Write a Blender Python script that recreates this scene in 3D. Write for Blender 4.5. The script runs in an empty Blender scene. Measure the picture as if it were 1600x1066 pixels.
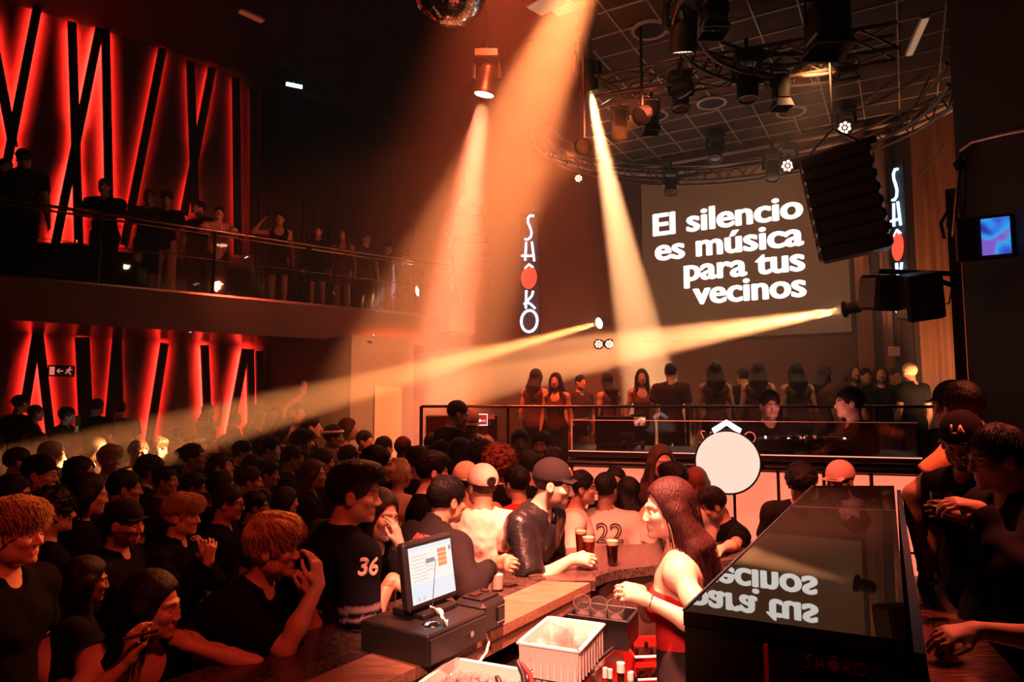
import bpy, math, random
import numpy as np
from mathutils import Vector, Matrix, Euler
R = math.radians
sc = bpy.context.scene
col = sc.collection

# ---------------------------------------------------------------- camera
F_PX = 1600 * 24 / 36
PITCH = math.atan((627 - 533) / F_PX)
EYE = 2.05
cam_d = bpy.data.cameras.new('camera')
cam_d.lens = 24; cam_d.sensor_width = 36; cam_d.clip_start = 0.05; cam_d.clip_end = 100
cam = bpy.data.objects.new('camera', cam_d); col.objects.link(cam)
cam.location = (0, 0, EYE); cam.rotation_euler = (math.pi / 2 + PITCH, 0, 0)
sc.camera = cam

# ---------------------------------------------------------------- world, exposure
w = bpy.data.worlds.new('world'); sc.world = w; w.use_nodes = True
w.node_tree.nodes['Background'].inputs[0].default_value = (0.02, 0.008, 0.006, 1)
w.node_tree.nodes['Background'].inputs[1].default_value = 0.03
sc.view_settings.view_transform = 'Standard'; sc.view_settings.look = 'None'
sc.view_settings.gamma = 1; sc.view_settings.use_curve_mapping = False
sc.view_settings.exposure = 0.0
cy = sc.cycles
cy.use_denoising = True; cy.denoiser = 'OPENIMAGEDENOISE'
cy.max_bounces = 5; cy.diffuse_bounces = 2; cy.glossy_bounces = 3; cy.transmission_bounces = 5
cy.transparent_max_bounces = 10; cy.volume_bounces = 0
cy.sample_clamp_indirect = 4.0; cy.caustics_reflective = False; cy.caustics_refractive = False
cy.use_adaptive_sampling = True; cy.adaptive_threshold = 0.08

# ---------------------------------------------------------------- pixel -> place
def ray(px, py):
    x = (px - 800) / F_PX; v = (533 - py) / F_PX
    return Vector((x, math.cos(PITCH) - v * math.sin(PITCH), math.sin(PITCH) + v * math.cos(PITCH)))
def P(px, py, Y):
    r = ray(px, py); return Vector((0, 0, EYE)) + r * (Y / r.y)
def Z(px, py, z):
    r = ray(px, py); return Vector((0, 0, EYE)) + r * ((z - EYE) / r.z)
def PL(px, py, p0, d, off=0.0):
    n = Vector((d[1], -d[0], 0)).normalized()          # plan normal
    r = ray(px, py); q = Vector((p0[0], p0[1], 0)) + n * off
    k = q.dot(n) / r.dot(n)
    return Vector((0, 0, EYE)) + r * k

# ---------------------------------------------------------------- large lights of the room
def spot(name, loc, target, power, color, angle, blend=0.15, size=0.05, parent=None):
    l = bpy.data.lights.new(name, 'SPOT'); l.energy = power; l.color = color
    l.spot_size = R(angle); l.spot_blend = blend; l.shadow_soft_size = size
    o = bpy.data.objects.new(name, l); col.objects.link(o)
    o.location = loc
    o.rotation_euler = (Vector(target) - Vector(loc)).to_track_quat('-Z', 'Y').to_euler()
    return o
def area(name, loc, target, power, color, sx, sy):
    l = bpy.data.lights.new(name, 'AREA'); l.energy = power; l.color = color
    l.shape = 'RECTANGLE'; l.size = sx; l.size_y = sy
    o = bpy.data.objects.new(name, l); col.objects.link(o); o.location = loc
    o.rotation_euler = (Vector(target) - Vector(loc)).to_track_quat('-Z', 'Y').to_euler()
    return o

# ---------------------------------------------------------------- materials
MATS = {}
def mat(name, color=(.5, .5, .5), rough=.6, metal=0., emit=None, estr=0., objcol=False, noise=0., nscale=20., bump=0., bscale=60., trans=0., alpha=None, ior=1.45, spec=.5, tint=False, coat=0., stretch=None):
    m = bpy.data.materials.new(name); MATS[name] = m; m.use_nodes = True
    nt = m.node_tree; b = nt.nodes['Principled BSDF']
    b.inputs['Roughness'].default_value = rough; b.inputs['Metallic'].default_value = metal
    b.inputs['IOR'].default_value = ior; b.inputs['Specular IOR Level'].default_value = spec
    b.inputs['Transmission Weight'].default_value = trans
    b.inputs['Coat Weight'].default_value = coat
    src = None
    if objcol:
        n = nt.nodes.new('ShaderNodeObjectInfo'); src = n.outputs['Color']
    else:
        n = nt.nodes.new('ShaderNodeRGB'); n.outputs[0].default_value = (*color, 1); src = n.outputs[0]
    def mul(a, bb, fac=1.0):
        x = nt.nodes.new('ShaderNodeMix'); x.data_type = 'RGBA'; x.blend_type = 'MULTIPLY'
        x.inputs[0].default_value = fac
        nt.links.new(a, x.inputs[6]); nt.links.new(bb, x.inputs[7]); return x.outputs[2]
    if tint:
        at = nt.nodes.new('ShaderNodeAttribute'); at.attribute_name = 'tint'
        src = mul(src, at.outputs['Color'])
    tc = nt.nodes.new('ShaderNodeTexCoord')
    vec = tc.outputs['Object']
    if stretch:
        mp = nt.nodes.new('ShaderNodeMapping'); mp.inputs['Scale'].default_value = stretch
        nt.links.new(vec, mp.inputs[0]); vec = mp.outputs[0]
    if noise:
        nz = nt.nodes.new('ShaderNodeTexNoise'); nz.inputs['Scale'].default_value = nscale; nz.inputs['Detail'].default_value = 4
        nt.links.new(vec, nz.inputs['Vector'])
        rp = nt.nodes.new('ShaderNodeMapRange'); rp.inputs[1].default_value = .3; rp.inputs[2].default_value = .7
        rp.inputs[3].default_value = 1 - noise; rp.inputs[4].default_value = 1 + noise * .4
        nt.links.new(nz.outputs[0], rp.inputs[0])
        src = mul(src, rp.outputs[0])
    nt.links.new(src, b.inputs['Base Color'])
    if bump:
        nb = nt.nodes.new('ShaderNodeTexNoise'); nb.inputs['Scale'].default_value = bscale; nb.inputs['Detail'].default_value = 3
        nt.links.new(vec, nb.inputs['Vector'])
        bp = nt.nodes.new('ShaderNodeBump'); bp.inputs['Strength'].default_value = bump; bp.inputs['Distance'].default_value = .01
        nt.links.new(nb.outputs[0], bp.inputs['Height']); nt.links.new(bp.outputs[0], b.inputs['Normal'])
    if emit:
        b.inputs['Emission Color'].default_value = (*emit, 1); b.inputs['Emission Strength'].default_value = estr
    return m
def emitter(name, color, strength):
    return mat(name, (.02, .02, .02), .4, emit=color, estr=strength)
def glassmat(name, color=(.9, .9, .9), tr=.85, rough=.02, haze=0.0):
    m = bpy.data.materials.new(name); MATS[name] = m; m.use_nodes = True
    nt = m.node_tree; nt.nodes.remove(nt.nodes['Principled BSDF'])
    t = nt.nodes.new('ShaderNodeBsdfTransparent'); t.inputs[0].default_value = (*color, 1)
    g = nt.nodes.new('ShaderNodeBsdfGlossy'); g.inputs[1].default_value = rough
    lwt = nt.nodes.new('ShaderNodeLayerWeight'); lwt.inputs[0].default_value = .5
    pw_ = nt.nodes.new('ShaderNodeMath'); pw_.operation = 'POWER'; pw_.inputs[1].default_value = 4; nt.links.new(lwt.outputs['Facing'], pw_.inputs[0])
    fr = nt.nodes.new('ShaderNodeMath'); fr.operation = 'MULTIPLY_ADD'; fr.inputs[1].default_value = .75; fr.inputs[2].default_value = .045; nt.links.new(pw_.outputs[0], fr.inputs[0])
    mx = nt.nodes.new('ShaderNodeMixShader'); nt.links.new(fr.outputs[0], mx.inputs[0])
    nt.links.new(t.outputs[0], mx.inputs[1]); nt.links.new(g.outputs[0], mx.inputs[2])
    if haze:  # pale diffuse share, stands in for highlights on clear glass
        df = nt.nodes.new('ShaderNodeBsdfDiffuse'); df.inputs[0].default_value = (.85, .82, .8, 1); m2 = nt.nodes.new('ShaderNodeMixShader'); m2.inputs[0].default_value = haze
        nt.links.new(mx.outputs[0], m2.inputs[1]); nt.links.new(df.outputs[0], m2.inputs[2]); mx = m2
    nt.links.new(mx.outputs[0], nt.nodes['Material Output'].inputs[0])
    return m

mat('dark_plaster', (.035, .018, .015), .75, noise=.3, nscale=3)
mat('wall_panel', (.05, .02, .016), .55, noise=.3, nscale=2)
mat('led_wall', (.10, .03, .025), .6, noise=.2, nscale=4)
mat('soffit', (.06, .02, .018), .25, noise=.2, nscale=3)
mat('fascia', (.11, .030, .024), .5, noise=.2, nscale=2.5)
mat('floor_dark', (.03, .016, .014), .35, noise=.4, nscale=5)
mat('ceiling_dark', (.018, .010, .009), .85, noise=.3, nscale=2)
mat('ceiling_tile', (.085, .055, .04), .85, noise=.25, nscale=6, bump=.3, bscale=120)
mat('tee_bar', (.75, .62, .5), .4)
mat('back_wall', (.11, .046, .028), .6, noise=.25, nscale=1.5)
mat('wood_wall', (.30, .13, .065), .38, noise=.45, nscale=6, stretch=(3, 3, .12))
mat('black_metal', (.015, .013, .013), .4, .3)
mat('black_plastic', (.014, .012, .012), .38, bump=.1, bscale=200)
mat('black_matte', (.012, .010, .010), .8, bump=.2, bscale=150)
mat('grille', (.02, .016, .015), .7, bump=.6, bscale=400)
mat('steel', (.6, .58, .56), .22, 1.0, noise=.2, nscale=8, stretch=(1, 1, 12))
mat('chrome', (.8, .78, .76), .08, 1.0)
mat('rail_metal', (.35, .2, .18), .25, 1.0)
mat('bar_granite', (.07, .045, .038), .22, noise=.9, nscale=90, bump=.08, bscale=150)
mat('bar_wood', (.30, .16, .10), .35, noise=.5, nscale=10, stretch=(1, 9, 9))
mat('bar_front', (.07, .035, .03), .45, noise=.4, nscale=6)
mat('box_gloss', (.010, .007, .005), .008, spec=.8, ior=2.3)
mat('box_body', (.012, .009, .008), .35)
mat('right_counter', (.10, .035, .025), .25, noise=.7, nscale=14, stretch=(1, 6, 1), bump=.15, bscale=60)
mat('white_plastic', (.85, .80, .76), .45)
mat('clear_plastic', (.85, .82, .8), .25, trans=.5)
mat('red_plastic', (.62, .02, .02), .4)
mat('paper', (.85, .78, .72), .8)
mat('fabric', objcol=True, rough=.9, tint=True, bump=.25, bscale=350, spec=.08)
mat('leather', objcol=True, rough=.28, tint=True, bump=.5, bscale=40)
mat('skin', objcol=True, rough=.48, tint=True, bump=.08, bscale=220, spec=.4)
mat('hair', objcol=True, rough=.5, bump=.6, bscale=160, stretch=(1, 1, .15), spec=.25)
mat('plain', objcol=True, rough=.5)
mat('shoe_mat', objcol=True, rough=.5)
glassmat('whitened_glass', (.95, .93, .92), haze=.07); glassmat('glass'); glassmat('rail_glass', (.85, .82, .8)); glassmat('drink_glass', (.93, .9, .88))  # crate glasses: whitish veil in the colour replaces missing highlights
mat('cola', (.02, .004, .002), .1, coat=.3)
mat('beer', (.10, .015, .006), .1)
mat('foam', (.75, .45, .32), .8)
mat('milk', (.85, .72, .66), .5)
mat('ice', (.9, .86, .84), .12, trans=.75, ior=1.31)
mat('mirror_tile', (.85, .8, .78), .12, 1.0)
mat('grout', (.02, .02, .02), .6)

# ---------------------------------------------------------------- mesh builder
class MB:
    def __init__(s): s.v = []; s.f = []; s.m = []; s.mi = 0
    def add(s, vs, fs):
        o = len(s.v); s.v += [tuple(v) for v in vs]; s.f += [tuple(i + o for i in f) for f in fs]; s.m += [s.mi] * len(fs); return s
    def box(s, c, d, rot=None, bev=0.0):
        hx, hy, hz = d[0] / 2, d[1] / 2, d[2] / 2; c = Vector(c)
        M = rot if rot is not None else Matrix.Identity(3)
        if bev <= 0:
            vs = [c + M @ Vector((x * hx, y * hy, z * hz)) for x in (-1, 1) for y in (-1, 1) for z in (-1, 1)]
            fs = [(0, 1, 3, 2), (4, 6, 7, 5), (0, 4, 5, 1), (2, 3, 7, 6), (0, 2, 6, 4), (1, 5, 7, 3)]
            return s.add(vs, fs)
        # bevelled: 24 vertices
        b = min(bev, hx * .49, hy * .49, hz * .49); vs = []; idx = {}
        for x in (-1, 1):
            for y in (-1, 1):
                for z in (-1, 1):
                    for k in range(3):
                        q = [x * (hx - b), y * (hy - b), z * (hz - b)]
                        q[k] = (x * hx, y * hy, z * hz)[k]
                        idx[x, y, z, k] = len(vs); vs.append(c + M @ Vector(q))
        fs = []
        for k in range(3):
            a1, a2 = [(1, 2), (2, 0), (0, 1)][k]
            for sg in (-1, 1):
                loop = []
                for u, t in ((-1, -1), (1, -1), (1, 1), (-1, 1)):
                    q = [0, 0, 0]; q[k] = sg; q[a1] = u; q[a2] = t; loop.append(idx[(*q, k)])
                fs.append(loop if sg > 0 else loop[::-1])
        for k in range(3):
            a1, a2 = [(1, 2), (2, 0), (0, 1)][k]
            for u in (-1, 1):
                for t in (-1, 1):
                    q0 = [0, 0, 0]; q0[k] = -1; q0[a1] = u; q0[a2] = t
                    q1 = list(q0); q1[k] = 1
                    l = [idx[(*q0, a1)], idx[(*q1, a1)], idx[(*q1, a2)], idx[(*q0, a2)]]
                    fs.append(l if u * t < 0 else l[::-1])
        for x in (-1, 1):
            for y in (-1, 1):
                for z in (-1, 1):
                    l = [idx[x, y, z, k] for k in range(3)]
                    fs.append(l if x * y * z > 0 else l[::-1])
        return s.add(vs, fs)
    def frame(s, p0, p1):
        d = (Vector(p1) - Vector(p0)); z = d.normalized()
        x = z.cross(Vector((0, 0, 1)))
        if x.length < 1e-4: x = Vector((1, 0, 0))
        x.normalize(); return x, z.cross(x)
    def cyl(s, p0, p1, r0, r1=None, n=12, cap=True):
        r1 = r0 if r1 is None else r1; p0 = Vector(p0); p1 = Vector(p1); x, y = s.frame(p0, p1); vs = []
        for p, r in ((p0, r0), (p1, r1)):
            for i in range(n):
                a = 2 * math.pi * i / n; vs.append(p + x * (math.cos(a) * r) + y * (math.sin(a) * r))
        fs = [(i, i + n, (i + 1) % n + n, (i + 1) % n)[::-1] for i in range(n)]
        if cap: fs += [tuple(range(n)), tuple(range(n, 2 * n))[::-1]]
        return s.add(vs, fs)
    def tube(s, pts, r, n=8, closed=False, cap=True):
        pts = [Vector(p) for p in pts]; N = len(pts); vs = []; up = None
        for i, p in enumerate(pts):
            a = pts[i - 1] if (i > 0 or closed) else p; b = pts[(i + 1) % N] if (i < N - 1 or closed) else p
            t = (b - a).normalized()
            if up is None:
                up = t.cross(Vector((0, 0, 1)))
                if up.length < .05: up = t.cross(Vector((1, 0, 0)))
            up = (up - t * up.dot(t)).normalized(); q = t.cross(up)
            rr = r[i] if isinstance(r, (list, tuple)) else r
            for k in range(n):
                an = 2 * math.pi * k / n; vs.append(p + up * (math.cos(an) * rr) + q * (math.sin(an) * rr))
        fs = []
        for i in range(N if closed else N - 1):
            j = (i + 1) % N
            for k in range(n):
                fs.append((i * n + k, i * n + (k + 1) % n, j * n + (k + 1) % n, j * n + k))
        if cap and not closed: fs += [tuple(range(n))[::-1], tuple(range((N - 1) * n, N * n))]
        return s.add(vs, fs)
    def lathe(s, prof, c=(0, 0, 0), n=20, M=None):
        c = Vector(c); M = M or Matrix.Identity(3); vs = []; fs = []; k = len(prof)
        for i in range(n):
            a = 2 * math.pi * i / n
            for r, z in prof: vs.append(c + M @ Vector((r * math.cos(a), r * math.sin(a), z)))
        for i in range(n):
            j = (i + 1) % n
            for q in range(k - 1): fs.append((i * k + q, j * k + q, j * k + q + 1, i * k + q + 1))
        return s.add(vs, fs)
    def prism(s, poly, z0, z1):
        n = len(poly); vs = [(x, y, z0) for x, y in poly] + [(x, y, z1) for x, y in poly]
        fs = [tuple(range(n))[::-1], tuple(range(n, 2 * n))] + [(i, (i + 1) % n, (i + 1) % n + n, i + n) for i in range(n)]
        return s.add(vs, fs)
    def slab(s, a, b, z0, z1, th):                        # a wall along a plan line, thickness th to its left
        a = Vector((*a[:2], 0)); b = Vector((*b[:2], 0)); d = (b - a).normalized(); n = Vector((-d.y, d.x, 0)) * th
        return s.prism([(a.x, a.y), (b.x, b.y), ((b + n).x, (b + n).y), ((a + n).x, (a + n).y)], z0, z1)
    def sphere(s, c, r, n=16, m=10, sc_=(1, 1, 1)):
        prof = [(max(1e-4, math.sin(math.pi * i / m)) * r, -math.cos(math.pi * i / m) * r) for i in range(m + 1)]
        M = Matrix.Diagonal(Vector(sc_)); return s.lathe(prof, c, n, M)
    def build(s, name, material, parent=None, smooth=False, color=None, loc=None):
        me = bpy.data.meshes.new(name); me.from_pydata(s.v, [], s.f)
        mats = material if isinstance(material, (list, tuple)) else [material]
        for m in mats: me.materials.append(MATS[m])
        if len(mats) > 1: me.polygons.foreach_set('material_index', s.m)
        if smooth:
            me.shade_smooth() if smooth is True else me.set_sharp_from_angle(angle=R(smooth))
            if smooth is not True: me.polygons.foreach_set('use_smooth', [True] * len(me.polygons))
        me.update(); o = bpy.data.objects.new(name, me); col.objects.link(o)
        if parent is not None: o.parent = parent
        if color: o.color = (*color, 1)
        if loc: o.location = loc
        return o
def tag(o, label=None, cat=None, group=None, kind=None):
    if label: o['label'] = label
    if cat: o['category'] = cat
    if group: o['group'] = group
    if kind: o['kind'] = kind
    return o
def thing(name, label, cat, loc=(0, 0, 0), rz=0.0, group=None):
    o = bpy.data.objects.new(name, None); col.objects.link(o); o.empty_display_size = .1
    o.location = loc; o.rotation_euler = (0, 0, rz); return tag(o, label, cat, group)
def struct(name, mb, m, smooth=False):
    return tag(mb.build(name, m, smooth=smooth), kind='structure')
def kids(o): return [c for c in bpy.data.objects if c.parent is o]
def copy_tree(o, parent=None, ch=None):
    if ch is None:
        ch = {}
        for c in bpy.data.objects:
            if c.parent is not None: ch.setdefault(c.parent.name, []).append(c)
    c = o.copy(); col.objects.link(c)
    if parent is not None: c.parent = parent
    for k in ch.get(o.name, []): copy_tree(k, c, ch)
    return c
def rot_to(d, up=(0, 0, 1)):                               # matrix whose local -Z looks along d
    return Vector(d).to_track_quat('-Z', 'Y').to_matrix()
def text_mesh(s, size, bold=0.0, extrude=.004, align='CENTER', shear=0.0, sp=1.0, outline=0.0):
    cu = bpy.data.curves.new('txt', 'FONT'); cu.body = s; cu.size = size; cu.offset = bold; cu.extrude = extrude
    cu.align_x = align; cu.align_y = 'CENTER'; cu.shear = shear; cu.space_character = sp; cu.resolution_u = 4
    if outline: cu.fill_mode = 'NONE'; cu.bevel_depth = outline; cu.bevel_resolution = 1
    o = bpy.data.objects.new('txt', cu); col.objects.link(o)
    bpy.context.view_layer.update()
    me = bpy.data.meshes.new_from_object(o.evaluated_get(bpy.context.evaluated_depsgraph_get()))
    bpy.data.objects.remove(o); bpy.data.curves.remove(cu)
    return me
def text_obj(name, s, size, m, M, parent=None, **kw):
    me = text_mesh(s, size, **kw); me.materials.clear(); me.materials.append(MATS[m])
    o = bpy.data.objects.new(name, me); col.objects.link(o)
    if parent is not None: o.parent = parent
    o.matrix_basis = M
    return o
def plane_matrix(origin, xdir, zdir=(0, 0, 1), scale=1.0):  # local XY on a vertical plane: x along xdir, y up
    x = Vector(xdir).normalized(); y = Vector(zdir); y = (y - x * y.dot(x)).normalized(); n = x.cross(y)
    return Matrix.Translation(origin) @ Matrix((x, y, n)).transposed().to_4x4() @ Matrix.Scale(scale, 4)

# ---------------------------------------------------------------- the room shell
LW0 = Vector((-8.1, 10.6, 0)); LWD = Vector((.769, .639, 0)); LWN = Vector((.639, -.769, 0))      # left wall, into the room
BW0 = Vector((3.19, 10.0, 0)); BWD = Vector((.86, -.51, 0)).normalized(); BWN = Vector((-.51, -.86, 0)).normalized()
def lw(t, off=0.0, z=0.0): p = LW0 + LWD * t + LWN * off; return Vector((p.x, p.y, z))
def bw(s, off=0.0, z=0.0): p = BW0 + BWD * s + BWN * off; return Vector((p.x, p.y, z))
CORN = Vector((-2.25, 15.5, 0)); BEND = bw(-3.4)
H_HALL, H_STAGE = 8.5, 5.85
struct('floor', MB().prism([(-16, -3), (7, -3), (7, 17), (-16, 17)], -.2, 0), 'floor_dark')
struct('ceiling', MB().prism([(-16, -3), (7, -3), (7, 17), (-16, 17)], H_HALL, H_HALL + .2), 'ceiling_dark')
struct('wall_left', MB().slab(lw(-11), CORN + LWD * .4, 0, H_HALL, .25), 'led_wall')
struct('wall_rear', MB().slab(CORN, BEND, 0, H_HALL, .2), 'back_wall')
struct('wall_stage', MB().slab(BEND, bw(2.55), 0, H_HALL, .2), 'back_wall')
mb = MB(); pts = []
for i in range(13):
    a = i / 12; c = bw(2.55); pts.append((c.x + .75 * math.sin(a * 1.45), c.y - 2.6 * (1 - math.cos(a * 1.35)) - .12 * a))
outer = [(x + .2, y + .1) for x, y in pts]
for i in range(12): mb.prism([pts[i], pts[i + 1], outer[i + 1], outer[i]], 0, H_STAGE)
struct('wall_curved', mb, 'wood_wall')
struct('wall_right', MB().slab((5.0, -2.5), (4.62, 6.1), 0, H_HALL, -.2), 'dark_plaster')
struct('wall_behind', MB().slab((7, -2.6), (-16, -2.6), 0, H_HALL, -.2), 'dark_plaster')
# lowered ceiling of laid-in tiles over the stage
GA = Vector((.5, .866, 0)); GB = Vector((.866, -.5, 0))
st_poly = [(.45, 3.2), (6.4, 3.2), (6.4, 8.6), (bw(1.5).x, bw(1.5).y), (bw(-2.25).x, bw(-2.25).y)]
struct('ceiling_stage', MB().prism(st_poly, H_STAGE, H_STAGE + .06), 'ceiling_tile')
struct('wall_bulkhead', MB().slab((.45, 3.2), (bw(-2.25).x, bw(-2.25).y), H_STAGE - .05, H_HALL, .12), 'dark_plaster')
mb = MB()
def inside(x, y):
    r = False; n = len(st_poly)
    for i in range(n):
        (x1, y1), (x2, y2) = st_poly[i], st_poly[(i + 1) % n]
        if (y1 > y) != (y2 > y) and x < (x2 - x1) * (y - y1) / (y2 - y1) + x1: r = not r
    return r
G0 = Vector((2.19, 6.1, 0)); GS = .41
for D, E_ in ((GA, GB), (GB, GA)):
    for k in range(-14, 15):
        run = []
        for q in range(-60, 61):
            p = G0 + E_ * (k * GS) + D * (q * .12)
            if inside(p.x, p.y): run.append(p)
        if len(run) > 2:
            c = (run[0] + run[-1]) / 2; L = (run[-1] - run[0]).length
            M = Matrix((D, Vector((-D.y, D.x, 0)), Vector((0, 0, 1)))).transposed()
            mb.box((c.x, c.y, H_STAGE - .006), (L, .014, .012), M)
struct('trim_1', mb, 'tee_bar')
# cove edge: the curved step at the rim of the lowered ceiling
RC = Vector((2.45, 7.45, 0))
def ring_pts(rad, z, a0, a1, n=40): return [RC + Vector((math.cos(R(a0 + (a1 - a0) * i / n)) * rad, math.sin(R(a0 + (a1 - a0) * i / n)) * rad, z)) for i in range(n + 1)]
# balcony slab, its fascia and the soffit
BC = lw(7.27, 2.35)                                       # corner where the balcony turns
BE = Vector((-1.75, 15.2, 0))
bal = [lw(-11), lw(-11, 2.35), BC, BE, CORN]
struct('floor_balcony', MB().prism([(p.x, p.y) for p in bal], 3.12, 3.6), 'soffit')
mb = MB(); mb.slab(lw(-11, 2.35), BC, 3.10, 3.66, -.05); mb.slab(BC, BE, 3.10, 3.66, -.05)
struct('trim_2', mb, 'fascia')
struct('floor_step', MB().prism([(p.x, p.y) for p in (lw(-11, .02), lw(-11, 2.3), lw(4.6, 2.3), lw(4.6, .02))], 0, .42), 'floor_dark')
# raised area behind the DJ booth, DJ floor, raised floor on the right where people crowd the counter
plat = [(-.95, 7.25), (4.55, 6.75), (5.3, 8.5), (bw(-3).x, bw(-3).y), (-.95, 12)]
struct('floor_platform', MB().prism(plat, 0, 1.02), 'floor_dark')
struct('trim_3', MB().slab((4.55, 6.73), (-.95, 7.23), .0, 1.04, -.04), 'fascia')
struct('floor_booth', MB().prism([(.5, 5.55), (2.85, 4.85), (3.3, 6.4), (.8, 6.9)], 0, .45), 'floor_dark')
struct('floor_right', MB().prism([(1.55, 1.0), (4.6, .4), (4.6, 4.9), (2.9, 4.4), (2.0, 3.75)], 0, .26), 'floor_dark')
# column at the far end of the balcony, dark pillars on the right
def bpanel(nm, x0, x1, m, off=.03):
    struct(nm, MB().slab(PL(x0, 400, BW0, BWD, off), PL(x1, 400, BW0, BWD, off), 0, H_STAGE, -off * .9 if False else .02), m)
for i, (x0, x1, m, off) in enumerate(((1334, 1359, 'wood_wall', .04), (1360, 1373, 'dark_plaster', .10), (1374, 1391, 'wood_wall', .04), (1392, 1402, 'dark_plaster', .10), (1403, 1421, 'dark_plaster', .04), (1422, 1430, 'dark_plaster', .10), (1431, 1456, 'wood_wall', .04))): bpanel('wall_panel_%d' % (i + 1), x0, x1, m, off)
struct('wall_under', MB().slab(PL(410, 600, LW0, LWD, .05), P(548, 600, 11.06), 0, 3.12, .1), 'black_matte')
a_, b_ = P(1508, 500, 5.75), P(1680, 500, 4.3)
struct('wall_gallery', MB().slab(a_, b_, 0, H_STAGE, .12), 'black_matte')
struct('column_1', MB().slab(P(548, 600, 11.05), P(646, 600, 11.6), 0, 3.12, .3), 'black_matte')
struct('column_2', MB().prism([(P(1488, 500, 5.85).x, 5.85), (P(1507, 500, 5.8).x, 5.8), (P(1507, 500, 6.1).x, 6.1), (P(1488, 500, 6.1).x, 6.1)], 0, 3.9), 'dark_plaster')

# door of pale wood under the far end of the balcony
mat('door_grey', (.06, .045, .035), .5)
d0 = P(584, 640, 11.21); d1 = P(626, 640, 11.43)
dr = tag(MB().slab(d0, d1, .02, 2.28, -.05).build('door_1', 'door_grey'), kind='structure')

# ---------------------------------------------------------------- LED-lit slanted posts on the left wall
for nm, s_ in (('led_hot', 170.), ('led_mid', 34.), ('led_low', 14.), ('led_faint', 2.)): emitter(nm, (1, .035, .022), s_)
emitter('led_warm', (1, .05, .03), 230.)
def post(a, b, kind, side=0, wdt=.125, label='', group=''):
    A = PL(*a, LW0, LWD, 0.0); B = PL(*b, LW0, LWD, 0.0)
    d = (B - A).normalized(); x = LWN.cross(d).normalized(); M = Matrix((x, LWN, d)).transposed(); L = (B - A).length; c = (A + B) / 2
    t = thing('wall_post', label, 'post', (A.x, A.y, min(A.z, B.z)), group=group)
    inv = Matrix.Translation(-Vector(t.location))
    mb = MB().box(inv @ (c + LWN * .12), (wdt, .06, L), M)               # a channel: face plate and two lips that shade the strip behind it
    for s in (-1, 1): mb.box(inv @ (c + LWN * .0715 + x * (s * (wdt / 2 - .004))), (.008, .043, L), M)
    mb.build('beam', 'black_matte', t)
    if kind:
        MB().box(inv @ (c + LWN * .084), (wdt * .82, .01, L * .985), M).build('led_strip', kind, t)
    return t
UG = 'slanted posts of the upper wall behind the balcony'; LG = 'slanted posts of the lower wall under the balcony'
up = [((62, -8), (2, 300), 'led_hot', 'slanted dark post backlit bright red, first whole one on the balcony wall'),
      ((-20, 20), (20, 232), 'led_hot', 'dark backlit balcony post at the picture edge, meeting the first slanted post in a V'),
      ((111, 40), (122, 392), 'led_hot', 'near upright backlit balcony wall post crossed by a slanted one, left of the pair'),
      ((154, 48), (85, 385), 'led_warm', 'slanted backlit balcony wall post crossing an upright one, with the widest red glow'),
      ((163, 50), (170, 392), 'led_hot', 'upright red-edged balcony wall post behind the lone standing man in black'),
      ((252, 80), (192, 385), 'led_mid', 'long slanted balcony wall post with one thin red edge, above two men in dark shirts'),
      ((295, 100), (303, 335), 'led_low', 'near upright balcony wall post with a faint red edge, upright of a dim crossing pair'),
      ((329, 110), (285, 338), 'led_mid', 'slanted balcony wall post of the dim crossing pair, red only near its foot'),
      ((366, 125), (369, 400), 'led_low', 'upright balcony wall post with one hair-thin red line, near the man in the pale shirt'),
      ((394, 140), (394, 400), 'led_faint', 'last and darkest upright post of the balcony wall beside the dark drapes')]
for a, b, k, l in up: post(a, b, k, label=l, group=UG)
lo = [((57, 520), (37, 640), 'led_hot', 'lower wall post leaning left from the top of an inverted V, beside the exit sign'),
      ((59, 520), (79, 690), 'led_hot', 'lower wall post leaning right from the top of an inverted V, beside the exit sign'),
      ((127, 528), (133, 670), 'led_mid', 'broad upright lower wall post just right of the exit sign'),
      ((181, 528), (169, 660), 'led_mid', 'lower wall post leaning left in a narrow inverted V, above two dark heads'),
      ((181, 528), (185, 660), 'led_mid', 'upright lower wall post of the narrow inverted V above two dark heads'),
      ((255, 537), (231, 690), 'led_hot', 'single long slanted lower wall post with orange-red glow between two dark panels'),
      ((317, 540), (322, 660), 'led_warm', 'upright lower wall post right above the long-haired woman raising a hand'),
      ((381, 546), (356, 680), 'led_warm', 'slanted lower wall post where the low orange light beam ends'),
      ((388, 546), (390, 680), 'led_hot', 'upright lower wall post beside the slanted one at the end of the beam'),
      ((402, 549), (404, 660), 'led_mid', 'last upright lower wall post, thin, next to the dark column')]
for i, (a, b, k, l) in enumerate(lo): post(a, b, k, label=l, group=LG, wdt=.2 if i == 2 else .125)
# dark drapes at the right end of the balcony wall
for i, (x0, x1) in enumerate(((404, 470), (474, 540), (544, 612))):
    mb = MB(); A = PL(x0, 300, LW0, LWD, .1); B = PL(x1, 300, LW0, LWD, .1); n = 40; vs = []; fs = []
    for k in range(n + 1):
        p = A.lerp(B, k / n) + LWN * (.045 * math.sin(k * 1.25) + .02 * math.sin(k * .47 + i))
        vs += [(p.x, p.y, 3.62), (p.x, p.y, 8.3)]
    fs = [(2 * k, 2 * k + 2, 2 * k + 3, 2 * k + 1) for k in range(n)]
    mb.add(vs, fs)
    o = mb.build('wall_drape', 'wall_panel', smooth=True); mod = o.modifiers.new('thick', 'SOLIDIFY'); mod.thickness = .02
    tag(o, ('dark pleated wall drape beside the last lit balcony post', 'middle one of three dark pleated drapes behind the balcony', 'dark pleated drape at the far end of the balcony wall')[i], 'drape', 'dark drapes behind the balcony')
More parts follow.
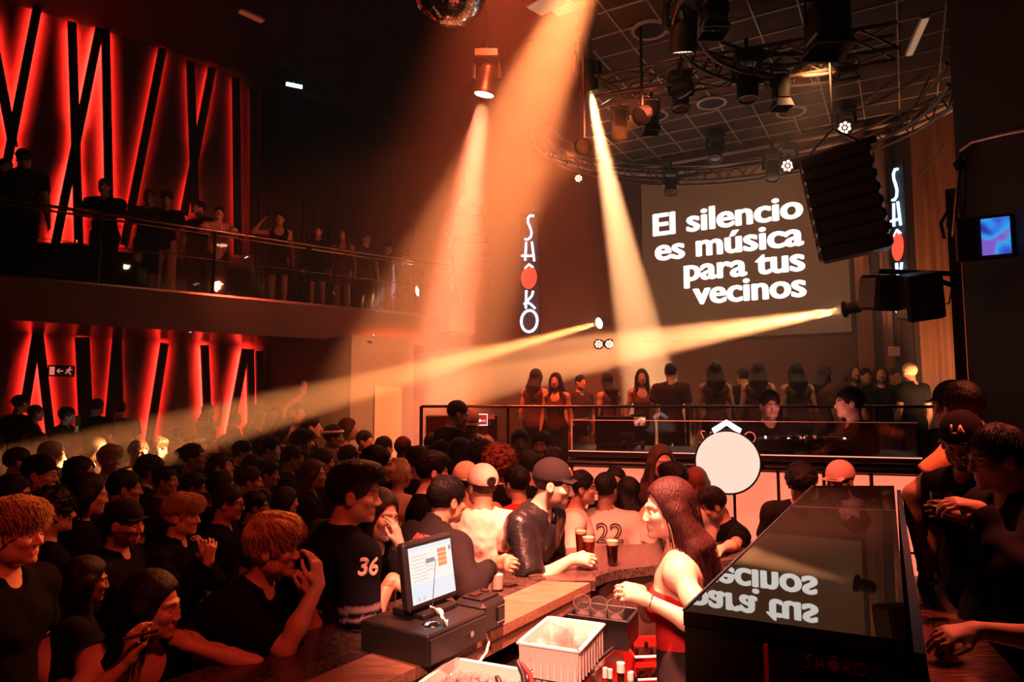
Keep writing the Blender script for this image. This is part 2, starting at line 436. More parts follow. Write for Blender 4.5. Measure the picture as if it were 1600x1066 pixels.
# bench backs along the balcony wall
for i, (t0, t1) in enumerate(((-3.4, -.4), (-.3, 2.2), (2.3, 3.95))):
    t = thing('bench', ('dark upholstered bench under the brightest crossing posts on the balcony', 'dark upholstered bench along the middle of the balcony wall', 'dark upholstered bench by the drapes on the balcony')[i], 'bench', lw((t0 + t1) / 2, .5, 3.6), math.atan2(LWD.y, LWD.x), 'benches along the balcony wall')
    L = t1 - t0
    MB().box((0, .05, .22), (L, .55, .44), bev=.04).build('seat', 'black_matte', t)
    MB().box((0, .34, .5), (L, .14, 1.0), bev=.04).build('backrest', 'black_matte', t)

# ---------------------------------------------------------------- balcony railing
def railing(name, A, B, z0, nposts, label, group=None, glass=True, top=1.08, rail_r=.024, second=True, wires=True):
    A = Vector((A[0], A[1], 0)); B = Vector((B[0], B[1], 0)); t = thing(name, label, 'railing', (A.x, A.y, z0), group=group)
    d = B - A; u = d.normalized(); nn = Vector((-u.y, u.x, 0))
    MB().tube([Vector((0, 0, top)), d + Vector((0, 0, top))], rail_r, 10).build('handrail', 'rail_metal', t, smooth=40)
    if second: MB().tube([nn * .07 + Vector((0, 0, top - .05)), d + nn * .07 + Vector((0, 0, top - .05))], rail_r * .7, 8).build('drink_rail', 'rail_metal', t, smooth=40)
    for i in range(nposts):
        p = d * (i / (nposts - 1))
        MB().box(p + Vector((0, 0, top / 2)), (.035, .035, top)).build('post', 'rail_metal', t)
    M = Matrix((u, nn, Vector((0, 0, 1)))).transposed()
    MB().box(d / 2 + Vector((0, 0, .04)), (d.length, .06, .08), M).build('kick_plate', 'rail_metal', t)
    if wires:
        MB().tube([Vector((0, 0, .62)), d + Vector((0, 0, .62))], .006, 6).build('wire', 'rail_metal', t)
    if glass:
        for i in range(nposts - 1):
            p = d * ((i + .5) / (nposts - 1))
            MB().box(p + nn * .02 + Vector((0, 0, .52)), (d.length / (nposts - 1) - .05, .012, .88), M).build('glass_panel', 'rail_glass', t)
    return t
q0 = lw(-3.6, 2.27)
railing('balcony_railing', q0, BC - LWD * .05, 3.62, 8, 'long metal and glass railing along the straight front of the balcony')
railing('balcony_railing', BC + Vector((.03, .06, 0)), BE, 3.62, 4, 'short railing on the angled far end of the balcony, past the corner')

# exit sign
t = thing('exit_sign', 'dark box sign with pale running-man pictogram and arrow, on the lower wall', 'sign', PL(96, 580, LW0, LWD, .25))
M3 = Matrix((LWD, LWN, Vector((0, 0, 1)))).transposed()
MB().box((0, 0, 0), (.36, .06, .18), M3).build('housing', 'black_plastic', t)
emitter('sign_dim', (1, .25, .18), .8)
def onsign(u, v, off=.034): return LWD * u + LWN * off + Vector((0, 0, v))
MB().box(onsign(-.13, 0), (.07, .004, .13), M3).build('lit_bar', 'sign_dim', t)
mb = MB()
mb.box(onsign(-.02, 0), (.08, .004, .018), M3); mb.tube([onsign(-.03, .035), onsign(-.065, 0), onsign(-.03, -.035)], .008, 6)
mb.build('arrow', 'sign_dim', t)
mb = MB(); mb.sphere(onsign(.11, .055), .014, 8, 6); mb.tube([onsign(.105, .04), onsign(.09, .0)], .013, 6)
mb.tube([onsign(.09, 0), onsign(.11, -.025), onsign(.125, -.06)], .009, 6); mb.tube([onsign(.09, 0), onsign(.07, -.03), onsign(.045, -.03)], .009, 6)
mb.tube([onsign(.10, .03), onsign(.13, .015), onsign(.145, .03)], .007, 6); mb.tube([onsign(.10, .03), onsign(.07, .025), onsign(.06, .0)], .007, 6)
mb.build('running_figure', 'sign_dim', t)

# ---------------------------------------------------------------- LED screen with the motto
S0 = bw(-.35, .05, 0)
scr_c = PL(1160, 385, BW0, BWD, 0)
t = thing('led_screen', 'huge wall screen showing bold white Spanish words on a brown field', 'screen', (scr_c.x, scr_c.y, scr_c.z))
n = Matrix((BWD, -BWN, Vector((0, 0, 1)))).transposed()
mat('screen_face', (.05, .03, .02), .5, emit=(.16, .058, .022), estr=.5)
mat('screen_frame', (.05, .035, .025), .6)
pa = PL(1004, 420, BW0, BWD, 0); pb = PL(1330, 420, BW0, BWD, 0); W_ = (pb - pa).length; mid = (pa + pb) / 2 - scr_c
zt = PL(1160, 262, BW0, BWD, 0).z - scr_c.z; zb = PL(1160, 530, BW0, BWD, 0).z - scr_c.z
MB().box((mid.x, mid.y, (zt + zb) / 2) , (W_, .06, zt - zb), n).build('housing', 'screen_frame', t)
fc = Vector((mid.x, mid.y, (zt + zb) / 2)) + BWN * .045
MB().box(fc, (W_ - .06, .03, zt - zb - .06), n).build('lit_face', 'screen_face', t)
emitter('screen_white', (1, .93, .84), 1.7)
rows = [('El silencio', (1022, 350), (1256, 331)), ('es música', (1025, 390), (1257, 372)), ('para tus', (1070, 424), (1259, 408)), ('vecinos', (1084, 462), (1261, 446))]
for s, a, b in rows:
    A = PL(*a, BW0, BWD, 0); B = PL(*b, BW0, BWD, 0); Wt = (B - A).length
    base = text_mesh(s, .4, bold=.005, extrude=.003, align='CENTER'); vv, ff = [], []
    for dx, dy in ((-.0115, 0), (.0115, 0), (0, .004), (0, -.004), (-.006, 0), (.006, 0)):   # heavy weight: the same outline laid side by side
        o_ = len(vv); vv += [(v.co.x + dx, v.co.y + dy, v.co.z) for v in base.vertices]; ff += [[i + o_ for i in q.vertices] for q in base.polygons]
    me = bpy.data.meshes.new('text_line'); me.from_pydata(vv, [], ff); bpy.data.meshes.remove(base)
    xs = [v.co.x for v in me.vertices]; k = Wt / (max(xs) - min(xs)); cx = (max(xs) + min(xs)) / 2
    for v in me.vertices: v.co.x = (v.co.x - cx) * k; v.co.y = v.co.y * min(k, 1.22)
    me.materials.clear(); me.materials.append(MATS['screen_white'])
    o = bpy.data.objects.new('text_line', me); col.objects.link(o); o.parent = t
    c = (A + B) / 2 - scr_c + BWN * .065
    o.matrix_basis = plane_matrix(c, BWD)

# ---------------------------------------------------------------- neon signs
emitter('neon_white', (.74, .76, 1), 4.); emitter('neon_blue', (.45, .75, 1), 3.0); emitter('neon_disc', (1, .09, .045), 1.15)
def neon_sign(c, xdir, label, hgt, nm='neon_white'):
    xd = Vector(xdir).normalized(); t = thing('neon_sign', label, 'sign', c, group=None); k = hgt / 11.1
    nrm = xd.cross(Vector((0, 0, 1)))
    def T(u, v, off=.06): return xd * (u * k) + Vector((0, 0, (v + 1.2) * k)) + nrm * off
    def st(name, *strokes, m=nm):
        mb = MB()
        for s in strokes: mb.tube([T(u, v) for u, v in s], .105 * k, 8)
        mb.build(name, m, t, smooth=60)
    MB().box(nrm * .02, (2.0 * k, .03, 11.6 * k), Matrix((xd, nrm, Vector((0, 0, 1)))).transposed()).build('backboard', 'black_matte', t)
    S = [(.5, 4.15), (.15, 4.25), (-.12, 4.0), (-.1, 3.6), (.12, 3.1), (.28, 2.6), (.18, 2.15), (-.15, 1.98), (-.45, 2.05)]
    st('letter', S)
    st('letter', [(-.3, 1.75), (-.42, .0)], [(.3, 1.7), (.55, -.15)], [(-.8, .5), (.5, .35)])
    st('circumflex', [(-.42, -.75), (0, -.4), (.42, -.75)])
    mb = MB(); mb.lathe([(.001, .05), (.85, .05), (.85, 0)], n=28)
    o = mb.build('disc', 'neon_disc', t); o.matrix_basis = plane_matrix(nrm * .06 + Vector((0, 0, -.45 * k)), xd) @ Matrix.Diagonal((k, k * 1.28, k, 1))
    st('letter', [(-.3, -2.85), (-.36, -4.9 + .35)], [(.42, -2.95), (.3, -3.4), (-.55, -4.15)], [(-.2, -3.95), (.2, -4.2), (.62, -4.6)])
    O = [(.85 * math.cos(a * math.pi / 12), -5.75 + 1.0 * math.sin(a * math.pi / 12)) for a in range(24)]
    mb = MB(); mb.tube([T(u, v) for u, v in O], .115 * k, 8, closed=True); mb.build('letter', nm, t, smooth=60)
    return t
cL = PL(832, 428, BW0, BWD, .05) + BWN * .06
neon_sign(cL, BWD, 'vertical white neon letters with a red disc, on the wall between haze beams', 2.03)
cR = P(1410, 376, 8.55)
t = neon_sign(cR, Vector((-.05, -1., 0)), 'narrow vertical blue-white neon letters seen edge-on by the hanging black speakers', 1.88, 'neon_blue')
for z_ in (-.6, .6): MB().box((.02, .17, z_), (.05, .34, .05)).build('wall_mount', 'black_metal', t)

# ---------------------------------------------------------------- beam lamps: moving heads on the rig
emitter('lens_warm', (1, .72, .42), 60.); emitter('lens_red', (1, .38, .25), 30.); emitter('lens_dim', (1, .6, .4), 4.)
mat('lens_dark', (.12, .06, .04), .1)
def moving_head(name, label, loc, target, lens='lens_dark', k=1.0, rad=.085, group=None, hang=True, top=None, leds=0):
    """base on the rig, two yoke arms, a tilted head with a lens: head centre at loc, looking at target"""
    loc = Vector(loc); d = (Vector(target) - loc).normalized(); t = thing(name, label, 'stage light', loc, group=group)
    M = rot_to(d); L = .30 * k
    mb = MB(); prof = [(.001, .17 * k), (.06 * k, .17 * k), (.1 * k, .13 * k), (.115 * k, .02), (.11 * k, -.10 * k), (rad * 1.22, -.15 * k), (rad * 1.22, -.18 * k), (rad * 1.02, -.18 * k), (rad * 1.0, -.165 * k)]
    mb.lathe(prof, (0, 0, 0), 20, M); mb.build('head', 'black_plastic', t, smooth=35)
    mb = MB()
    if leds:
        mb.lathe([(.001, -.162 * k), (rad, -.162 * k)], (0, 0, 0), 20, M); mb.build('lens_plate', 'black_plastic', t)
        mb = MB(); ringn = [(0, 1), (.36, 6), (.7, 12), (.93, 17)] if leds > 1 else [(0, 1), (.65, 7)]
        for rr, n in ringn:
            for i in range(n):
                a = 2 * math.pi * i / n; c = M @ Vector((math.cos(a) * rr * rad, math.sin(a) * rr * rad, -.168 * k))
                mb.sphere(c, rad * (.11 if leds > 1 else .24), 8, 5)
        mb.build('led_cells', lens, t)
    else:
        mb.lathe([(.001, -.172 * k), (rad * .6, -.171 * k), (rad, -.162 * k)], (0, 0, 0), 20, M); mb.build('lens', lens, t)
    if hang:
        sx = Vector((1, 0, 0)) if abs(d.z) > .8 else d.cross(Vector((0, 0, 1))).normalized()
        for s in (-1, 1):
            a = sx * (s * .145 * k)
            MB().tube([a, a + Vector((0, 0, .1 * k)), a * .9 + Vector((0, 0, .22 * k))], .03 * k, 8).build('yoke_arm', 'black_plastic', t)
        MB().box((0, 0, .27 * k), (.30 * k, .24 * k, .12 * k), bev=.02).build('base', 'black_plastic', t)
        zt = (top - loc.z) if top else .5 * k
        MB().cyl((0, 0, .33 * k), (0, 0, max(zt, .36 * k)), .022, n=8).build('clamp', 'black_metal', t)
    return t, loc + d * (.19 * k + .01)
def beam(head, src, target, power, color, angle, blend=.12, size=.04):
    o = spot('beam_light', src, target, power, color, angle, blend, size)
    o.parent = head; o.location = Vector(src) - Vector(head.location)
    return o
OR, PALE, RED = (1, .25, .075), (1, .43, .18), (1, .16, .07)
# B3, upright pale beam over the stage
s3 = P(917, 116, 7.4); t3 = P(1006, 560, 8.8)
h, e = moving_head('beam_lamp', 'ceiling beam lamp throwing the pale upright beam left of the motto screen', s3, t3, 'lens_warm', top=H_STAGE); beam(h, e, t3, 120000, PALE, 11.5)
# B1, LED wash lamp with reddish soft beam
s1 = P(760, 124, 7.6); t1 = P(706, 470, 7.9)
h, e = moving_head('wash_lamp', 'bright multi-cell wash lamp throwing a soft reddish beam, below the mirror ball', s1, t1, 'lens_red', rad=.11, leds=2, top=H_HALL); beam(h, e, t1, 62000, (1, .22, .11), 17, .6, .10)
# B2, broad orange beam from above the frame
s2 = P(985, -215, 4.1); t2 = P(715, 440, 8.4)
h, e = moving_head('beam_lamp', 'ceiling beam lamp above the picture edge, source of the broad orange beam', s2, t2, 'lens_warm', top=H_STAGE + .02, k=.9); beam(h, e, t2, 50000, OR, 22, .5, .06)
# B4, low pale beam across the crowd
s4 = P(944, 503, 9.6); t4 = P(150, 716, 6.6)
h, e = moving_head('beam_lamp', 'lamp starting the long low beam that crosses to the crowd under the balcony', s4, t4, 'lens_warm', k=.55, rad=.075, hang=False); beam(h, e, t4, 140000, (1, .31, .09), 5.6, .25)
# B5, broad pale beam from the right
s5 = P(1334, 481, 7.2); t5 = P(672, 597, 12.4)
h, e = moving_head('beam_lamp', 'lamp below the motto screen at the start of the broad pale beam', s5, t5, 'lens_warm', k=.55, rad=.075, hang=False); beam(h, e, t5, 165000, (1, .36, .13), 10, .2)
# B6, small lamp at the end of the balcony
s6 = P(661, 454, 13.2); t6 = P(560, 470, 12.6)
h, e = moving_head('beam_lamp', 'small lamp with a stub of pale beam by the end of the balcony railing', s6, t6, 'lens_warm', k=.7, rad=.09); beam(h, e, t6, 2500, PALE, 10)
# twin LED lamps, dim, showing their cells
for i, (px, py, Y, tx, lb) in enumerate(((936, 537, 9.3, 905, 'left of two small ring-lit lamps seen through the broad beam'), (952, 537, 9.25, 960, 'right of two small ring-lit lamps seen through the broad beam'), (904, 276, 9.8, 890, 'small seven-cell lamp high between two falling beams'))):
    s = P(px, py, Y); moving_head('led_lamp', lb, s, P(tx, 600, 5.5), 'lens_dim', k=.5, rad=.06, leds=1, group='small LED lamps at the stage', hang=False)
# lamps on the straight truss and the curved truss
TL = 'dark lamps hung from the stage truss'
rigs = [(1068, 45, 5.6, 1058, 330, 6.2, 'lens_dim', 2, 1.05, 'big black lamp with a disc of tiny lit cells, above the straight truss'),
        (1063, 152, 6.9, 1066, 500, 6.6, 'lens_dark', 0, .8, 'small lamp with a pale round face hung from the truss between barn-door lamps'),
        (1168, 132, 6.6, 1172, 500, 6.4, 'lens_dark', 0, .95, 'round-headed lamp on the truss with a bright glint on its clamp'),
        (1322, 196, 8.4, 1240, 330, 6.0, 'lens_dim', 1, .75, 'tilted lamp with lit cells on the ring truss, upper of two beside the speaker cable'),
        (1232, 254, 8.6, 1190, 420, 6.4, 'lens_dim', 1, .75, 'lamp with lit cells at the corner of the hanging black speaker'),
        (1118, 236, 9.3, 1112, 420, 8.8, 'lens_dark', 0, .8, 'dim lamp at the middle of the ring truss, above the motto screen'),
        (1207, 266, 9.0, 1205, 480, 8.2, 'lens_dark', 0, .8, 'dim lamp under the ring truss, over the end of the first motto line'),
        (1048, 290, 9.5, 1046, 480, 9.0, 'lens_dark', 0, .7, 'smallest dim lamp under the ring truss, over the start of the motto')]
for px, py, Y, tx, ty, tY, ln, leds, k, lb in rigs:
    moving_head('stage_lamp', lb, P(px, py, Y), P(tx, ty, tY), ln, k=k, leds=leds, group=TL)
# barn-door lamps (boxy profile lamps) on the truss
def box_lamp(px, py, Y, hgt, wd, label):
    c = P(px, py, Y); t = thing('profile_lamp', label, 'stage light', c, group='boxy black lamps on the truss')
    MB().box((0, 0, 0), (wd, wd * .9, hgt * .62), bev=.02).build('housing', 'black_plastic', t)
    mb = MB(); z0, z1 = -hgt * .31, -hgt * .5
    for a in range(4):
        q = a * math.pi / 2; d = Vector((math.cos(q), math.sin(q), 0)); u = Vector((-d.y, d.x, 0)); w0, w1 = wd * .42, wd * .56
        A = [d * w0 + u * w0 + Vector((0, 0, z0)), d * w0 - u * w0 + Vector((0, 0, z0)), d * w1 - u * w1 + Vector((0, 0, z1)), d * w1 + u * w1 + Vector((0, 0, z1))]
        mb.add(A + [p + d * .01 for p in A], [(0, 1, 2, 3), (7, 6, 5, 4), (0, 4, 5, 1), (1, 5, 6, 2), (2, 6, 7, 3), (3, 7, 4, 0)])
    mb.build('barn_doors', 'black_metal', t)
    mb = MB(); mb.tube([(-wd * .6, 0, 0), (-wd * .6, 0, hgt * .42), (wd * .6, 0, hgt * .42), (wd * .6, 0, 0)], .015, 6); mb.build('yoke', 'black_metal', t)
    MB().cyl((0, 0, hgt * .42), (0, 0, hgt * .55), .03, n=8).build('clamp', 'rail_metal', t)
for a in ((1017, 178, 7.1, .42, .15, 'boxy lamp on the truss left of the small pale-faced lamp'), (968, 188, 7.4, .36, .16, 'boxy lamp at the beam-side end of the truss, half lost in haze'), (1220, 138, 6.5, .42, .15, 'boxy lamp with flared doors, furthest right on the straight truss'), (1115, 20, 5.3, .36, .19, 'boxy black lamp at the top edge beside the big cell lamp'), (1292, 38, 5.6, .50, .30, 'largest boxy black lamp, where the speaker cable starts')): box_lamp(*a)

# ---------------------------------------------------------------- trusses
def truss(name, label, A, B, w=.24, n=9, r=.02):
    A = Vector(A); B = Vector(B); t = thing(name, label, 'truss', A); d = B - A; u = d.normalized(); s = Vector((-u.y, u.x, 0)).normalized(); up_ = Vector((0, 0, 1))
    C = [s * (-w / 2), s * (w / 2), s * (-w / 2) + up_ * w, s * (w / 2) + up_ * w]
    for c in C: MB().tube([c, c + d], r, 8).build('chord', 'rail_metal_dark', t, smooth=40)
    mb = MB()
    for i in range(n):
        p, q = d * (i / n), d * ((i + 1) / n)
        for a, b in ((0, 1), (0, 2), (1, 3), (2, 3)):
            x, y = (C[a], C[b]) if i % 2 else (C[b], C[a]); mb.tube([x + p, y + q], r * .55, 6)
    mb.build('lattice_brace', 'rail_metal_dark', t)
    return t
mat('rail_metal_dark', (.16, .10, .07), .35, .8)
truss('straight_truss', 'straight lattice truss crossing the tiled ceiling with lamps below it', P(935, 158, 7.3), P(1402, 84, 6.1))
def ring_truss(label, rad, z, a0, a1, c=RC, n=44, h=.22):
    t = thing('ring_truss', label, 'truss', c + Vector((0, 0, z)), group=None)
    pts = lambda r, dz: [Vector((math.cos(R(a0 + (a1 - a0) * i / n)) * r, math.sin(R(a0 + (a1 - a0) * i / n)) * r, dz)) for i in range(n + 1)]
    C = [pts(rad, 0), pts(rad - .2, 0), pts(rad, h), pts(rad - .2, h)]
    for p in C: MB().tube(p, .02, 8).build('chord', 'rail_metal_dark', t, smooth=40)
    mb = MB()
    for i in range(0, n - 1, 2):
        mb.tube([C[0][i], C[2][i + 1], C[0][i + 2]], .01, 6); mb.tube([C[2][i], C[1][i + 1], C[2][i + 2]], .008, 6)
    mb.build('lattice_brace', 'rail_metal_dark', t)
    return t
ring_truss('large curved lattice truss bending round the lamps in front of the motto screen', 2.3, 5.2, -25, 165)
ring_truss('second curved truss close to the ceiling top edge beside the broad beam', 1.4, 5.25, 60, 250, Vector((2.75, 5.3, 0)))
for i, (rad, z, a0, a1) in enumerate(((2.9, 5.55, -20, 130), (3.05, 5.7, -20, 130))):
    p = ring_pts(rad, z, a0, a1, 50)
    o = MB().tube([q for q in p if (q - BW0).dot(BWN) > .1], .025, 6).build('ceiling_cove', 'tee_bar', smooth=40); tag(o, ('lower of two thin pale curved coves rimming the lowered ceiling', 'upper of two thin pale curved coves rimming the lowered ceiling')[i], 'ceiling trim')
# curved cable rails on the curved wall
for i, (pts_, Y, lb) in enumerate((([(1394, 203), (1430, 164), (1450, 125), (1466, 97)], 7.2, 'long thin curved rail rising on the dark wall above the neon letters'), ([(1430, 281), (1460, 250), (1475, 226)], 7.4, 'short curved rail on the lit wood wall beside the neon letters'), ([(1353, 160), (1370, 143), (1375, 122)], 7.6, 'short faint curved rail near the end of the ring truss'))):
    tag(MB().tube([P(x, y, Y) for x, y in pts_], .011, 6).build('cable_rail', 'tee_bar', smooth=40), lb, 'rail')
# pale strip lamp at the right end of the ceiling and dim ceiling panels
def flat_strip(name, a, b, z, wd, m, label, cat):
    A = Z(*a, z); B = Z(*b, z); d = (B - A); u = d.normalized(); M = Matrix((u, Vector((-u.y, u.x, 0)), Vector((0, 0, 1)))).transposed()
    t = thing(name, label, cat, (A + B) / 2)
    MB().box((0, 0, .02), (d.length + .03, wd + .03, .03), M).build('frame', 'tee_bar', t)
    MB().box((0, 0, 0), (d.length, wd, .02), M).build('diffuser', m, t)
emitter('panel_dim', (1, .55, .3), .35); emitter('panel_red', (1, .12, .07), .25)
flat_strip('ceiling_strip_lamp', (1446, 30), (1421, 86), 5.6, .05, 'panel_dim', 'narrow pale strip lamp slanting on the dark ceiling above the curved wall', 'lamp')
flat_strip('ceiling_panel', (835, 18), (872, -4), 8.42, .34, 'panel_dim', 'pale rectangular ceiling panel glowing inside the broad beam, nearer the mirror ball', 'ceiling panel')
flat_strip('ceiling_panel', (866, 20), (896, 8), 8.42, .24, 'panel_dim', 'smaller pale ceiling panel inside the broad beam beside the truss', 'ceiling panel')
flat_strip('ceiling_panel', (375, 18), (410, 34), 8.3, .1, 'panel_red', 'lone dim red strip panel on the dark ceiling far from the stage', 'ceiling panel')
# recessed round ceiling speakers with a pale rim
for i, (px, py, lb) in enumerate(((1112, 160, 'round recessed ceiling ring under the middle of the straight truss'), (1258, 106, 'round recessed ceiling ring by the end of the straight truss'), (1236, 174, 'faint round recessed ceiling ring below the boxy end lamp'), (1015, 46, 'dark round recessed ceiling ring beside the big cell lamp'), (1022, 180, 'round recessed ceiling ring half hidden by a boxy truss lamp'))):
    c = Z(px, py, H_STAGE - .01); t = thing('ceiling_ring', lb, 'ceiling speaker', c, group='round recessed ceiling rings')
    MB().lathe([(.15, 0), (.155, -.02), (.185, -.02), (.19, 0)], n=28).build('rim', 'tee_bar', t, smooth=40)
    MB().lathe([(.001, -.012), (.15, -.012), (.15, 0)], n=28).build('speaker_grille', 'grille', t, smooth=40)

emitter('lamp_cold', (.45, .75, 1), 5.)
t = thing('ceiling_lamp', 'tiny cold blue-white lamp on the dark ceiling above the drapes', 'lamp', P(459, 131, 10.5)); MB().cyl((-.12, 0, 0), (.12, .05, -.03), .03, n=10).build('lit_tube', 'lamp_cold', t); MB().cyl((0, 0, .02), (0, 0, H_HALL - P(459, 131, 10.5).z), .012, n=8).build('hanging_rod', 'black_metal', t)
for px, py, Y, lb in ((297, 532, 10.6, 'tiny bright downlight under the balcony between the slanted and the upright post'), (583, 555, 10.95, 'tiny bright downlight under the balcony corner by the dark column')):
    c = P(px, py, Y); c.z = 3.115; t = thing('recessed_downlight', lb, 'lamp', c); MB().lathe([(.02, 0), (.045, 0), (.045, -.015), (.02, -.01)], n=16).build('rim', 'rail_metal', t); MB().lathe([(.001, -.006), (.022, -.006)], n=12).build('lens', 'lens_warm', t)
glassmat('bottle_red_glass', (.8, .15, .1)); emitter('flame', (1, .35, .2), 14.)
for px, py, off, lb in ((117, 428, 1.75, 'candle glowing red on the balcony table before the brightest crossing posts'), (28, 418, 1.75, 'candle at the picture edge of the balcony'), (254, 424, 1.6, 'candle on the balcony table beside the white trousers')):
    c = PL(px, py, LW0, LWD, off); h = .70
    t = thing('side_table', lb.replace('candle glowing red on the balcony table', 'small dark table under the candle').replace('candle at', 'small dark table with a candle at').replace('candle on the balcony table', 'small dark table with a candle'), 'table', (c.x, c.y, 3.6), group=None)
    MB().lathe([(.001, h), (.22, h), (.22, h - .03), (.001, h - .03)], n=20).build('table_top', 'black_plastic', t, smooth=30); MB().cyl((0, 0, .02), (0, 0, h - .03), .025, n=10).build('stem', 'black_metal', t); MB().lathe([(.001, .02), (.16, .012), (.17, 0)], n=20).build('foot', 'black_metal', t, smooth=40)
    t = thing('candle', lb, 'candle', (c.x, c.y, 3.6 + h)); MB().lathe([(.001, 0), (.03, 0), (.034, .07), (.030, .07), (.028, .006)], n=16).build('glass_cup', 'bottle_red_glass', t, smooth=50); MB().lathe([(.001, .03), (.010, .04), (.012, .055), (.001, .09)], n=10).build('flame', 'flame', t, smooth=True)

# ---------------------------------------------------------------- mirror ball
c = P(703, -20, 5.4); rb = .31
t = thing('mirror_ball', 'silver mirror ball of small square facets cut by the top edge', 'mirror ball', c)
MB().sphere((0, 0, 0), rb * .985, 32, 20).build('core', 'grout', t, smooth=True)
mb = MB(); nrow = 34
for i in range(nrow):
    th = math.pi * (i + .5) / nrow; n = max(4, int(2 * nrow * math.sin(th)))
    for j in range(n):
        ph = 2 * math.pi * j / n; N = Vector((math.sin(th) * math.cos(ph), math.sin(th) * math.sin(ph), math.cos(th)))
        U = Vector((-math.sin(ph), math.cos(ph), 0)); V = N.cross(U); h = .45 * math.pi * rb / nrow
        mb.add([N * rb + U * (a * h) + V * (b * h) for a, b in ((-1, -1), (1, -1), (1, 1), (-1, 1))], [(0, 1, 2, 3)])
mb.build('mirror_tiles', 'mirror_tile', t)
MB().cyl((0, 0, rb), (0, 0, H_HALL - c.z), .012, n=8).build('hanging_rod', 'black_metal', t)

# ---------------------------------------------------------------- line arrays and speakers
def line_array(label, c, yaw, tilt, wd, hgt, n, cable_top=None, dep=.42, roll=0.0):
    t = thing('line_array', label, 'loudspeaker', c); Ry = Matrix.Rotation(yaw, 3, 'Z') @ Matrix.Rotation(roll, 3, 'Y'); h = hgt / n
    z = hgt / 2; p = Vector((0, 0, hgt / 2)); cur = tilt
    for i in range(n):
        M = Ry @ Matrix.Rotation(cur, 3, 'X'); dn = M @ Vector((0, 0, -1)); cc = p + dn * (h / 2)
        MB().box(cc, (wd, dep, h * .93), M, bev=.02).build('cabinet', 'black_plastic', t)
        MB().box(cc + M @ Vector((0, -dep / 2 - .004, 0)), (wd * .94, .012, h * .84), M).build('grille', 'grille', t)
        for s in (-1, 1): MB().box(cc + M @ Vector((s * (wd / 2 + .008), 0, 0)), (.014, dep * .8, h * .5), M).build('rigging_plate', 'rail_metal_dark', t)
        p = p + dn * h; cur += R(1.6)
    M = Ry @ Matrix.Rotation(tilt, 3, 'X')
    MB().box(Vector((0, 0, hgt / 2 + .04)), (wd * 1.25, .10, .07), M).build('fly_bar', 'black_metal', t)
    if cable_top:
        a = Vector((0, 0, hgt / 2 + .28))
        mb = MB(); mb.tube([a, Vector((0, 0, cable_top - c[2]))], .012, 6)
        for s in (-1, 1): mb.tube([a, M @ Vector((s * wd * .4, 0, 0)) + Vector((0, 0, hgt / 2 + .07))], .012, 6)
        mb.build('hanging_cable', 'black_metal', t)
    return t
line_array('black hanging line array speaker in front of the right end of the motto', P(1306, 325, 6.4), R(-27), R(-6), .60, 1.0, 8, H_STAGE, .36, R(-9))
line_array('haze-lit hanging line array beside the end of the balcony', P(724, 392, 11.0), R(14), R(-4), .62, 1.3, 9, H_STAGE, .40, R(-7))
def cabinet(name, label, c, yaw, tilt, w_, d_, h_, roll=0):
    t = thing(name, label, 'loudspeaker', c); M = Matrix.Rotation(yaw, 3, 'Z') @ Matrix.Rotation(tilt, 3, 'X') @ Matrix.Rotation(roll, 3, 'Y')
    MB().box((0, 0, 0), (w_, d_, h_), M, bev=.025).build('cabinet', 'black_plastic', t)
    MB().box(M @ Vector((0, -d_ / 2 - .005, 0)), (w_ * .9, .014, h_ * .92), M, bev=.01).build('grille', 'grille', t)
    return t, M
wm, M = cabinet('monitor_speaker', 'smaller black speaker on the wall bracket below the hanging line array', P(1381, 458, 5.8), R(8), R(10), .32, .26, .30)
wm2, M = cabinet('monitor_speaker', 'tilted black speaker on the bracket covering the foot of the blue-white neon', P(1436, 463, 5.6), R(-10), R(14), .29, .28, .38, R(-8))
t = thing('wall_bracket', 'dark pipe bracket reaching from the pillar to two black speakers', 'bracket', P(1500, 424, 5.8))
o = Vector(t.location)
MB().tube([P(1372, 424, 5.8) - o, P(1500, 428, 5.8) - o], .022, 8).build('pipe', 'black_metal', t)
MB().tube([P(1360, 436, 5.8) - o, P(1400, 432, 5.8) - o], .018, 8).build('arm', 'black_metal', t)
MB().tube([P(1448, 432, 5.7) - o, P(1482, 444, 5.75) - o, P(1500, 448, 5.8) - o], .022, 8).build('arm', 'black_metal', t)
mb = MB(); mb.tube([P(1458, 470, 5.7) - o, P(1470, 476, 5.7) - o, P(1483, 474, 5.7) - o, P(1487, 450, 5.7) - o], .006, 6); mb.build('cable', 'black_metal', t)
t, M = cabinet('wall_speaker', 'haze-lit boxy speaker with a pale label panel, under the far line array', P(716, 500, 11.6), R(30), R(0), .5, .4, .5)
mat('label_pale', (.8, .6, .45), .6)
lp = MB(); lp.box(M @ Vector((.255, -.05, .05)), (.012, .13, .44), M); lp.build('label_panel', 'label_pale', t)
mb = MB(); mb.box(M @ Vector((.264, -.05, -.09)), (.006, .07, .09), M); mb.box(M @ Vector((.264, -.05, .03)), (.006, .07, .05), M); mb.build('label_mark', 'black_plastic', t)

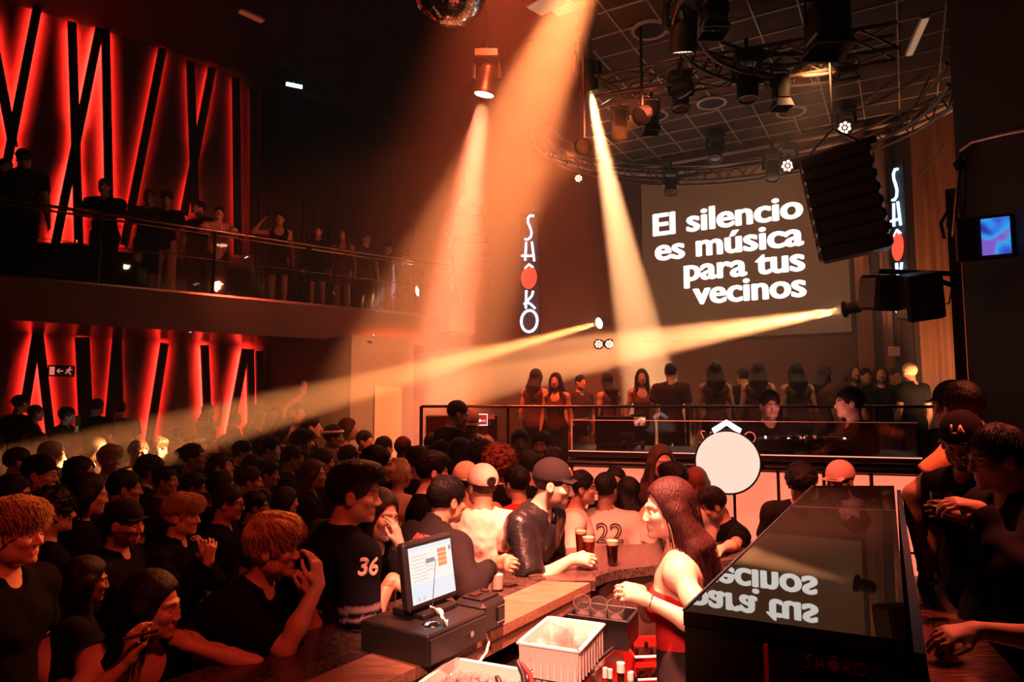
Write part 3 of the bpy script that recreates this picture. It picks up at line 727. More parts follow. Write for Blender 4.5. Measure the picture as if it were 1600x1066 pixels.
# ---------------------------------------------------------------- right gallery: red-lit rail, pole, screen
t = thing('gallery_rail', 'thin red-lit rail bending down into a pole along the dark right gallery', 'railing', P(1500, 300, 5.6)); o = Vector(t.location)
mat('rail_red', (.55, .10, .08), .3, .6)
MB().tube([P(1640, 196, 4.3) - o, P(1568, 210, 4.95) - o, P(1520, 222, 5.4) - o, P(1502, 236, 5.6) - o], .018, 8).build('handrail', 'rail_red', t, smooth=40)
MB().tube([P(1502, 236, 5.6) - o, P(1496, 300, 5.6) - o, P(1490, 370, 5.62) - o], .016, 8).build('pole', 'rail_metal', t, smooth=40)
MB().tube([P(1499, 236, 5.55) - o + Vector((.06, 0, 0)), P(1494, 340, 5.6) - o + Vector((.06, 0, 0))], .01, 8).build('pole', 'rail_metal', t, smooth=40)
MB().sphere(P(1499, 258, 5.6) - o, .05, 12, 8).build('joint', 'black_metal', t, smooth=True)
t = thing('clamp_lamp', 'small dark lamp with round bracket clamped to the dark pillar', 'lamp', P(1492, 352, 5.8)); 
MB().sphere((0, 0, 0), .075, 14, 10, (1, .8, 1)).build('housing', 'black_metal', t, smooth=True)
MB().tube([(-.1, 0, -.12), (-.12, 0, .02), (-.06, 0, .12), (.06, 0, .12), (.12, 0, .02), (.1, 0, -.12)], .015, 6).build('bracket', 'rail_metal', t)
# big wall television showing blue
def screenmat(name, cols, strength, scale):
    m = bpy.data.materials.new(name); MATS[name] = m; m.use_nodes = True; nt = m.node_tree; b = nt.nodes['Principled BSDF']
    n = nt.nodes.new('ShaderNodeTexNoise'); n.inputs['Scale'].default_value = scale; n.inputs['Detail'].default_value = 1.5
    tc = nt.nodes.new('ShaderNodeTexCoord'); nt.links.new(tc.outputs['Object'], n.inputs['Vector'])
    cr = nt.nodes.new('ShaderNodeValToRGB'); el = cr.color_ramp.elements
    el[0].position = .36; el[0].color = (*cols[0], 1); el[1].position = .64; el[1].color = (*cols[-1], 1)
    for i, c in enumerate(cols[1:-1]): e = el.new(.36 + .28 * (i + 1) / (len(cols) - 1)); e.color = (*c, 1)
    nt.links.new(n.outputs[0], cr.inputs[0]); nt.links.new(cr.outputs[0], b.inputs['Emission Color']); b.inputs['Emission Strength'].default_value = strength
    b.inputs['Base Color'].default_value = (.02, .02, .02, 1)
screenmat('tv_picture', [(.02, .03, .25), (.03, .12, .6), (.02, .3, .6), (.16, .08, .45)], 1.3, 6.)
t = thing('television', 'wall screen glowing blue in the dark right gallery', 'television', P(1556, 369, 4.95)); M = Matrix.Rotation(R(-33), 3, 'Z')
MB().box(M @ Vector((-.07, .035, 0)), (.36, .05, .33), M, bev=.012).build('frame', 'black_plastic', t)
MB().box((0, 0, 0), (.175, .03, .27), M).build('display', 'tv_picture', t)

# ---------------------------------------------------------------- rail of the raised area, DJ booth
railing('stage_railing', (-.95, 7.2), (4.5, 6.7), 1.03, 7, 'level thin railing with smoked panels in front of the raised guests behind the booth', top=.965, rail_r=.016, second=False, wires=False)
BL, BR_ = Vector((.475, 5.46, 0)), Vector((2.80, 4.75, 0)); BD = (BR_ - BL); BLEN = BD.length; BU = BD.normalized(); BNn = Vector((BU.y, -BU.x, 0)); BA = math.atan2(BU.y, BU.x); ZB = 1.64
mat('panel_glow', (.5, .2, .16), .6, emit=(1, .19, .10), estr=1.25)
emitter('edge_glow', (1, .30, .2), 1.3); emitter('disc_white', (1, .74, .60), .98); emitter('chevron_white', (.93, .90, 1), 3.)
booth = thing('dj_booth', 'long DJ booth with glowing pink-red front panels and a dark top ledge', 'DJ booth', BL, BA)
NP = 8; pw = BLEN / NP
MB().box((BLEN / 2, .38, ZB / 2 - .02), (BLEN, .66, ZB - .06)).build('body', 'black_plastic', booth)
for i in range(NP):
    MB().box((pw * (i + .5), .022, ZB / 2 - .03), (pw - .02, .03, ZB - .16), bev=.004).build('light_panel', 'panel_glow', booth)
for i in range(NP + 1):
    MB().box((pw * i, .0, ZB / 2 - .02), (.02, .05, ZB - .08)).build('mullion', 'black_metal', booth)
MB().box((BLEN / 2, .36, ZB), (BLEN + .06, .76, .05), bev=.008).build('worktop', 'black_plastic', booth)
mb = MB(); mb.tube([(-.02, -.035, ZB - .07), (BLEN + .02, -.035, ZB - .07)], .022, 8); mb.build('front_rail', 'black_metal', booth, smooth=50)
MB().box((BLEN / 2, -.026, ZB + .02), (BLEN + .04, .006, .008)).build('lit_edge', 'edge_glow', booth)
MB().tube([(0, -.02, ZB - .62), (BLEN, -.02, ZB - .62)], .009, 6).build('front_rod', 'black_metal', booth)
# glass screen standing on the worktop
gs = thing('glass_screen', 'low clear glass screen standing on the DJ booth ledge with faint letters', 'glass screen', BL + Vector((0, 0, ZB + .026)), BA); GH = .235
MB().box((BLEN / 2, 0, GH / 2), (BLEN, .01, GH)).build('front_pane', 'glass', gs)
MB().box((0.005, .34, GH / 2), (.01, .66, GH)).build('side_pane', 'glass', gs)
MB().box((BLEN - .005, .34, GH / 2), (.01, .66, GH)).build('side_pane', 'glass', gs)
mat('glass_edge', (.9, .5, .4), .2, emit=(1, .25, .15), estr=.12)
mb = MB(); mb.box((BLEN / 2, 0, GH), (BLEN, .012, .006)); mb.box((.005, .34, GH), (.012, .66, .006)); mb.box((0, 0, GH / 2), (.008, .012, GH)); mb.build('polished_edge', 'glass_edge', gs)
mat('etched', (.9, .4, .3), .5, emit=(1, .2, .12), estr=.45)
def booth_u(px, py=700): # distance along the booth front seen at a pixel column
    r = ray(px, py); den = BU.x * r.y - BU.y * r.x
    return -(BL.x * r.y - BL.y * r.x) / den
def logo_flat(parent, c, xdir, hgt, m, nm='lettering', gap=False, only=None, mirror=False):
    """the horizontal five-sign lettering: S H (circumflex over disc) K O, drawn in strokes"""
    xd = Vector(xdir).normalized(); k = hgt
    L = {'S': [[(.25, .5), (.0, .55), (-.12, .4), (.02, .1), (.12, -.2), (.02, -.5), (-.28, -.5)]], 'H': [[(-.2, .5), (-.25, -.5)], [(.2, .5), (.28, -.5)], [(-.4, -.1), (.36, -.14)]], 'K': [[(-.18, .5), (-.2, -.5)], [(.25, .5), (.1, .1), (-.3, -.12)], [(-.05, -.05), (.15, -.2), (.35, -.5)]], 'O': [[(.48 * math.cos(a * math.pi / 8), .5 * math.sin(a * math.pi / 8)) for a in range(17)]]}
    xs = {'S': -2.1, 'H': -1.15, 'K': 1.05, 'O': 2.1}
    for ch, ox in xs.items():
        if only and ch not in only: continue
        mb = MB()
        for s in L[ch]: mb.tube([c + xd * ((u + ox) * k * (-1 if mirror else 1)) + Vector((0, 0, v * k)) for u, v in s], .05 * k, 6)
        mb.build(nm, m, parent)
    if not only:
        mb = MB(); mb.tube([c + xd * (u * k) + Vector((0, 0, v * k)) for u, v in ((-.3, .62), (0, .85), (.3, .62))], .06 * k, 6); mb.build(nm, m, parent)
        q = c + xd.cross(Vector((0, 0, 1))) * .001
        mb = MB(); mb.lathe([(.001, 0), (.5 * k, 0)], n=24); o = mb.build('lettering_disc', m, parent); o.matrix_basis = plane_matrix(q, xd)
uS, uO = booth_u(1098), booth_u(1172)
logo_flat(gs, Vector(((uS + uO) / 2, -.012, .118)), (1, 0, 0), (uO - uS) / 4.2, 'etched', only='SHKO')
# glowing disc and chevron on the booth front
u0 = booth_u(1136)
t = thing('disc_lamp', 'big glowing white disc lamp on the front of the DJ booth', 'lamp', BL + BU * u0 + BNn * .10 + Vector((0, 0, P(1136, 723, 5.0).z)), BA)
rd = .222
mb = MB(); mb.lathe([(rd, -.07), (rd + .012, -.07), (rd + .012, .012), (rd, .012)], n=48); o = mb.build('rim', 'black_metal', t, smooth=40); o.rotation_euler = (math.pi / 2, 0, 0)
mb = MB(); mb.lathe([(.001, .006), (rd * .9, .004), (rd, -.006)], n=48); o = mb.build('diffuser', 'disc_white', t, smooth=True); o.rotation_euler = (math.pi / 2, 0, 0)
MB().box((0, .06, 0), (.12, .08, .12)).build('mount', 'black_metal', t)
t2 = thing('chevron_lamp', 'small bright white chevron lamp right above the glowing disc', 'lamp', BL + BU * u0 + BNn * .10 + Vector((0, 0, P(1135, 668, 5.0).z)), BA)
mb = MB()
for s in (-1, 1): mb.add([(0, -.012, .055), (s * .105, -.012, -.012), (s * .088, -.012, -.048), (0, -.012, .014), (0, .02, .055), (s * .105, .02, -.012), (s * .088, .02, -.048), (0, .02, .014)], [(0, 1, 2, 3), (4, 7, 6, 5), (0, 4, 5, 1), (1, 5, 6, 2), (2, 6, 7, 3)])
mb.build('lit_face', 'chevron_white', t2)
MB().box((0, .05, -.03), (.05, .06, .03)).build('mount', 'black_metal', t2)
# gear on the booth
emitter('led_white', (.9, .9, 1), 8.); emitter('led_orange', (1, .4, .1), 6.)
def deck(u, v, w_, label, seed, nm='media_player'):
    t = thing(nm, label, 'DJ player', BL + BU * u - BNn * v + Vector((0, 0, ZB + .026)), BA, None); rnd = random.Random(seed)
    MB().box((0, 0, .05), (w_, .34, .10), bev=.012).build('housing', 'black_plastic', t)
    if nm == 'media_player':
        MB().lathe([(.001, .118), (.085, .118), (.095, .10)], (0, -.05, 0), 24).build('jog_wheel', 'black_metal', t, smooth=40)
    else:
        mb = MB()
        for i in range(4):
            for j in range(5): mb.cyl((-.09 + .06 * i, -.1 + .05 * j, .10), (-.09 + .06 * i, -.1 + .05 * j, .122), .011, n=8)
        mb.build('control_knob_print', 'black_metal', t)
    mb = MB()
    for i in range(7): mb.box((rnd.uniform(-.4, .4) * w_, rnd.uniform(-.12, .14), .106), (.012, .012, .006))
    mb.build('led_dot_pattern', 'led_white' if seed % 2 else 'led_orange', t)
deck(booth_u(1222), .33, .30, 'media player on the DJ booth just past the glowing disc, dotted with tiny lights', 1)
deck(booth_u(1262), .33, .26, 'mixer between the two media players on the DJ booth', 2, 'dj_mixer')
deck(booth_u(1304), .33, .30, 'media player on the DJ booth below the man in profile', 3)
t = thing('laptop', 'closed-looking dark laptop screen standing at the haze end of the booth', 'laptop', BL + BU * booth_u(950) - BNn * .5 + Vector((0, 0, ZB + .026)), BA)
MB().box((0, 0, .012), (.32, .22, .022), bev=.004).build('keyboard_base', 'black_plastic', t)
MB().box((0, -.12, .14), (.32, .012, .24), Matrix.Rotation(R(12), 3, 'X'), bev=.004).build('screen_lid', 'black_plastic', t)
t = thing('headphones', 'black headphones lying on the booth behind the hooded woman', 'headphones', BL + BU * booth_u(985) - BNn * .2 + Vector((0, 0, ZB + .026)), BA)
MB().tube([(.085 * math.cos(a * math.pi / 10), .085 * math.sin(a * math.pi / 10), .035) for a in range(11)], .009, 8).build('headband', 'black_plastic', t, smooth=50)
for s in (-1, 1): MB().cyl((s * .085, 0, .035), (s * .06, 0, .035), .034, n=14).build('ear_cup', 'black_plastic', t, smooth=40)
emitter('sign_red', (1, .05, .04), .5); emitter('sign_white', (1, .7, .6), 2.)
def lit_sign(nm, label, c, w_, h_, ang, logo=True):
    t = thing(nm, label, 'sign', c, ang)
    MB().box((0, .02, 0), (w_, .03, h_), bev=.004).build('housing', 'black_plastic', t)
    MB().box((0, 0, 0), (w_ * .96, .012, h_ * .94)).build('lit_face', 'sign_red', t)
    fr = MB(); r_ = .006
    fr.tube([(-w_ / 2, -.008, -h_ / 2), (w_ / 2, -.008, -h_ / 2), (w_ / 2, -.008, h_ / 2), (-w_ / 2, -.008, h_ / 2)], r_, 6, closed=True); fr.build('lit_frame', 'sign_white', t)
    if logo: logo_flat(t, Vector((0, -.012, -.01)), (1, 0, 0), w_ * .15, 'sign_white')
    return t
c1 = P(750, 656, 7.05); lit_sign('lit_sign', 'small red lit screen with white letters behind the two men at the haze end', c1, .15, .11, 0)
MB_ = MB().box((0, .02, .04), (.07, .02, .06)); 
t = thing('display', 'narrow red lit panel joined beside the small letter screen', 'screen', P(768, 652, 7.06)); MB().box((0, .01, 0), (.075, .03, .05), bev=.004).build('housing', 'black_plastic', t); MB().box((0, -.008, 0), (.065, .01, .04)).build('lit_face', 'sign_red', t)
mat('sparkle', (.5, .2, .1), .4, emit=(1, .45, .25), estr=1.2, noise=.9, nscale=30)
c2 = P(997, 657, 6.7); t = thing('video_display', 'small bright video display on the rail behind the booth, above the headphones', 'screen', c2)
MB().box((0, .015, 0), (.15, .03, .115), bev=.004).build('housing', 'black_plastic', t)
screenmat('video_pattern', [(.15, .02, .01), (.5, .12, .07), (1, .6, .4)], 1.2, 26.)
MB().box((0, -.004, -.01), (.14, .012, .085)).build('lit_face', 'video_pattern', t)
# guest-service cabinet and table at the haze end
t = thing('service_cabinet', 'tall dark cabinet with ledge behind the man in the black T-shirt', 'cabinet', P(720, 690, 7.1).xy.to_3d())
MB().box((0, .2, .95), (.74, .3, 1.9), bev=.01).build('body', 'fascia', t); MB().box((0, .05, 1.42), (.74, .06, .03)).build('ledge', 'rail_metal', t)
railing('floor_railing', (P(640, 700, 6.6).x, 6.6), (P(772, 700, 6.35).x, 6.35), 0, 3, 'dark floor railing in front of the man writing at the haze end', top=1.6, glass=False, second=False, wires=False)

# ---------------------------------------------------------------- the bar
ZT = 1.15
ID = Vector((.552, .834, 0)); IN = Vector((-.834, .552, 0)); I0 = Vector((.40, 3.50, 0))
def bar(t, off): p = I0 + ID * t + IN * off; return (p.x, p.y)
inner_curve = [Z(930, 902, ZT), Z(948, 895, ZT), Z(970, 890, ZT), Z(1018, 885, ZT), Z(1070, 881, ZT), Z(1130, 876, ZT), Z(1200, 868, ZT), Vector((1.78, 3.95, 0))]
outer_curve = [Vector((2.3, 4.35, 0)), Z(1200, 846, ZT), Z(1120, 847, ZT), Z(1023, 849, ZT), Z(940, 853, ZT), Z(883, 857, ZT)]
gr_poly = [bar(-4.2, .22), bar(-.12, .22), (I0.x + .02, I0.y + .03)] + [(p.x, p.y) for p in inner_curve] + [(p.x, p.y) for p in outer_curve] + [bar(.25, .56), bar(-.4, .60), bar(-4.2, .60)]
counter = thing('bar_counter', 'long bar counter with speckled stone top, wooden inner strip and curved end', 'bar counter', (0, 0, 0))
MB().prism(gr_poly, ZT - .05, ZT).build('stone_top', 'bar_granite', counter)
MB().prism([bar(-4.2, 0), bar(-.02, 0), bar(-.12, .218), bar(-4.2, .218)], ZT - .09, ZT + .001).build('wood_strip', 'bar_wood', counter)
body = [bar(-4.2, .30), bar(-.1, .30), (.50, 3.72), (.62, 3.80), (.95, 3.90), (1.4, 4.0), (1.75, 4.1), (2.1, 4.25), (1.3, 4.22), (.55, 4.12), bar(.1, .47), bar(-4.2, .5)]
MB().prism(body, 0, ZT - .05).build('front', 'bar_front', counter)
mb = MB(); mb.tube([Vector((*bar(-4.2, .002), ZT - .045)), Vector((*bar(-.02, .002), ZT - .045))], .006, 6); mb.build('edge_trim', 'rail_metal', counter)
# white-handled cable over the inner edge
q = [Z(750, 988, ZT + .004), Z(760, 992, ZT + .004), Z(764, 1004, ZT - .03), P(760, 1020, 2.52), P(748, 1036, 2.5)]
tag(MB().tube(q, .0045, 6).build('white_cable', 'white_plastic', smooth=50), 'white cable hanging over the wooden inner edge below the card terminal', 'cable')

# till: drawer, monitor, spike, printer
BAR_A = math.atan2(ID.y, ID.x)
dcorner = Vector((-.282, 2.39, ZT)); dc = dcorner + ID * .165 + IN * .16
t = thing('cash_drawer', 'flat black cash drawer on the wooden edge of the bar under the till screen', 'cash drawer', dc, BAR_A)
MB().box((0, 0, .055), (.34, .32, .105), bev=.006).build('housing', 'black_plastic', t)
MB().box((0, -.162, .052), (.325, .012, .085), bev=.004).build('drawer_front', 'black_plastic', t)
MB().cyl((.06, -.168, .055), (.06, -.176, .055), .011, n=14).build('lock', 'chrome', t)
mc = dc + IN * .03 + ID * .05 + Vector((0, 0, .105))
t = thing('till_monitor', 'black till monitor with a lit pale screen standing on the cash drawer', 'monitor', mc, BAR_A)
MB().box((0, .01, .012), (.20, .16, .022), bev=.008).build('foot', 'black_plastic', t)
MB().box((0, .05, .09), (.07, .05, .15), Matrix.Rotation(R(-6), 3, 'X'), bev=.01).build('neck', 'black_plastic', t)
TM = Matrix.Rotation(R(-9), 3, 'X'); sc0 = Vector((0, .0, .150))
MB().box(sc0, (.285, .045, .245), TM, bev=.012).build('bezel', 'black_plastic', t)
emitter('screen_ui', (.93, .90, .84), 1.0); emitter('ui_orange', (1, .34, .12), .85); emitter('ui_grey', (.42, .46, .52), .6); emitter('ui_blue', (.74, .84, .92), 1.0); emitter('ui_sand', (.85, .74, .55), .8)
def ui(u0, u1, v0, v1, m, nm, lift=.0245): # screen rectangle in fractions
    W_, H_ = .245, .20; c = sc0 + TM @ Vector(((u0 + u1) / 2 * W_ - W_ / 2, -lift, (v0 + v1) / 2 * H_ - H_ / 2)); return MB().box(c, ((u1 - u0) * W_, .003, (v1 - v0) * H_), TM).build(nm, m, t)
ui(0, 1, 0, 1, 'screen_ui', 'display', .0235); ui(.02, .98, .02, .34, 'ui_blue', 'ui_panel'); ui(0, 1, .93, 1, 'ui_blue', 'ui_bar'); ui(.36, .56, .66, .74, 'ui_grey', 'ui_field', .026); ui(.93, .97, .80, .88, 'ui_grey', 'ui_tab', .026)
mb = MB()
for i in range(3):
    for j in range(4):
        c = sc0 + TM @ Vector(((.68 + .07 * i) * .245 - .1225, -.026, (.58 + .085 * j) * .20 - .1)); mb.box(c, (.014, .003, .0145), TM)
mb.build('ui_button_pattern', 'ui_orange', t)
mb = MB()
for v in (.4, .46, .52, .58, .64, .70, .77, .83): mb.box(sc0 + TM @ Vector((-.07, -.026, v * .2 - .1)), (.085 if v != .58 else .06, .003, .0025), TM)
for v in (.54, .60): mb.box(sc0 + TM @ Vector((-.01, -.026, v * .2 - .1)), (.04, .003, .003), TM)
for u in (.13, .24): MB().box(sc0 + TM @ Vector((u * .245 - .1225, -.026, .07 * .2 - .1)), (.010, .003, .012), TM).build('ui_icon', 'ui_sand', t)
mb.build('ui_text_pattern', 'ui_sand', t)
t = thing('receipt_spike', 'thin metal spike on a chrome foot with a crumpled paper receipt, on the cash drawer', 'receipt spike', Z(674, 976, ZT + .108))
MB().lathe([(.001, .012), (.02, .010), (.034, .0)], n=18).build('foot', 'chrome', t, smooth=True); MB().cyl((0, 0, .01), (.012, .012, .225), .0016, .0008, 6).build('needle', 'chrome', t)
rnd = random.Random(5); vs = []; n = 9
for i in range(n):
    for j in range(6):
        u = i / (n - 1); x = -.005 + .075 * u + .012 * math.sin(5 * u); z = .062 - .058 * u + .008 * math.sin(9 * u + j); vs.append((x + rnd.uniform(-.003, .003), -.03 + .010 * j + rnd.uniform(-.003, .003), z + .006 * math.cos(j * 1.7)))
o = MB().add(vs, [(i * 6 + j, i * 6 + j + 1, (i + 1) * 6 + j + 1, (i + 1) * 6 + j) for i in range(n - 1) for j in range(5)]).build('receipt', 'paper', smooth=True); o.parent = t
o.modifiers.new('thick', 'SOLIDIFY').thickness = .0012
pc = Vector((-.11, 2.80, ZT)) + IN * .02
t = thing('receipt_printer', 'black receipt printer with buttons on the wooden strip beside the cash drawer', 'printer', pc, BAR_A)
MB().box((0, 0, .06), (.16, .15, .12), bev=.016).build('housing', 'black_plastic', t); MB().box((0, .0, .124), (.12, .10, .012), bev=.004).build('lid', 'black_metal', t)
mb = MB(); mb.box((-.02, .01, .133), (.05, .03, .006)); mb.box((.045, .01, .133), (.025, .03, .006)); mb.build('button', 'rail_metal', t)
MB().box((.03, -.077, .062), (.055, .006, .065), bev=.004).build('display_window', 'chrome', t); MB().box((.03, -.081, .062), (.044, .004, .054)).build('window_pane', 'black_metal', t)

# ---------------------------------------------------------------- drinking glasses
def tumbler(loc, label, r0, r1, h, fill, liquid, foam=0., group=None, straw=0, nm='drinking_glass', tilt=None, gm='drink_glass'):
    t = thing(nm, label, 'glass', loc, group=group)
    if tilt: t.rotation_euler = tilt
    MB().lathe([(.0005, .0), (r0, 0), (r1, h), (r1 - .0022, h), (r0 - .002, .010), (.0005, .010)], n=28).build('bowl', gm, t, smooth=50)
    if fill:
        z1 = h * fill; rr = lambda z: r0 + (r1 - r0) * z / h - .0028
        MB().lathe([(.0005, .011), (rr(.011), .011), (rr(z1), z1), (.0005, z1)], n=28).build('drink', liquid, t, smooth=50)
        if foam: MB().lathe([(.0005, z1), (rr(z1) , z1), (rr(z1 + foam), z1 + foam), (rr(z1 + foam) * .6, z1 + foam + .004), (.0005, z1 + foam + .003)], n=28).build('foam', 'foam', t, smooth=60)
    for k in range(straw):
        MB().tube([(.01 * k, -.01, .015), (.02 + .01 * k, .012 - .02 * k, h * 1.5)], .0032, 6).build('straw', 'black_plastic', t)
    return t
tumbler(Z(957, 884, ZT), 'dark beer with a pale foam head standing alone on the curved bar top', .027, .038, .152, .74, 'cola', .022, 'pints of dark beer on the bar')
tumbler(Z(920, 877, ZT), 'dark beer with foam inside the hand of the man in the leather jacket', .027, .038, .150, .74, 'beer', .022, 'pints of dark beer on the bar')
tumbler(Z(908, 866, ZT), 'reddish beer standing just behind the beer held in the hand', .027, .038, .150, .80, 'beer', .015, 'pints of dark beer on the bar')
tumbler(Z(777, 923, ZT), 'tall glass half filled with milky white drink beside the receipt printer', .029, .036, .155, .48, 'milk')
tumbler(Z(787, 895, ZT) + Vector((0, 0, .085)), 'short clear tumbler with a straw held above the milky drink', .034, .040, .095, .3, 'beer', straw=1)
tumbler(Z(604, 960, ZT), 'large empty dark tumbler on the bar between the till and the number jersey', .036, .046, .15, 0, 'cola')

# ---------------------------------------------------------------- behind the bar: steel worktop, crates, ice, bottles
ZW = .985
t = thing('steel_workbench', 'stainless steel workbench under the bar holding the glass crate', 'workbench', (0, 0, 0))
wb = [bar(-3.2, .12), bar(-.05, .25), (.57, 3.42), (.534, 3.22), (.17, 2.59), (-1.35, .0)]
MB().prism(wb, ZW - .03, ZW).build('top', 'steel', t)
wb2 = [bar(-3.1, .1), bar(-.1, .2), (.54, 3.4), (.51, 3.22), (.15, 2.6), (-1.3, .05)]
MB().prism(wb2, 0.08, ZW - .03).build('cabinet', 'steel', t)
mb = MB(); mb.tube([(.534, 3.22, ZW + .004), (.17, 2.59, ZW + .004), (-1.35, .0, ZW + .004)], .012, 8); mb.build('front_lip', 'steel', t, smooth=50)
mb = MB(); mb.tube([(.57, 3.41, ZW + .004), (.534, 3.22, ZW + .004)], .012, 8); mb.build('end_lip', 'steel', t, smooth=50)
def crate(name, label, loc, yaw, wx, wy, h, m, wall=.008, ribs=0, flare=.0, cat='crate'):
    t = thing(name, label, cat, loc, yaw)
    mb = MB()
    def shell(w0x, w0y, w1x, w1y, z0, z1):
        a = [(-w0x, -w0y, z0), (w0x, -w0y, z0), (w0x, w0y, z0), (-w0x, w0y, z0)]; b = [(-w1x, -w1y, z1), (w1x, -w1y, z1), (w1x, w1y, z1), (-w1x, w1y, z1)]; return a + b
    o0 = shell(wx / 2 - flare, wy / 2 - flare, wx / 2, wy / 2, 0, h); i0 = shell(wx / 2 - flare - wall, wy / 2 - flare - wall, wx / 2 - wall, wy / 2 - wall, wall, h)
    mb.add(o0 + i0, [(3, 2, 1, 0), (0, 1, 5, 4), (1, 2, 6, 5), (2, 3, 7, 6), (3, 0, 4, 7), (8, 9, 10, 11), (8, 12, 13, 9), (9, 13, 14, 10), (10, 14, 15, 11), (11, 15, 12, 8), (4, 5, 13, 12), (5, 6, 14, 13), (6, 7, 15, 14), (7, 4, 12, 15)])
    mb.build('tub', m, t)
    mb = MB()
    for sx in (-1, 1): mb.box((sx * wx / 2, 0, h), (.016, wy + .016, .012), bev=.004); mb.box((0, sx * wy / 2, h), (wx + .016, .016, .012), bev=.004)
    mb.build('rim', m, t)
    if ribs:
        mb = MB()
        for i in range(ribs):
            u = (i + .5) / ribs - .5
            for s in (-1, 1): mb.box((s * (wx / 2 - flare / 2 + .003), u * wy, h / 2), (.008, .006, h * .92)); mb.box((u * wx, s * (wy / 2 - flare / 2 + .003), h / 2), (.006, .008, h * .92))
        mb.build('rib_groove', m, t)
    return t
CY = math.atan2(.30, .13)
cc = Vector((.205, 2.86, ZW + .002))
crate('glass_crate', 'white ribbed plastic crate full of drinking glasses on the steel workbench', cc, CY, .34, .245, .125, 'white_plastic', ribs=9, flare=.008)
CM = Matrix.Rotation(CY, 3, 'Z'); GG = 'clear glasses lying in the white crate'
lab = ['glass lying at the back corner of the white crate, mouth up', 'glass at the back of the white crate with its rim towards the bar', 'glass lying across the middle of the white crate', 'glass leaning on the crate wall nearest the bartender', 'upper glass on the pile in the white crate', 'glass at the till end of the white crate', 'glass lying at the front wall of the white crate', 'glass half hidden at the bottom of the white crate pile']
rnd = random.Random(3); proto = None
gp = [(.11, .06), (.10, -.04), (.02, .05), (.03, -.06), (.05, .0), (-.07, .06), (-.08, -.05), (-.12, .0)]
for i, (x, y) in enumerate(gp):
    loc = cc + CM @ Vector((x, y, 0)) + Vector((0, 0, .052 + (.045 if i == 4 else 0)))
    if proto is None: g = proto = tumbler(loc, lab[0], .030, .037, .095, 0, 'cola', group=GG, gm='whitened_glass')
    else: g = copy_tree(proto); g.location = loc; g['label'] = lab[i]
    g.rotation_euler = (R(rnd.uniform(60, 95)), R(rnd.uniform(-15, 15)), R(rnd.uniform(0, 360)))
bc = Vector((.41, 3.16, ZW + .002))
crate('drying_rack', 'black wire-edged crate of glasses at the far end of the workbench', bc, CY, .20, .27, .12, 'black_plastic')
lab = ['tumbler slanting forward in the black crate, nearest the bartender', 'tumbler slanting in the middle of the black crate', 'tumbler slanting in the black crate beside the white crate']
for i in range(3):
    g = copy_tree(proto); g['label'] = lab[i]; g['group'] = 'glasses leaning in the black crate'; g.location = bc + CM @ Vector((-.045, -.07 + .075 * i, .10)); g.rotation_euler = (R(38), R(12), CY - R(90)); g.scale = (1.05, 1.05, 1.2)
# ice tub
ic = Vector((-.194, 2.20, ZW + .002))
crate('ice_tub', 'pale plastic tub heaped with ice cubes, half under the bar edge', ic, CY, .62, .30, .14, 'white_plastic', flare=.01)
mb = MB(); rnd = random.Random(8); IM = Matrix.Rotation(CY, 3, 'Z')
for i in range(520):
    x, y = rnd.uniform(-.28, .28), rnd.uniform(-.12, .12); z = .10 + .06 * (1 - (x / .3) ** 2) * (1 - (y / .14) ** 2) * rnd.random()
    mb.box(IM @ Vector((x, y, z)), tuple(rnd.uniform(.02, .034) for _ in range(3)), Euler((rnd.uniform(0, 3), rnd.uniform(0, 3), rnd.uniform(0, 3))).to_matrix(), bev=.005)
tag(mb.build('ice_cubes', 'ice', loc=ic), 'heap of clear ice cubes filling the pale tub', 'ice', kind='stuff')
for i, (a, b, lb) in enumerate((((808, 1034), (822, 1075), 'upright dark tongs leaning on the ice tub rim, taller of two'), ((776, 1058), (782, 1085), 'shorter dark scoop handle sticking out of the ice'))):
    p0, p1 = P(*a, 2.34), P(*b, 2.28); t = thing('ice_tongs' if i == 0 else 'ice_scoop', lb, 'bar tool', p1)
    MB().tube([p0 - p1, (p0 - p1) * .5 + Vector((.006, 0, 0)), Vector((0, 0, -.03))], [.008, .011, .007], 8).build('handle', 'black_plastic', t, smooth=60)
    if i == 0: MB().tube([p0 - p1 + Vector((.004, .01, 0)), (p0 - p1) * .5 + Vector((.026, .01, 0)), Vector((.03, .01, -.03))], [.006, .009, .006], 8).build('second_arm', 'red_plastic', t, smooth=60)
    else: MB().sphere((0, 0, -.03), .03, 12, 8, (1, 1, .7)).build('scoop_bowl', 'steel', t, smooth=True)

def bottle(loc, label, r, h, m, cap='white_plastic', group=None, nm='bottle', lbl=None, sq=0):
    t = thing(nm, label, 'bottle', loc, group=group)
    MB().lathe([(.0005, 0), (r, 0), (r, h * .55), (r * .95, h * .6), (r * .45, h * .74), (r * .36, h * .78), (r * .36, h * .90), (.0005, h * .90)], n=20).build('body', m, t, smooth=50)
    MB().cyl((0, 0, h * .89), (0, 0, h), r * .42, n=14).build('cap', cap, t, smooth=40)
    if lbl: MB().lathe([(r + .0008, h * .16), (r + .0008, h * .46)], n=20).build('paper_label', lbl, t, smooth=50)
    return t
mat('bottle_dark', (.03, .006, .004), .08, coat=.5); mat('bottle_red', (.35, .02, .01), .1, coat=.4); mat('bottle_green', (.02, .05, .015), .08, coat=.5); mat('crate_red', (.72, .018, .015), .35)
t = thing('bottle_shelf', 'low steel shelf in front of the workbench holding liquor bottles', 'shelf', (.40, 2.80, 0), BAR_A)
MB().box((0, 0, .60), (.55, .16, .02)).build('shelf_board', 'steel', t); MB().box((0, -.08, .63), (.55, .01, .06)).build('front_lip', 'steel', t)
for s in (-1, 1): MB().box((s * .25, 0, .295), (.03, .14, .59)).build('leg', 'steel', t)
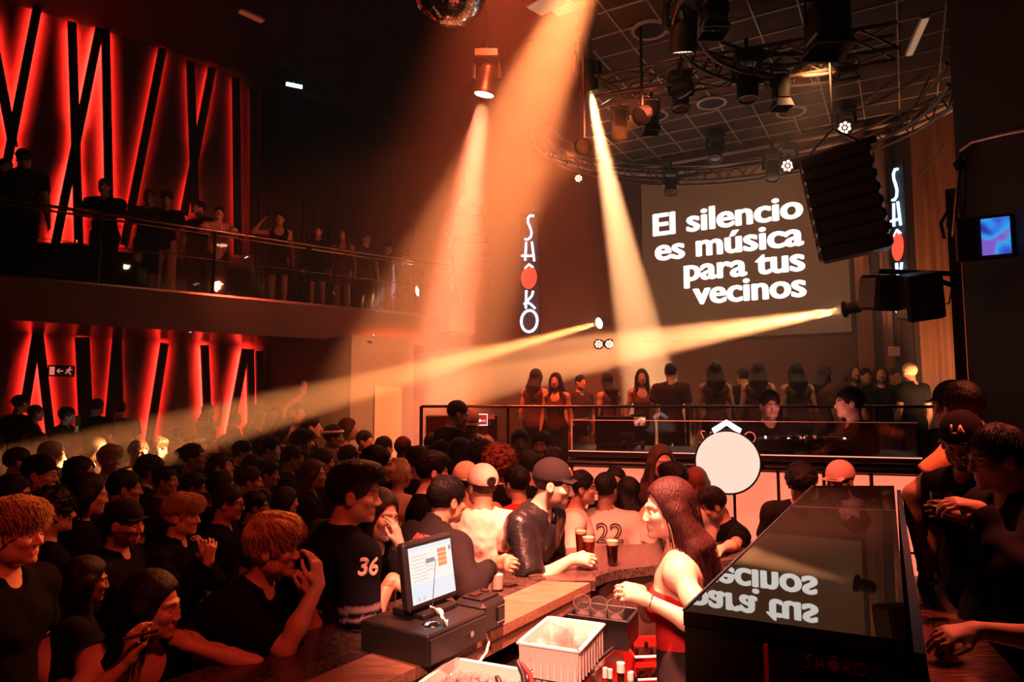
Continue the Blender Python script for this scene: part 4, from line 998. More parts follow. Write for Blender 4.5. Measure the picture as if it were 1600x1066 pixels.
for px, py, Y, r, h, m, cap, lb in ((970, 1036, 3.0, .042, .30, 'bottle_dark', 'white_plastic', 'tall dark liquor bottle with a pale stopper, tallest on the low shelf'), (945, 1044, 2.93, .026, .27, 'bottle_red', 'white_plastic', 'small red sauce bottle with a white cap, outermost on the low shelf'), (953, 1046, 2.97, .026, .27, 'bottle_green', 'white_plastic', 'small dark bottle with a white cap between the red one and the tall one'), (985, 1050, 3.04, .034, .26, 'milk', 'white_plastic', 'pale squat bottle beside the tall dark bottle on the low shelf'), (992, 1056, 3.1, .03, .25, 'milk', 'black_plastic', 'pale bottle with a dark cap next to the soda crate')):
    c = P(px, py, Y); bottle(Vector((c.x, c.y, .612)), lb, r, c.z - .612, m, cap, 'bottles on the low shelf behind the bar', lbl='paper' if r > .04 else None)
# red soda crates
LG_ = [[(-.76, .26), (-.86, .44), (-1.02, .34), (-1.12, .02), (-1.08, -.28), (-.95, -.40), (-.80, -.26)], [(-.72, .12), (-.82, -.02), (-.8, -.2), (-.7, -.24), (-.62, -.08), (-.64, .1), (-.72, .12)], [(-.42, .08), (-.52, .1), (-.58, -.06), (-.54, -.24), (-.4, -.16)], [(-.18, .1), (-.3, .1), (-.36, -.08), (-.3, -.24), (-.2, -.1), (-.17, .1), (-.18, -.2), (-.08, -.2)],
       [(-.05, -.02), (.06, .0)], [(.45, .38), (.36, .48), (.18, .3), (.1, -.05), (.16, -.34), (.34, -.38), (.5, -.2)], [(.6, .1), (.5, -.02), (.52, -.2), (.62, -.24), (.7, -.08), (.66, .1), (.6, .1)], [(.8, -.1), (.92, .3), (.9, .46), (.82, .3), (.8, -.15), (.88, -.24), (.96, -.12)], [(1.14, .1), (1.02, .08), (.98, -.1), (1.04, -.24), (1.14, -.08), (1.16, .1), (1.15, -.2), (1.26, -.18)], [(-1.1, -.5), (-.7, -.42), (-.2, -.5), (.2, -.58)], [(.45, .48), (.7, .52), (1.0, .42), (1.25, .5)]]
def soda_crate(loc, label, bottles):
    t = thing('soda_crate', label, 'crate', loc, R(6), 'red soda crates behind the bar'); w_, d_, h_ = .40, .28, .235
    mb = MB(); mb.box((0, 0, .01), (w_, d_, .02)); mb.build('bottom', 'crate_red', t)
    MB().box((0, -d_ / 2, .065), (w_, .012, .13)).build('front_panel', 'crate_red', t); MB().box((0, d_ / 2, .065), (w_, .012, .13)).build('back_panel', 'crate_red', t)
    for s in (-1, 1): MB().box((s * w_ / 2, 0, .1175), (.012, d_, .235)).build('side_panel', 'crate_red', t)
    for s in (-1, 1): MB().box((0, s * d_ / 2, .21), (w_, .014, .05)).build('top_bar', 'crate_red', t)
    mb = MB(); mb.box((0, -d_ / 2 - .004, .128), (w_, .012, .006)); mb.box((0, -d_ / 2 - .004, .235), (w_ + .01, .018, .006)); mb.box((0, -d_ / 2 - .004, .004), (w_, .012, .006)); mb.build('pale_trim', 'white_plastic', t)
    mb = MB(); k = .052
    for s in LG_: mb.tube([(-.128 + u * k, -d_ / 2 - .008, .066 + v * k * 1.25) for u, v in s], .0026, 6)
    mb.build('script_lettering', 'white_plastic', t)
    if bottles:
        pb = None
        for i in range(5):
            for j in range(3):
                lb = f'dark soda bottle standing in the red crate, {("front", "middle", "back")[j]} row, {("first", "second", "third", "fourth", "fifth")[i]} along'
                L = Vector(loc) + Matrix.Rotation(R(6), 3, 'Z') @ Vector((-.155 + .0775 * i, -.09 + .085 * j, .022))
                if pb is None: pb = bottle(L, lb, .029, .205, 'bottle_dark', 'rail_metal', 'soda bottles in the red crate', nm='soda_bottle')
                else: b = copy_tree(pb); b.location = L; b['label'] = lb
sx_ = P(1045, 1030, 3.55).x
for i, lb in enumerate(('lowest red soda crate standing on the floor behind the bar', 'middle red soda crate of the stack behind the bar', 'topmost red soda crate with white script lettering, bottles inside')): soda_crate((sx_, 3.62, .09 + .24 * i), lb, i == 2)
tag(MB().box((sx_, 3.62, .045), (.44, .32, .09), bev=.01).build('wooden_pallet', 'bar_wood'), 'low wooden board under the stack of red soda crates', 'pallet')

# ---------------------------------------------------------------- glossy black cabinet on the right and the counter beside it
bx = [(.372, 1.52), (.745, 1.335), (2.04, 3.70), (1.605, 3.70)]; ZX = 1.60
t = thing('black_cabinet', 'tall black cabinet with a mirror-glossy top reflecting the motto screen', 'cabinet', (0, 0, 0))
MB().prism(bx, .04, ZX - .03).build('body', 'box_body', t)
def inset(poly, k):
    c = Vector((sum(p[0] for p in poly) / 4, sum(p[1] for p in poly) / 4)); return [(c.x + (x - c.x) * k, c.y + (y - c.y) * k) for x, y in poly]
MB().prism(inset(bx, 1.004), ZX - .03, ZX).build('glossy_top', 'box_gloss', t)
bxv = [Vector((*p, 0)) for p in bx]; lu = (bxv[2] - bxv[1]).normalized(); ru = Vector((lu.y, -lu.x, 0))
q = [bxv[1] + ru * .012, bxv[1] + ru * .032, bxv[2] + ru * .032, bxv[2] + ru * .012]
MB().prism([(p.x, p.y) for p in q], .5, ZX - .02).build('side_trim', 'black_metal', t)
mb = MB(); mb.tube([bxv[0] + Vector((0, 0, ZX)), bxv[3] + Vector((0, 0, ZX))], .0045, 6); mb.build('edge_trim', 'rail_metal', t, smooth=50)
fu = (bxv[1] - bxv[0]).normalized(); fn = Vector((fu.y, -fu.x, 0)); mat('seam_red', (.45, .06, .04), .4)
MB().box(bxv[0] + fu * .165 + fn * .004 + Vector((0, 0, ZX - .495)), (.008, .008, .9), Matrix((fu, fn, Vector((0, 0, 1)))).transposed()).build('door_seam', 'seam_red', t)
mat('reflected_logo', (.12, .01, .01), .5, emit=(1, .03, .03), estr=.004)
logo_flat(t, bxv[0] + fu * .29 + fn * .006 + Vector((0, 0, P(1285, 1030, 1.42).z)), fu, .022, 'reflected_logo')  # reflection of the logo, built as dim glowing letters
rc = [(.83, 1.30), (2.07, 3.66), (2.10, 3.60), (2.02, 3.30), (1.76, 2.58), (1.60, 2.15), (1.15, 1.15)]
t = thing('side_counter', 'dark red wet counter top running along the black cabinet, people leaning over it', 'counter', (0, 0, 0))
MB().prism(rc, ZT - .045, ZT).build('top', 'right_counter', t); MB().prism([(.86, 1.33), (2.0, 3.55), (1.93, 3.26), (1.68, 2.6), (1.5, 2.15), (1.12, 1.22)], 0, ZT - .045).build('front', 'bar_front', t)
rings = MB()
for px, py in ((1438, 948), (1425, 955), (1452, 962)):
    c = Z(px, py, ZT + .001); rings.tube([c + Vector((.034 * math.cos(a * math.pi / 10), .034 * math.sin(a * math.pi / 10), 0)) for a in range(20)], .0022, 5, closed=True)
rings.build('wet_ring_marking', 'chrome', t)

# ================================================================ people
# A figure is one implicit surface (tapered limbs, rounded trunk, shaped head) turned into one mesh; clothing and hair are meshes of their own.
def _smin(a, b, k):
    h = np.clip(.5 + .5 * (b - a) / k, 0, 1); return b + (a - b) * h - k * h * (1 - h)
class Field:
    def __init__(s, lo, hi, h0, fine=()):
        s.ax = []
        for i in range(3):
            v = [lo[i]]
            while v[-1] < hi[i]:
                st = h0; x = v[-1]
                for (flo, fhi, fh) in fine:
                    if flo[i] - st * .5 <= x <= fhi[i]: st = min(st, fh)
                v.append(x + st)
            s.ax.append(np.array(v, np.float32))
        s.F = np.full([len(a) for a in s.ax], .12, np.float32)
    def sub(s, lo, hi):
        sl = []
        for i in range(3):
            a = int(np.searchsorted(s.ax[i], lo[i])); b = int(np.searchsorted(s.ax[i], hi[i]))
            if b - a < 1: return None
            sl.append(slice(a, b))
        return tuple(sl), s.ax[0][sl[0]][:, None, None], s.ax[1][sl[1]][None, :, None], s.ax[2][sl[2]][None, None, :]
    def _put(s, sl, d, k, op):
        G = s.F[sl]
        if op == 'add': s.F[sl] = _smin(G, d, k)
        elif op == 'cut': s.F[sl] = -_smin(-G, d, k)
        elif op == 'max': s.F[sl] = np.maximum(G, d)
    def cone(s, a, b, ra, rb, k=.03, op='add', clip=None, flat=None):
        a = np.array(a, np.float32); b = np.array(b, np.float32); m = max(ra, rb) + k + .03
        r = s.sub(np.minimum(a, b) - m, np.maximum(a, b) + m)
        if r is None: return
        sl, X, Y, Z_ = r; d = b - a; L2 = float(d @ d) + 1e-9
        px, py, pz = X - a[0], Y - a[1], Z_ - a[2]
        t = np.clip((px * d[0] + py * d[1] + pz * d[2]) / L2, 0, 1)
        D = np.sqrt((px - t * d[0]) ** 2 + (py - t * d[1]) ** 2 + (pz - t * d[2]) ** 2) - (ra + (rb - ra) * t)
        if clip is not None:
            c, n = clip; D = np.maximum(D, (X - c[0]) * n[0] + (Y - c[1]) * n[1] + (Z_ - c[2]) * n[2])
        s._put(sl, D, k, op)
    def ell(s, c, r, M=None, k=.03, op='add', extra=0.0):
        c = np.array(c, np.float32); r = np.array(r, np.float32); m = float(r.max()) + k + .03
        q = s.sub(c - m, c + m)
        if q is None: return
        sl, X, Y, Z_ = q; px, py, pz = X - c[0], Y - c[1], Z_ - c[2]
        if M is not None:
            M = np.array(M, np.float32)       # columns: local axes in world
            u = px * M[0, 0] + py * M[1, 0] + pz * M[2, 0]; v = px * M[0, 1] + py * M[1, 1] + pz * M[2, 1]; w_ = px * M[0, 2] + py * M[1, 2] + pz * M[2, 2]
        else: u, v, w_ = px, py, pz
        k0 = np.sqrt((u / r[0]) ** 2 + (v / r[1]) ** 2 + (w_ / r[2]) ** 2) + 1e-6
        k1 = np.sqrt((u / r[0] ** 2) ** 2 + (v / r[1] ** 2) ** 2 + (w_ / r[2] ** 2) ** 2) + 1e-6
        s._put(sl, k0 * (k0 - 1) / k1 - extra, k, op)
    def half(s, c, n):                                       # keep only where (p-c).n < 0
        X, Y, Z_ = s.ax[0][:, None, None], s.ax[1][None, :, None], s.ax[2][None, None, :]
        s.F = np.maximum(s.F, (X - c[0]) * n[0] + (Y - c[1]) * n[1] + (Z_ - c[2]) * n[2])
    def wrinkle(s, amp, freq, seed, dirs=None):
        rng = np.random.RandomState(seed); X, Y, Z_ = s.ax[0][:, None, None], s.ax[1][None, :, None], s.ax[2][None, None, :]
        m = np.abs(s.F) < .05; W = np.zeros_like(s.F)
        for i in range(5):
            v = rng.normal(size=3); v /= np.linalg.norm(v); f = freq * rng.uniform(.6, 1.7)
            W += np.sin((X * v[0] + Y * v[1] + Z_ * v[2]) * f + rng.uniform(0, 6) + 1.6 * np.sin(X * f * .4 + i) + 1.3 * np.sin(Z_ * f * .5 + 2 * i))
        s.F = np.where(m, s.F + amp * W / 2.2, s.F)
    def mesh(s):
        F = s.F; n = F.shape; S = F < 0
        c = np.zeros((n[0] - 1, n[1] - 1, n[2] - 1), np.int8)
        for i in (0, 1):
            for j in (0, 1):
                for k in (0, 1): c += S[i:n[0] - 1 + i, j:n[1] - 1 + j, k:n[2] - 1 + k]
        act = np.argwhere((c > 0) & (c < 8)); N = len(act)
        if N == 0: return np.zeros((0, 3)), np.zeros((0, 4), int)
        idx = np.full(c.shape, -1, np.int32); I, J, K = act.T; idx[I, J, K] = np.arange(N)
        pos = np.zeros((N, 3), np.float64); cnt = np.zeros(N)
        cor = [(i, j, k) for i in (0, 1) for j in (0, 1) for k in (0, 1)]
        val = {q: F[I + q[0], J + q[1], K + q[2]].astype(np.float64) for q in cor}
        A = [s.ax[0], s.ax[1], s.ax[2]]; IJK = (I, J, K)
        for q in cor:
            for ax in range(3):
                if q[ax]: continue
                p = list(q); p[ax] = 1; p = tuple(p); f0, f1 = val[q], val[p]; m = (f0 < 0) != (f1 < 0)
                t = np.where(m, f0 / np.where(m, f0 - f1, 1), 0)
                for e in range(3):
                    lo = A[e][IJK[e] + q[e]]
                    if e == ax: lo = lo + t * (A[e][IJK[e] + 1] - lo)
                    pos[:, e] += np.where(m, lo, 0)
                cnt += m
        pos /= cnt[:, None]; quads = []
        for ax in range(3):
            u, v = (ax + 1) % 3, (ax + 2) % 3
            sl0 = [slice(1, -1)] * 3; sl0[ax] = slice(0, -1); sl1 = [slice(1, -1)] * 3; sl1[ax] = slice(1, None)
            a, b = S[tuple(sl0)], S[tuple(sl1)]
            for sg, m in ((1, a & ~b), (0, ~a & b)):
                e = np.argwhere(m)
                if not len(e): continue
                base = e.copy(); base[:, u] += 1; base[:, v] += 1
                def at(du, dv):
                    w_ = base.copy(); w_[:, u] += du; w_[:, v] += dv; return idx[w_[:, 0], w_[:, 1], w_[:, 2]]
                Q = np.stack([at(-1, -1), at(0, -1), at(0, 0), at(-1, 0)], 1)
                quads.append(Q if sg else Q[:, ::-1])
        Q = np.concatenate(quads); Q = Q[(Q >= 0).all(1)]
        return pos, Q
def np_mesh(name, V, Q, m, tint=None, relax=1):
    V = np.asarray(V, np.float64)
    if relax and len(Q):
        for _ in range(relax):
            acc = np.zeros_like(V); n = np.zeros(len(V))
            for a, b in ((0, 1), (1, 2), (2, 3), (3, 0)):
                np.add.at(acc, Q[:, a], V[Q[:, b]]); np.add.at(n, Q[:, a], 1); np.add.at(acc, Q[:, b], V[Q[:, a]]); np.add.at(n, Q[:, b], 1)
            ok = n > 0; V = V.copy(); V[ok] = V[ok] * .5 + .5 * acc[ok] / n[ok][:, None]
    me = bpy.data.meshes.new(name); me.vertices.add(len(V)); me.vertices.foreach_set('co', V.astype(np.float32).ravel())
    me.loops.add(len(Q) * 4); me.loops.foreach_set('vertex_index', Q.astype(np.int32).ravel())
    me.polygons.add(len(Q)); me.polygons.foreach_set('loop_start', np.arange(0, 4 * len(Q), 4, dtype=np.int32))
    me.polygons.foreach_set('use_smooth', np.ones(len(Q), bool)); me.update(calc_edges=True)
    me.materials.append(MATS[m])
    if tint is not None:
        at = me.attributes.new('tint', 'FLOAT_COLOR', 'POINT'); at.data.foreach_set('color', np.concatenate([tint, np.ones((len(V), 1))], 1).astype(np.float32).ravel())
    return me
def V3(*a): return np.array(a, np.float64)
def rotx(a): c, s = math.cos(a), math.sin(a); return np.array([[1, 0, 0], [0, c, -s], [0, s, c]])
def roty(a): c, s = math.cos(a), math.sin(a); return np.array([[c, 0, s], [0, 1, 0], [-s, 0, c]])
def rotz(a): c, s = math.cos(a), math.sin(a); return np.array([[c, -s, 0], [s, c, 0], [0, 0, 1]])
def unit(v): return v / (np.linalg.norm(v) + 1e-9)

SKEL = dict(up=.30, fore=.265)
def skeleton(sex, lean, side, twist, build):
    """local frame: +Y the way the figure faces, origin on the floor below the hips"""
    B = rotz(twist) @ roty(side) @ rotx(-lean)
    hip = V3(0, -.10 * math.sin(lean), .93); T = lambda x, y, z: hip + B @ V3(x, y, z)
    sw = (.185 if sex == 'm' else .158) * build
    return dict(B=B, hip=hip, T=T, sw=sw, belly=T(0, .01, .14), chest=T(0, .0, .34), neck=T(0, -.005, .52), skull0=T(0, .012, .58), sh=[T(-sw, -.01, .455), T(sw, -.01, .455)])
def arm_ik(sh, hand, B, out, L1=.295, L2=.26):
    d = hand - sh; D = np.linalg.norm(d); D2 = min(D, L1 + L2 - .004); D2 = max(D2, .12); hand = sh + unit(d) * D2
    a = (L1 * L1 - L2 * L2 + D2 * D2) / (2 * D2); h = math.sqrt(max(L1 * L1 - a * a, 0)); u = unit(d)
    pole = out - u * (out @ u); pole = unit(pole)
    return sh + u * a + pole * h, hand
def head_prims(f, c, H, sex, s=1.0, lod=0):
    T = lambda x, y, z: c + H @ (V3(x, y, z) * s)
    e = lambda p, r, k=.02, op='add': f.ell(T(*p), V3(*r) * s, H, k, op)
    co = lambda p, q, a, b, k=.015, op='add': f.cone(T(*p), T(*q), a * s, b * s, k, op)
    e((0, -.018, .035), (.075, .095, .088))
    e((0, .022, -.035), (.060, .066, .082), .03)
    jw = 1.0 if sex == 'm' else .86
    for g in (-1, 1): e((g * .040 * jw, .018, -.066), (.022, .034, .030), .025)
    e((0, .070, -.098), (.022 * jw, .020, .018), .025)
    if lod < 2:
        for g in (-1, 1):
            e((g * .036, .066, -.024), (.024, .022, .022), .02)               # cheekbones
            co((g * .008, .086, .020), (g * .046, .070, .018), .0085, .008, .014)  # brow
            e((g * .031, .096, -.002), (.016, .014, .010), .010, 'cut')         # eye socket
            e((g * .031, .0765, -.003), (.0125, .0125, .0115), .003)
        co((0, .085, .006), (0, .105 if sex == 'm' else .101, -.032), .0085, .0118 if sex == 'm' else .010, .012)              # nose
        for g in (-1, 1): e((g * .011, .097, -.037), (.0085, .010, .0075), .006)
        co((-.019, .081, -.064), (.019, .081, -.064), .006, .006, .008); co((0, .086, -.063), (0, .086, -.063), .0065, .0065, .008)
        co((-.014, .081, -.074), (.014, .081, -.074), .0065, .0065, .008)
        co((-.022, .094, -.0685), (.022, .094, -.0685), .0022, .0022, .004, 'cut')
    else: co((0, .086, .006), (0, .106, -.034), .011, .015, .015)
    for g in (-1, 1):
        e((g * .076, -.004, -.012), (.010, .021, .032), .008)
        if lod < 2: e((g * .086, .004, -.008), (.007, .011, .018), .006, 'cut')
FING = [(-.030, .088, .078, .0082), (-.010, .094, .088, .0085), (.011, .090, .083, .0082), (.030, .082, .066, .0075)]
def hand_prims(f, w_, M, g, curl, lod, s=1.0, spread=0.0, thumb=.5):
    """w_ wrist; M columns: across the palm (thumb side = -x*g), along the fingers, palm normal out of the back"""
    T = lambda x, y, z: w_ + M @ (V3(x * g, y, z) * s)
    f.cone(T(-.012, .0, 0), T(-.022, .075, 0), .017, .014, .02); f.cone(T(.012, .0, 0), T(.020, .07, 0), .016, .0125, .02); f.cone(T(0, .02, 0), T(0, .078, 0), .018, .014, .02)
    for i, (x, y, L, r) in enumerate(FING):
        cu = curl[i] if isinstance(curl, (list, tuple)) else curl
        p = T(x, y - .012, 0); an = 0; d = V3(x * spread * 6 * g, 1, 0)
        for q, (fr, b) in enumerate(((.46, .95), (.31, 1.15), (.23, .75))):
            an += cu * b; dv = V3(x * spread * 8 * g, math.cos(an), -math.sin(an)); dv = unit(M @ dv)
            e = p + dv * L * fr * s; f.cone(p, e, r * (1.06 - .1 * q) * s, r * (.98 - .1 * q) * s, .004 if lod < 2 else .008); p = e
    p = T(-.024, .018, -.006); a1 = T(-.048, .045, -.014 - .012 * thumb); f.cone(p, a1, .0155 * s, .0115 * s, .012)
    a2 = T(-.056 + .022 * thumb, .076, -.022 - .026 * thumb); f.cone(a1, a2, .0105 * s, .009 * s, .006); a3 = T(-.052 + .034 * thumb, .098, -.028 - .030 * thumb); f.cone(a2, a3, .009 * s, .0075 * s, .005)
HANDREST = None
def body_parts(f, K, arms, sex, build, lod, grow=0.0, legs=True, upto=None, sleeves=None, torso=True, hands=True, skin=True):
    B, T = K['B'], K['T']; b = build; e = lambda p, r, k=.05: f.ell(T(*p), V3(*r) + grow, B, k)
    if torso:
        w_ = 1.0 if sex == 'm' else .90
        e((0, .0, .36), (.158 * b * w_, .108 * b, .17)); e((0, .008, .16), (.138 * b * (1 if sex == 'm' else .86), .100 * b, .17)); e((0, -.012, .0), (.158 * b * (1 if sex == 'm' else 1.06), .118 * b, .14))
        e((0, -.03, .42), (.17 * b * w_, .075, .08), .04)
        for g in (0, 1):
            f.cone(K['neck'] + B @ V3(0, -.01, -.015), K['sh'][g], .048 + grow, .052 + grow, .05)
            f.cone(T(0, -.02, .40), K['sh'][g], .07 + grow, .056 + grow, .05)
        if sex == 'f':
            for g in (-1, 1): f.ell(T(g * .072, .085, .305), V3(.062, .058, .062) + grow, B, .03)
        elif skin or grow:
            for g in (-1, 1): f.ell(T(g * .075, .07, .34), V3(.075, .035, .06) + grow, B, .04)
def make_body(name, p):
    """p: dict of pose and build; returns (body mesh, context)"""
    sex, build, lod = p.get('sex', 'm'), p.get('build', 1.0), p['lod']
    K = skeleton(sex, R(p.get('lean', 0)), R(p.get('side', 0)), R(p.get('twist', 0)), build); B, T = K['B'], K['T']
    hy, hp, hr = p.get('head', (0, 0, 0)); HB = rotz(R(-hy)) @ rotx(R(-hp)) @ roty(R(hr))
    if p.get('headup', 1): HB = HB @ rotx(0)
    hc = K['skull0'] + (B @ V3(0, 0, .055)) * .5 + V3(0, 0, .03) + HB @ V3(0, .028, .05)
    K['H'] = HB; K['hc'] = hc; hs = p.get('hs', 1.0)
    arms = []
    for g, side in ((-1, 'L'), (1, 'R')):
        sh = K['sh'][0 if g < 0 else 1]; a = p.get('arm' + side)
        if a is None: hand = sh + V3(g * .09, .05, -.535); out = V3(g * .5, -1, 0); a = {}
        else: hand = np.array(a['at'], float); out = np.array(a.get('out', (g * .8, -.5, -.7)), float)
        el, wr = arm_ik(sh, hand, B, out); fd = unit(wr - el)
        if 'dir' in a: fd = unit(np.array(a['dir'], float))
        nrm = np.array(a.get('back', (g, -.1, .1)), float); nrm = unit(nrm - fd * (nrm @ fd)); ac = np.cross(fd, nrm)
        M = np.stack([ac, fd, nrm], 1); gg = a.get('thumb_side', 1)
        if 'thumbto' in a: gg = 1 if (ac @ np.array(a['thumbto'], float)) < 0 else -1
        elif not a: gg = 1 if (ac @ V3(0, 1, 0)) < 0 else -1
        arms.append(dict(sh=sh, el=el, wr=wr, M=M, gg=gg, curl=a.get('curl', .28), thumb=a.get('thumb', .35), spread=a.get('spread', .06)))
    K['arms'] = arms
    legp = []
    st = p.get('stance', .095)
    for g in (-1, 1):
        h = K['hip'] + V3(g * .088 * build, 0, -.03); kn = V3(g * (st + .005), .035 + p.get('knee', 0), .50); an = V3(g * st * 1.05, -.03, .085)
        legp.append((h, kn, an))
    K['legs'] = legp; K['p'] = p
    hh = (.0042, .0075, .013)[lod]; h0 = (.014, .019, .026)[lod]
    fine = [(hc - .135, hc + .135, hh)]
    if lod == 0: fine += [(a['wr'] + a['M'] @ V3(0, .07, 0) - .10, a['wr'] + a['M'] @ V3(0, .07, 0) + .10, .006) for a in arms if a]
    elif lod == 1 and (p.get('armL') or p.get('armR')): fine += [(a['wr'] + a['M'] @ V3(0, .07, 0) - .09, a['wr'] + a['M'] @ V3(0, .07, 0) + .09, .011) for a, n in zip(arms, ('armL', 'armR')) if p.get(n)]
    pts = [hc - .16, hc + .16] + [q for a in arms for q in (a['sh'] - .12, a['sh'] + .12, a['el'] - .08, a['el'] + .08, a['wr'] - .2, a['wr'] + .2)] + [T(0, 0, 0) - .2, T(0, 0, 0) + .2, V3(-.2, -.12, 0), V3(.2, .2, 0)]
    lo, hi = np.min(pts, 0), np.max(pts, 0); lo[2] = .0 if not p.get('nolegs') else .55; K['lo'], K['hi'], K['fine'], K['h0'] = lo - .02, hi + .02, fine, h0
    f = Field(K['lo'], K['hi'], h0, fine)
    body_parts(f, K, arms, sex, build, lod)
    aw = build * (1 if sex == 'm' else .84)
    for a in arms:
        f.cone(a['sh'], a['sh'] + (a['el'] - a['sh']) * .45, .054 * aw, .048 * aw, .03); f.cone(a['sh'] + (a['el'] - a['sh']) * .4, a['el'], .047 * aw, .037 * aw, .03)
        f.cone(a['el'], a['el'] + (a['wr'] - a['el']) * .4, .039 * aw, .041 * aw, .02); f.cone(a['el'] + (a['wr'] - a['el']) * .35, a['wr'], .041 * aw, .026 * aw, .02)
        hand_prims(f, a['wr'] + a['M'] @ V3(0, .012, 0), a['M'], a['gg'], a['curl'], lod, .98 if sex == 'm' else .88, a['spread'], a['thumb'])
    for h, kn, an in legp:
        f.cone(h, kn, .088 * build, .055, .05); f.cone(kn, an + (kn - an) * .55, .054, .055, .03); f.cone(an + (kn - an) * .6, an, .054, .036, .03); f.cone(an + V3(0, .0, -.04), an + V3(0, .15, -.055), .034, .028, .03)
    nk = .054 if sex == 'm' else .045
    f.cone(K['neck'] + B @ V3(0, -.012, -.04), hc + HB @ V3(0, -.028, -.055), nk + .006, nk, .03)
    head_prims(f, hc, HB, sex, hs, lod)
    V, Q = f.mesh(); V = V.astype(np.float64)
    q = (V - hc) @ HB / hs; x, y, z = np.abs(q[:, 0]), q[:, 1], q[:, 2]; t = np.ones((len(V), 3))
    def mask(d, w_): return np.clip(1 - d / w_, 0, 1)[:, None]
    face = (y > .055)
    if lod < 2:
        lip = mask(np.maximum(np.maximum(x - .021, np.abs(z + .069) - .0095) , 0), .004) * face[:, None]; t = t * (1 - lip * V3(.08, .34, .30))
        eb = mask(np.maximum(np.maximum(np.abs(x - .031) - .019, np.abs(z - .021 - .06 * (.031 - x) * 0) - .0042), 0), .003) * face[:, None]; t = t * (1 - eb * (.80 if sex == 'm' else .72))
        ey = ((x - .031) ** 2 / .0135 ** 2 + (z + .003) ** 2 / .0062 ** 2 < 1) & (y > .072); t[ey] = V3(1.15, 1.3, 1.45)
        ir = ((x - .031) ** 2 + (z + .003) ** 2 < .0058 ** 2) & ey; t[ir] = V3(.10, .07, .06)
        ln = ((x - .031) ** 2 / .0165 ** 2 + (z + .0015) ** 2 / .0085 ** 2 < 1) & (z > .0018) & ~ey & face; t[ln] *= .35
    br = p.get('beard', 0)
    if br:
        m = (y > -.012) & (z < -.028) & (z > -.13) & ((z < -.082) | (x > .040) | ((z > -.058) & (z < -.044) & (x < .03) & (y > .07))) & (z < -.028 - .6 * np.maximum(0, .046 - x) * 0) & ~((x < .016) & (z > -.095) & (z < -.04) & (y < .07))
        t[m] *= (1 - br)
    tin = t
    if p.get('tattoo'): pass
    me = np_mesh(name, V, Q, 'skin', tin, 1)
    return me, K
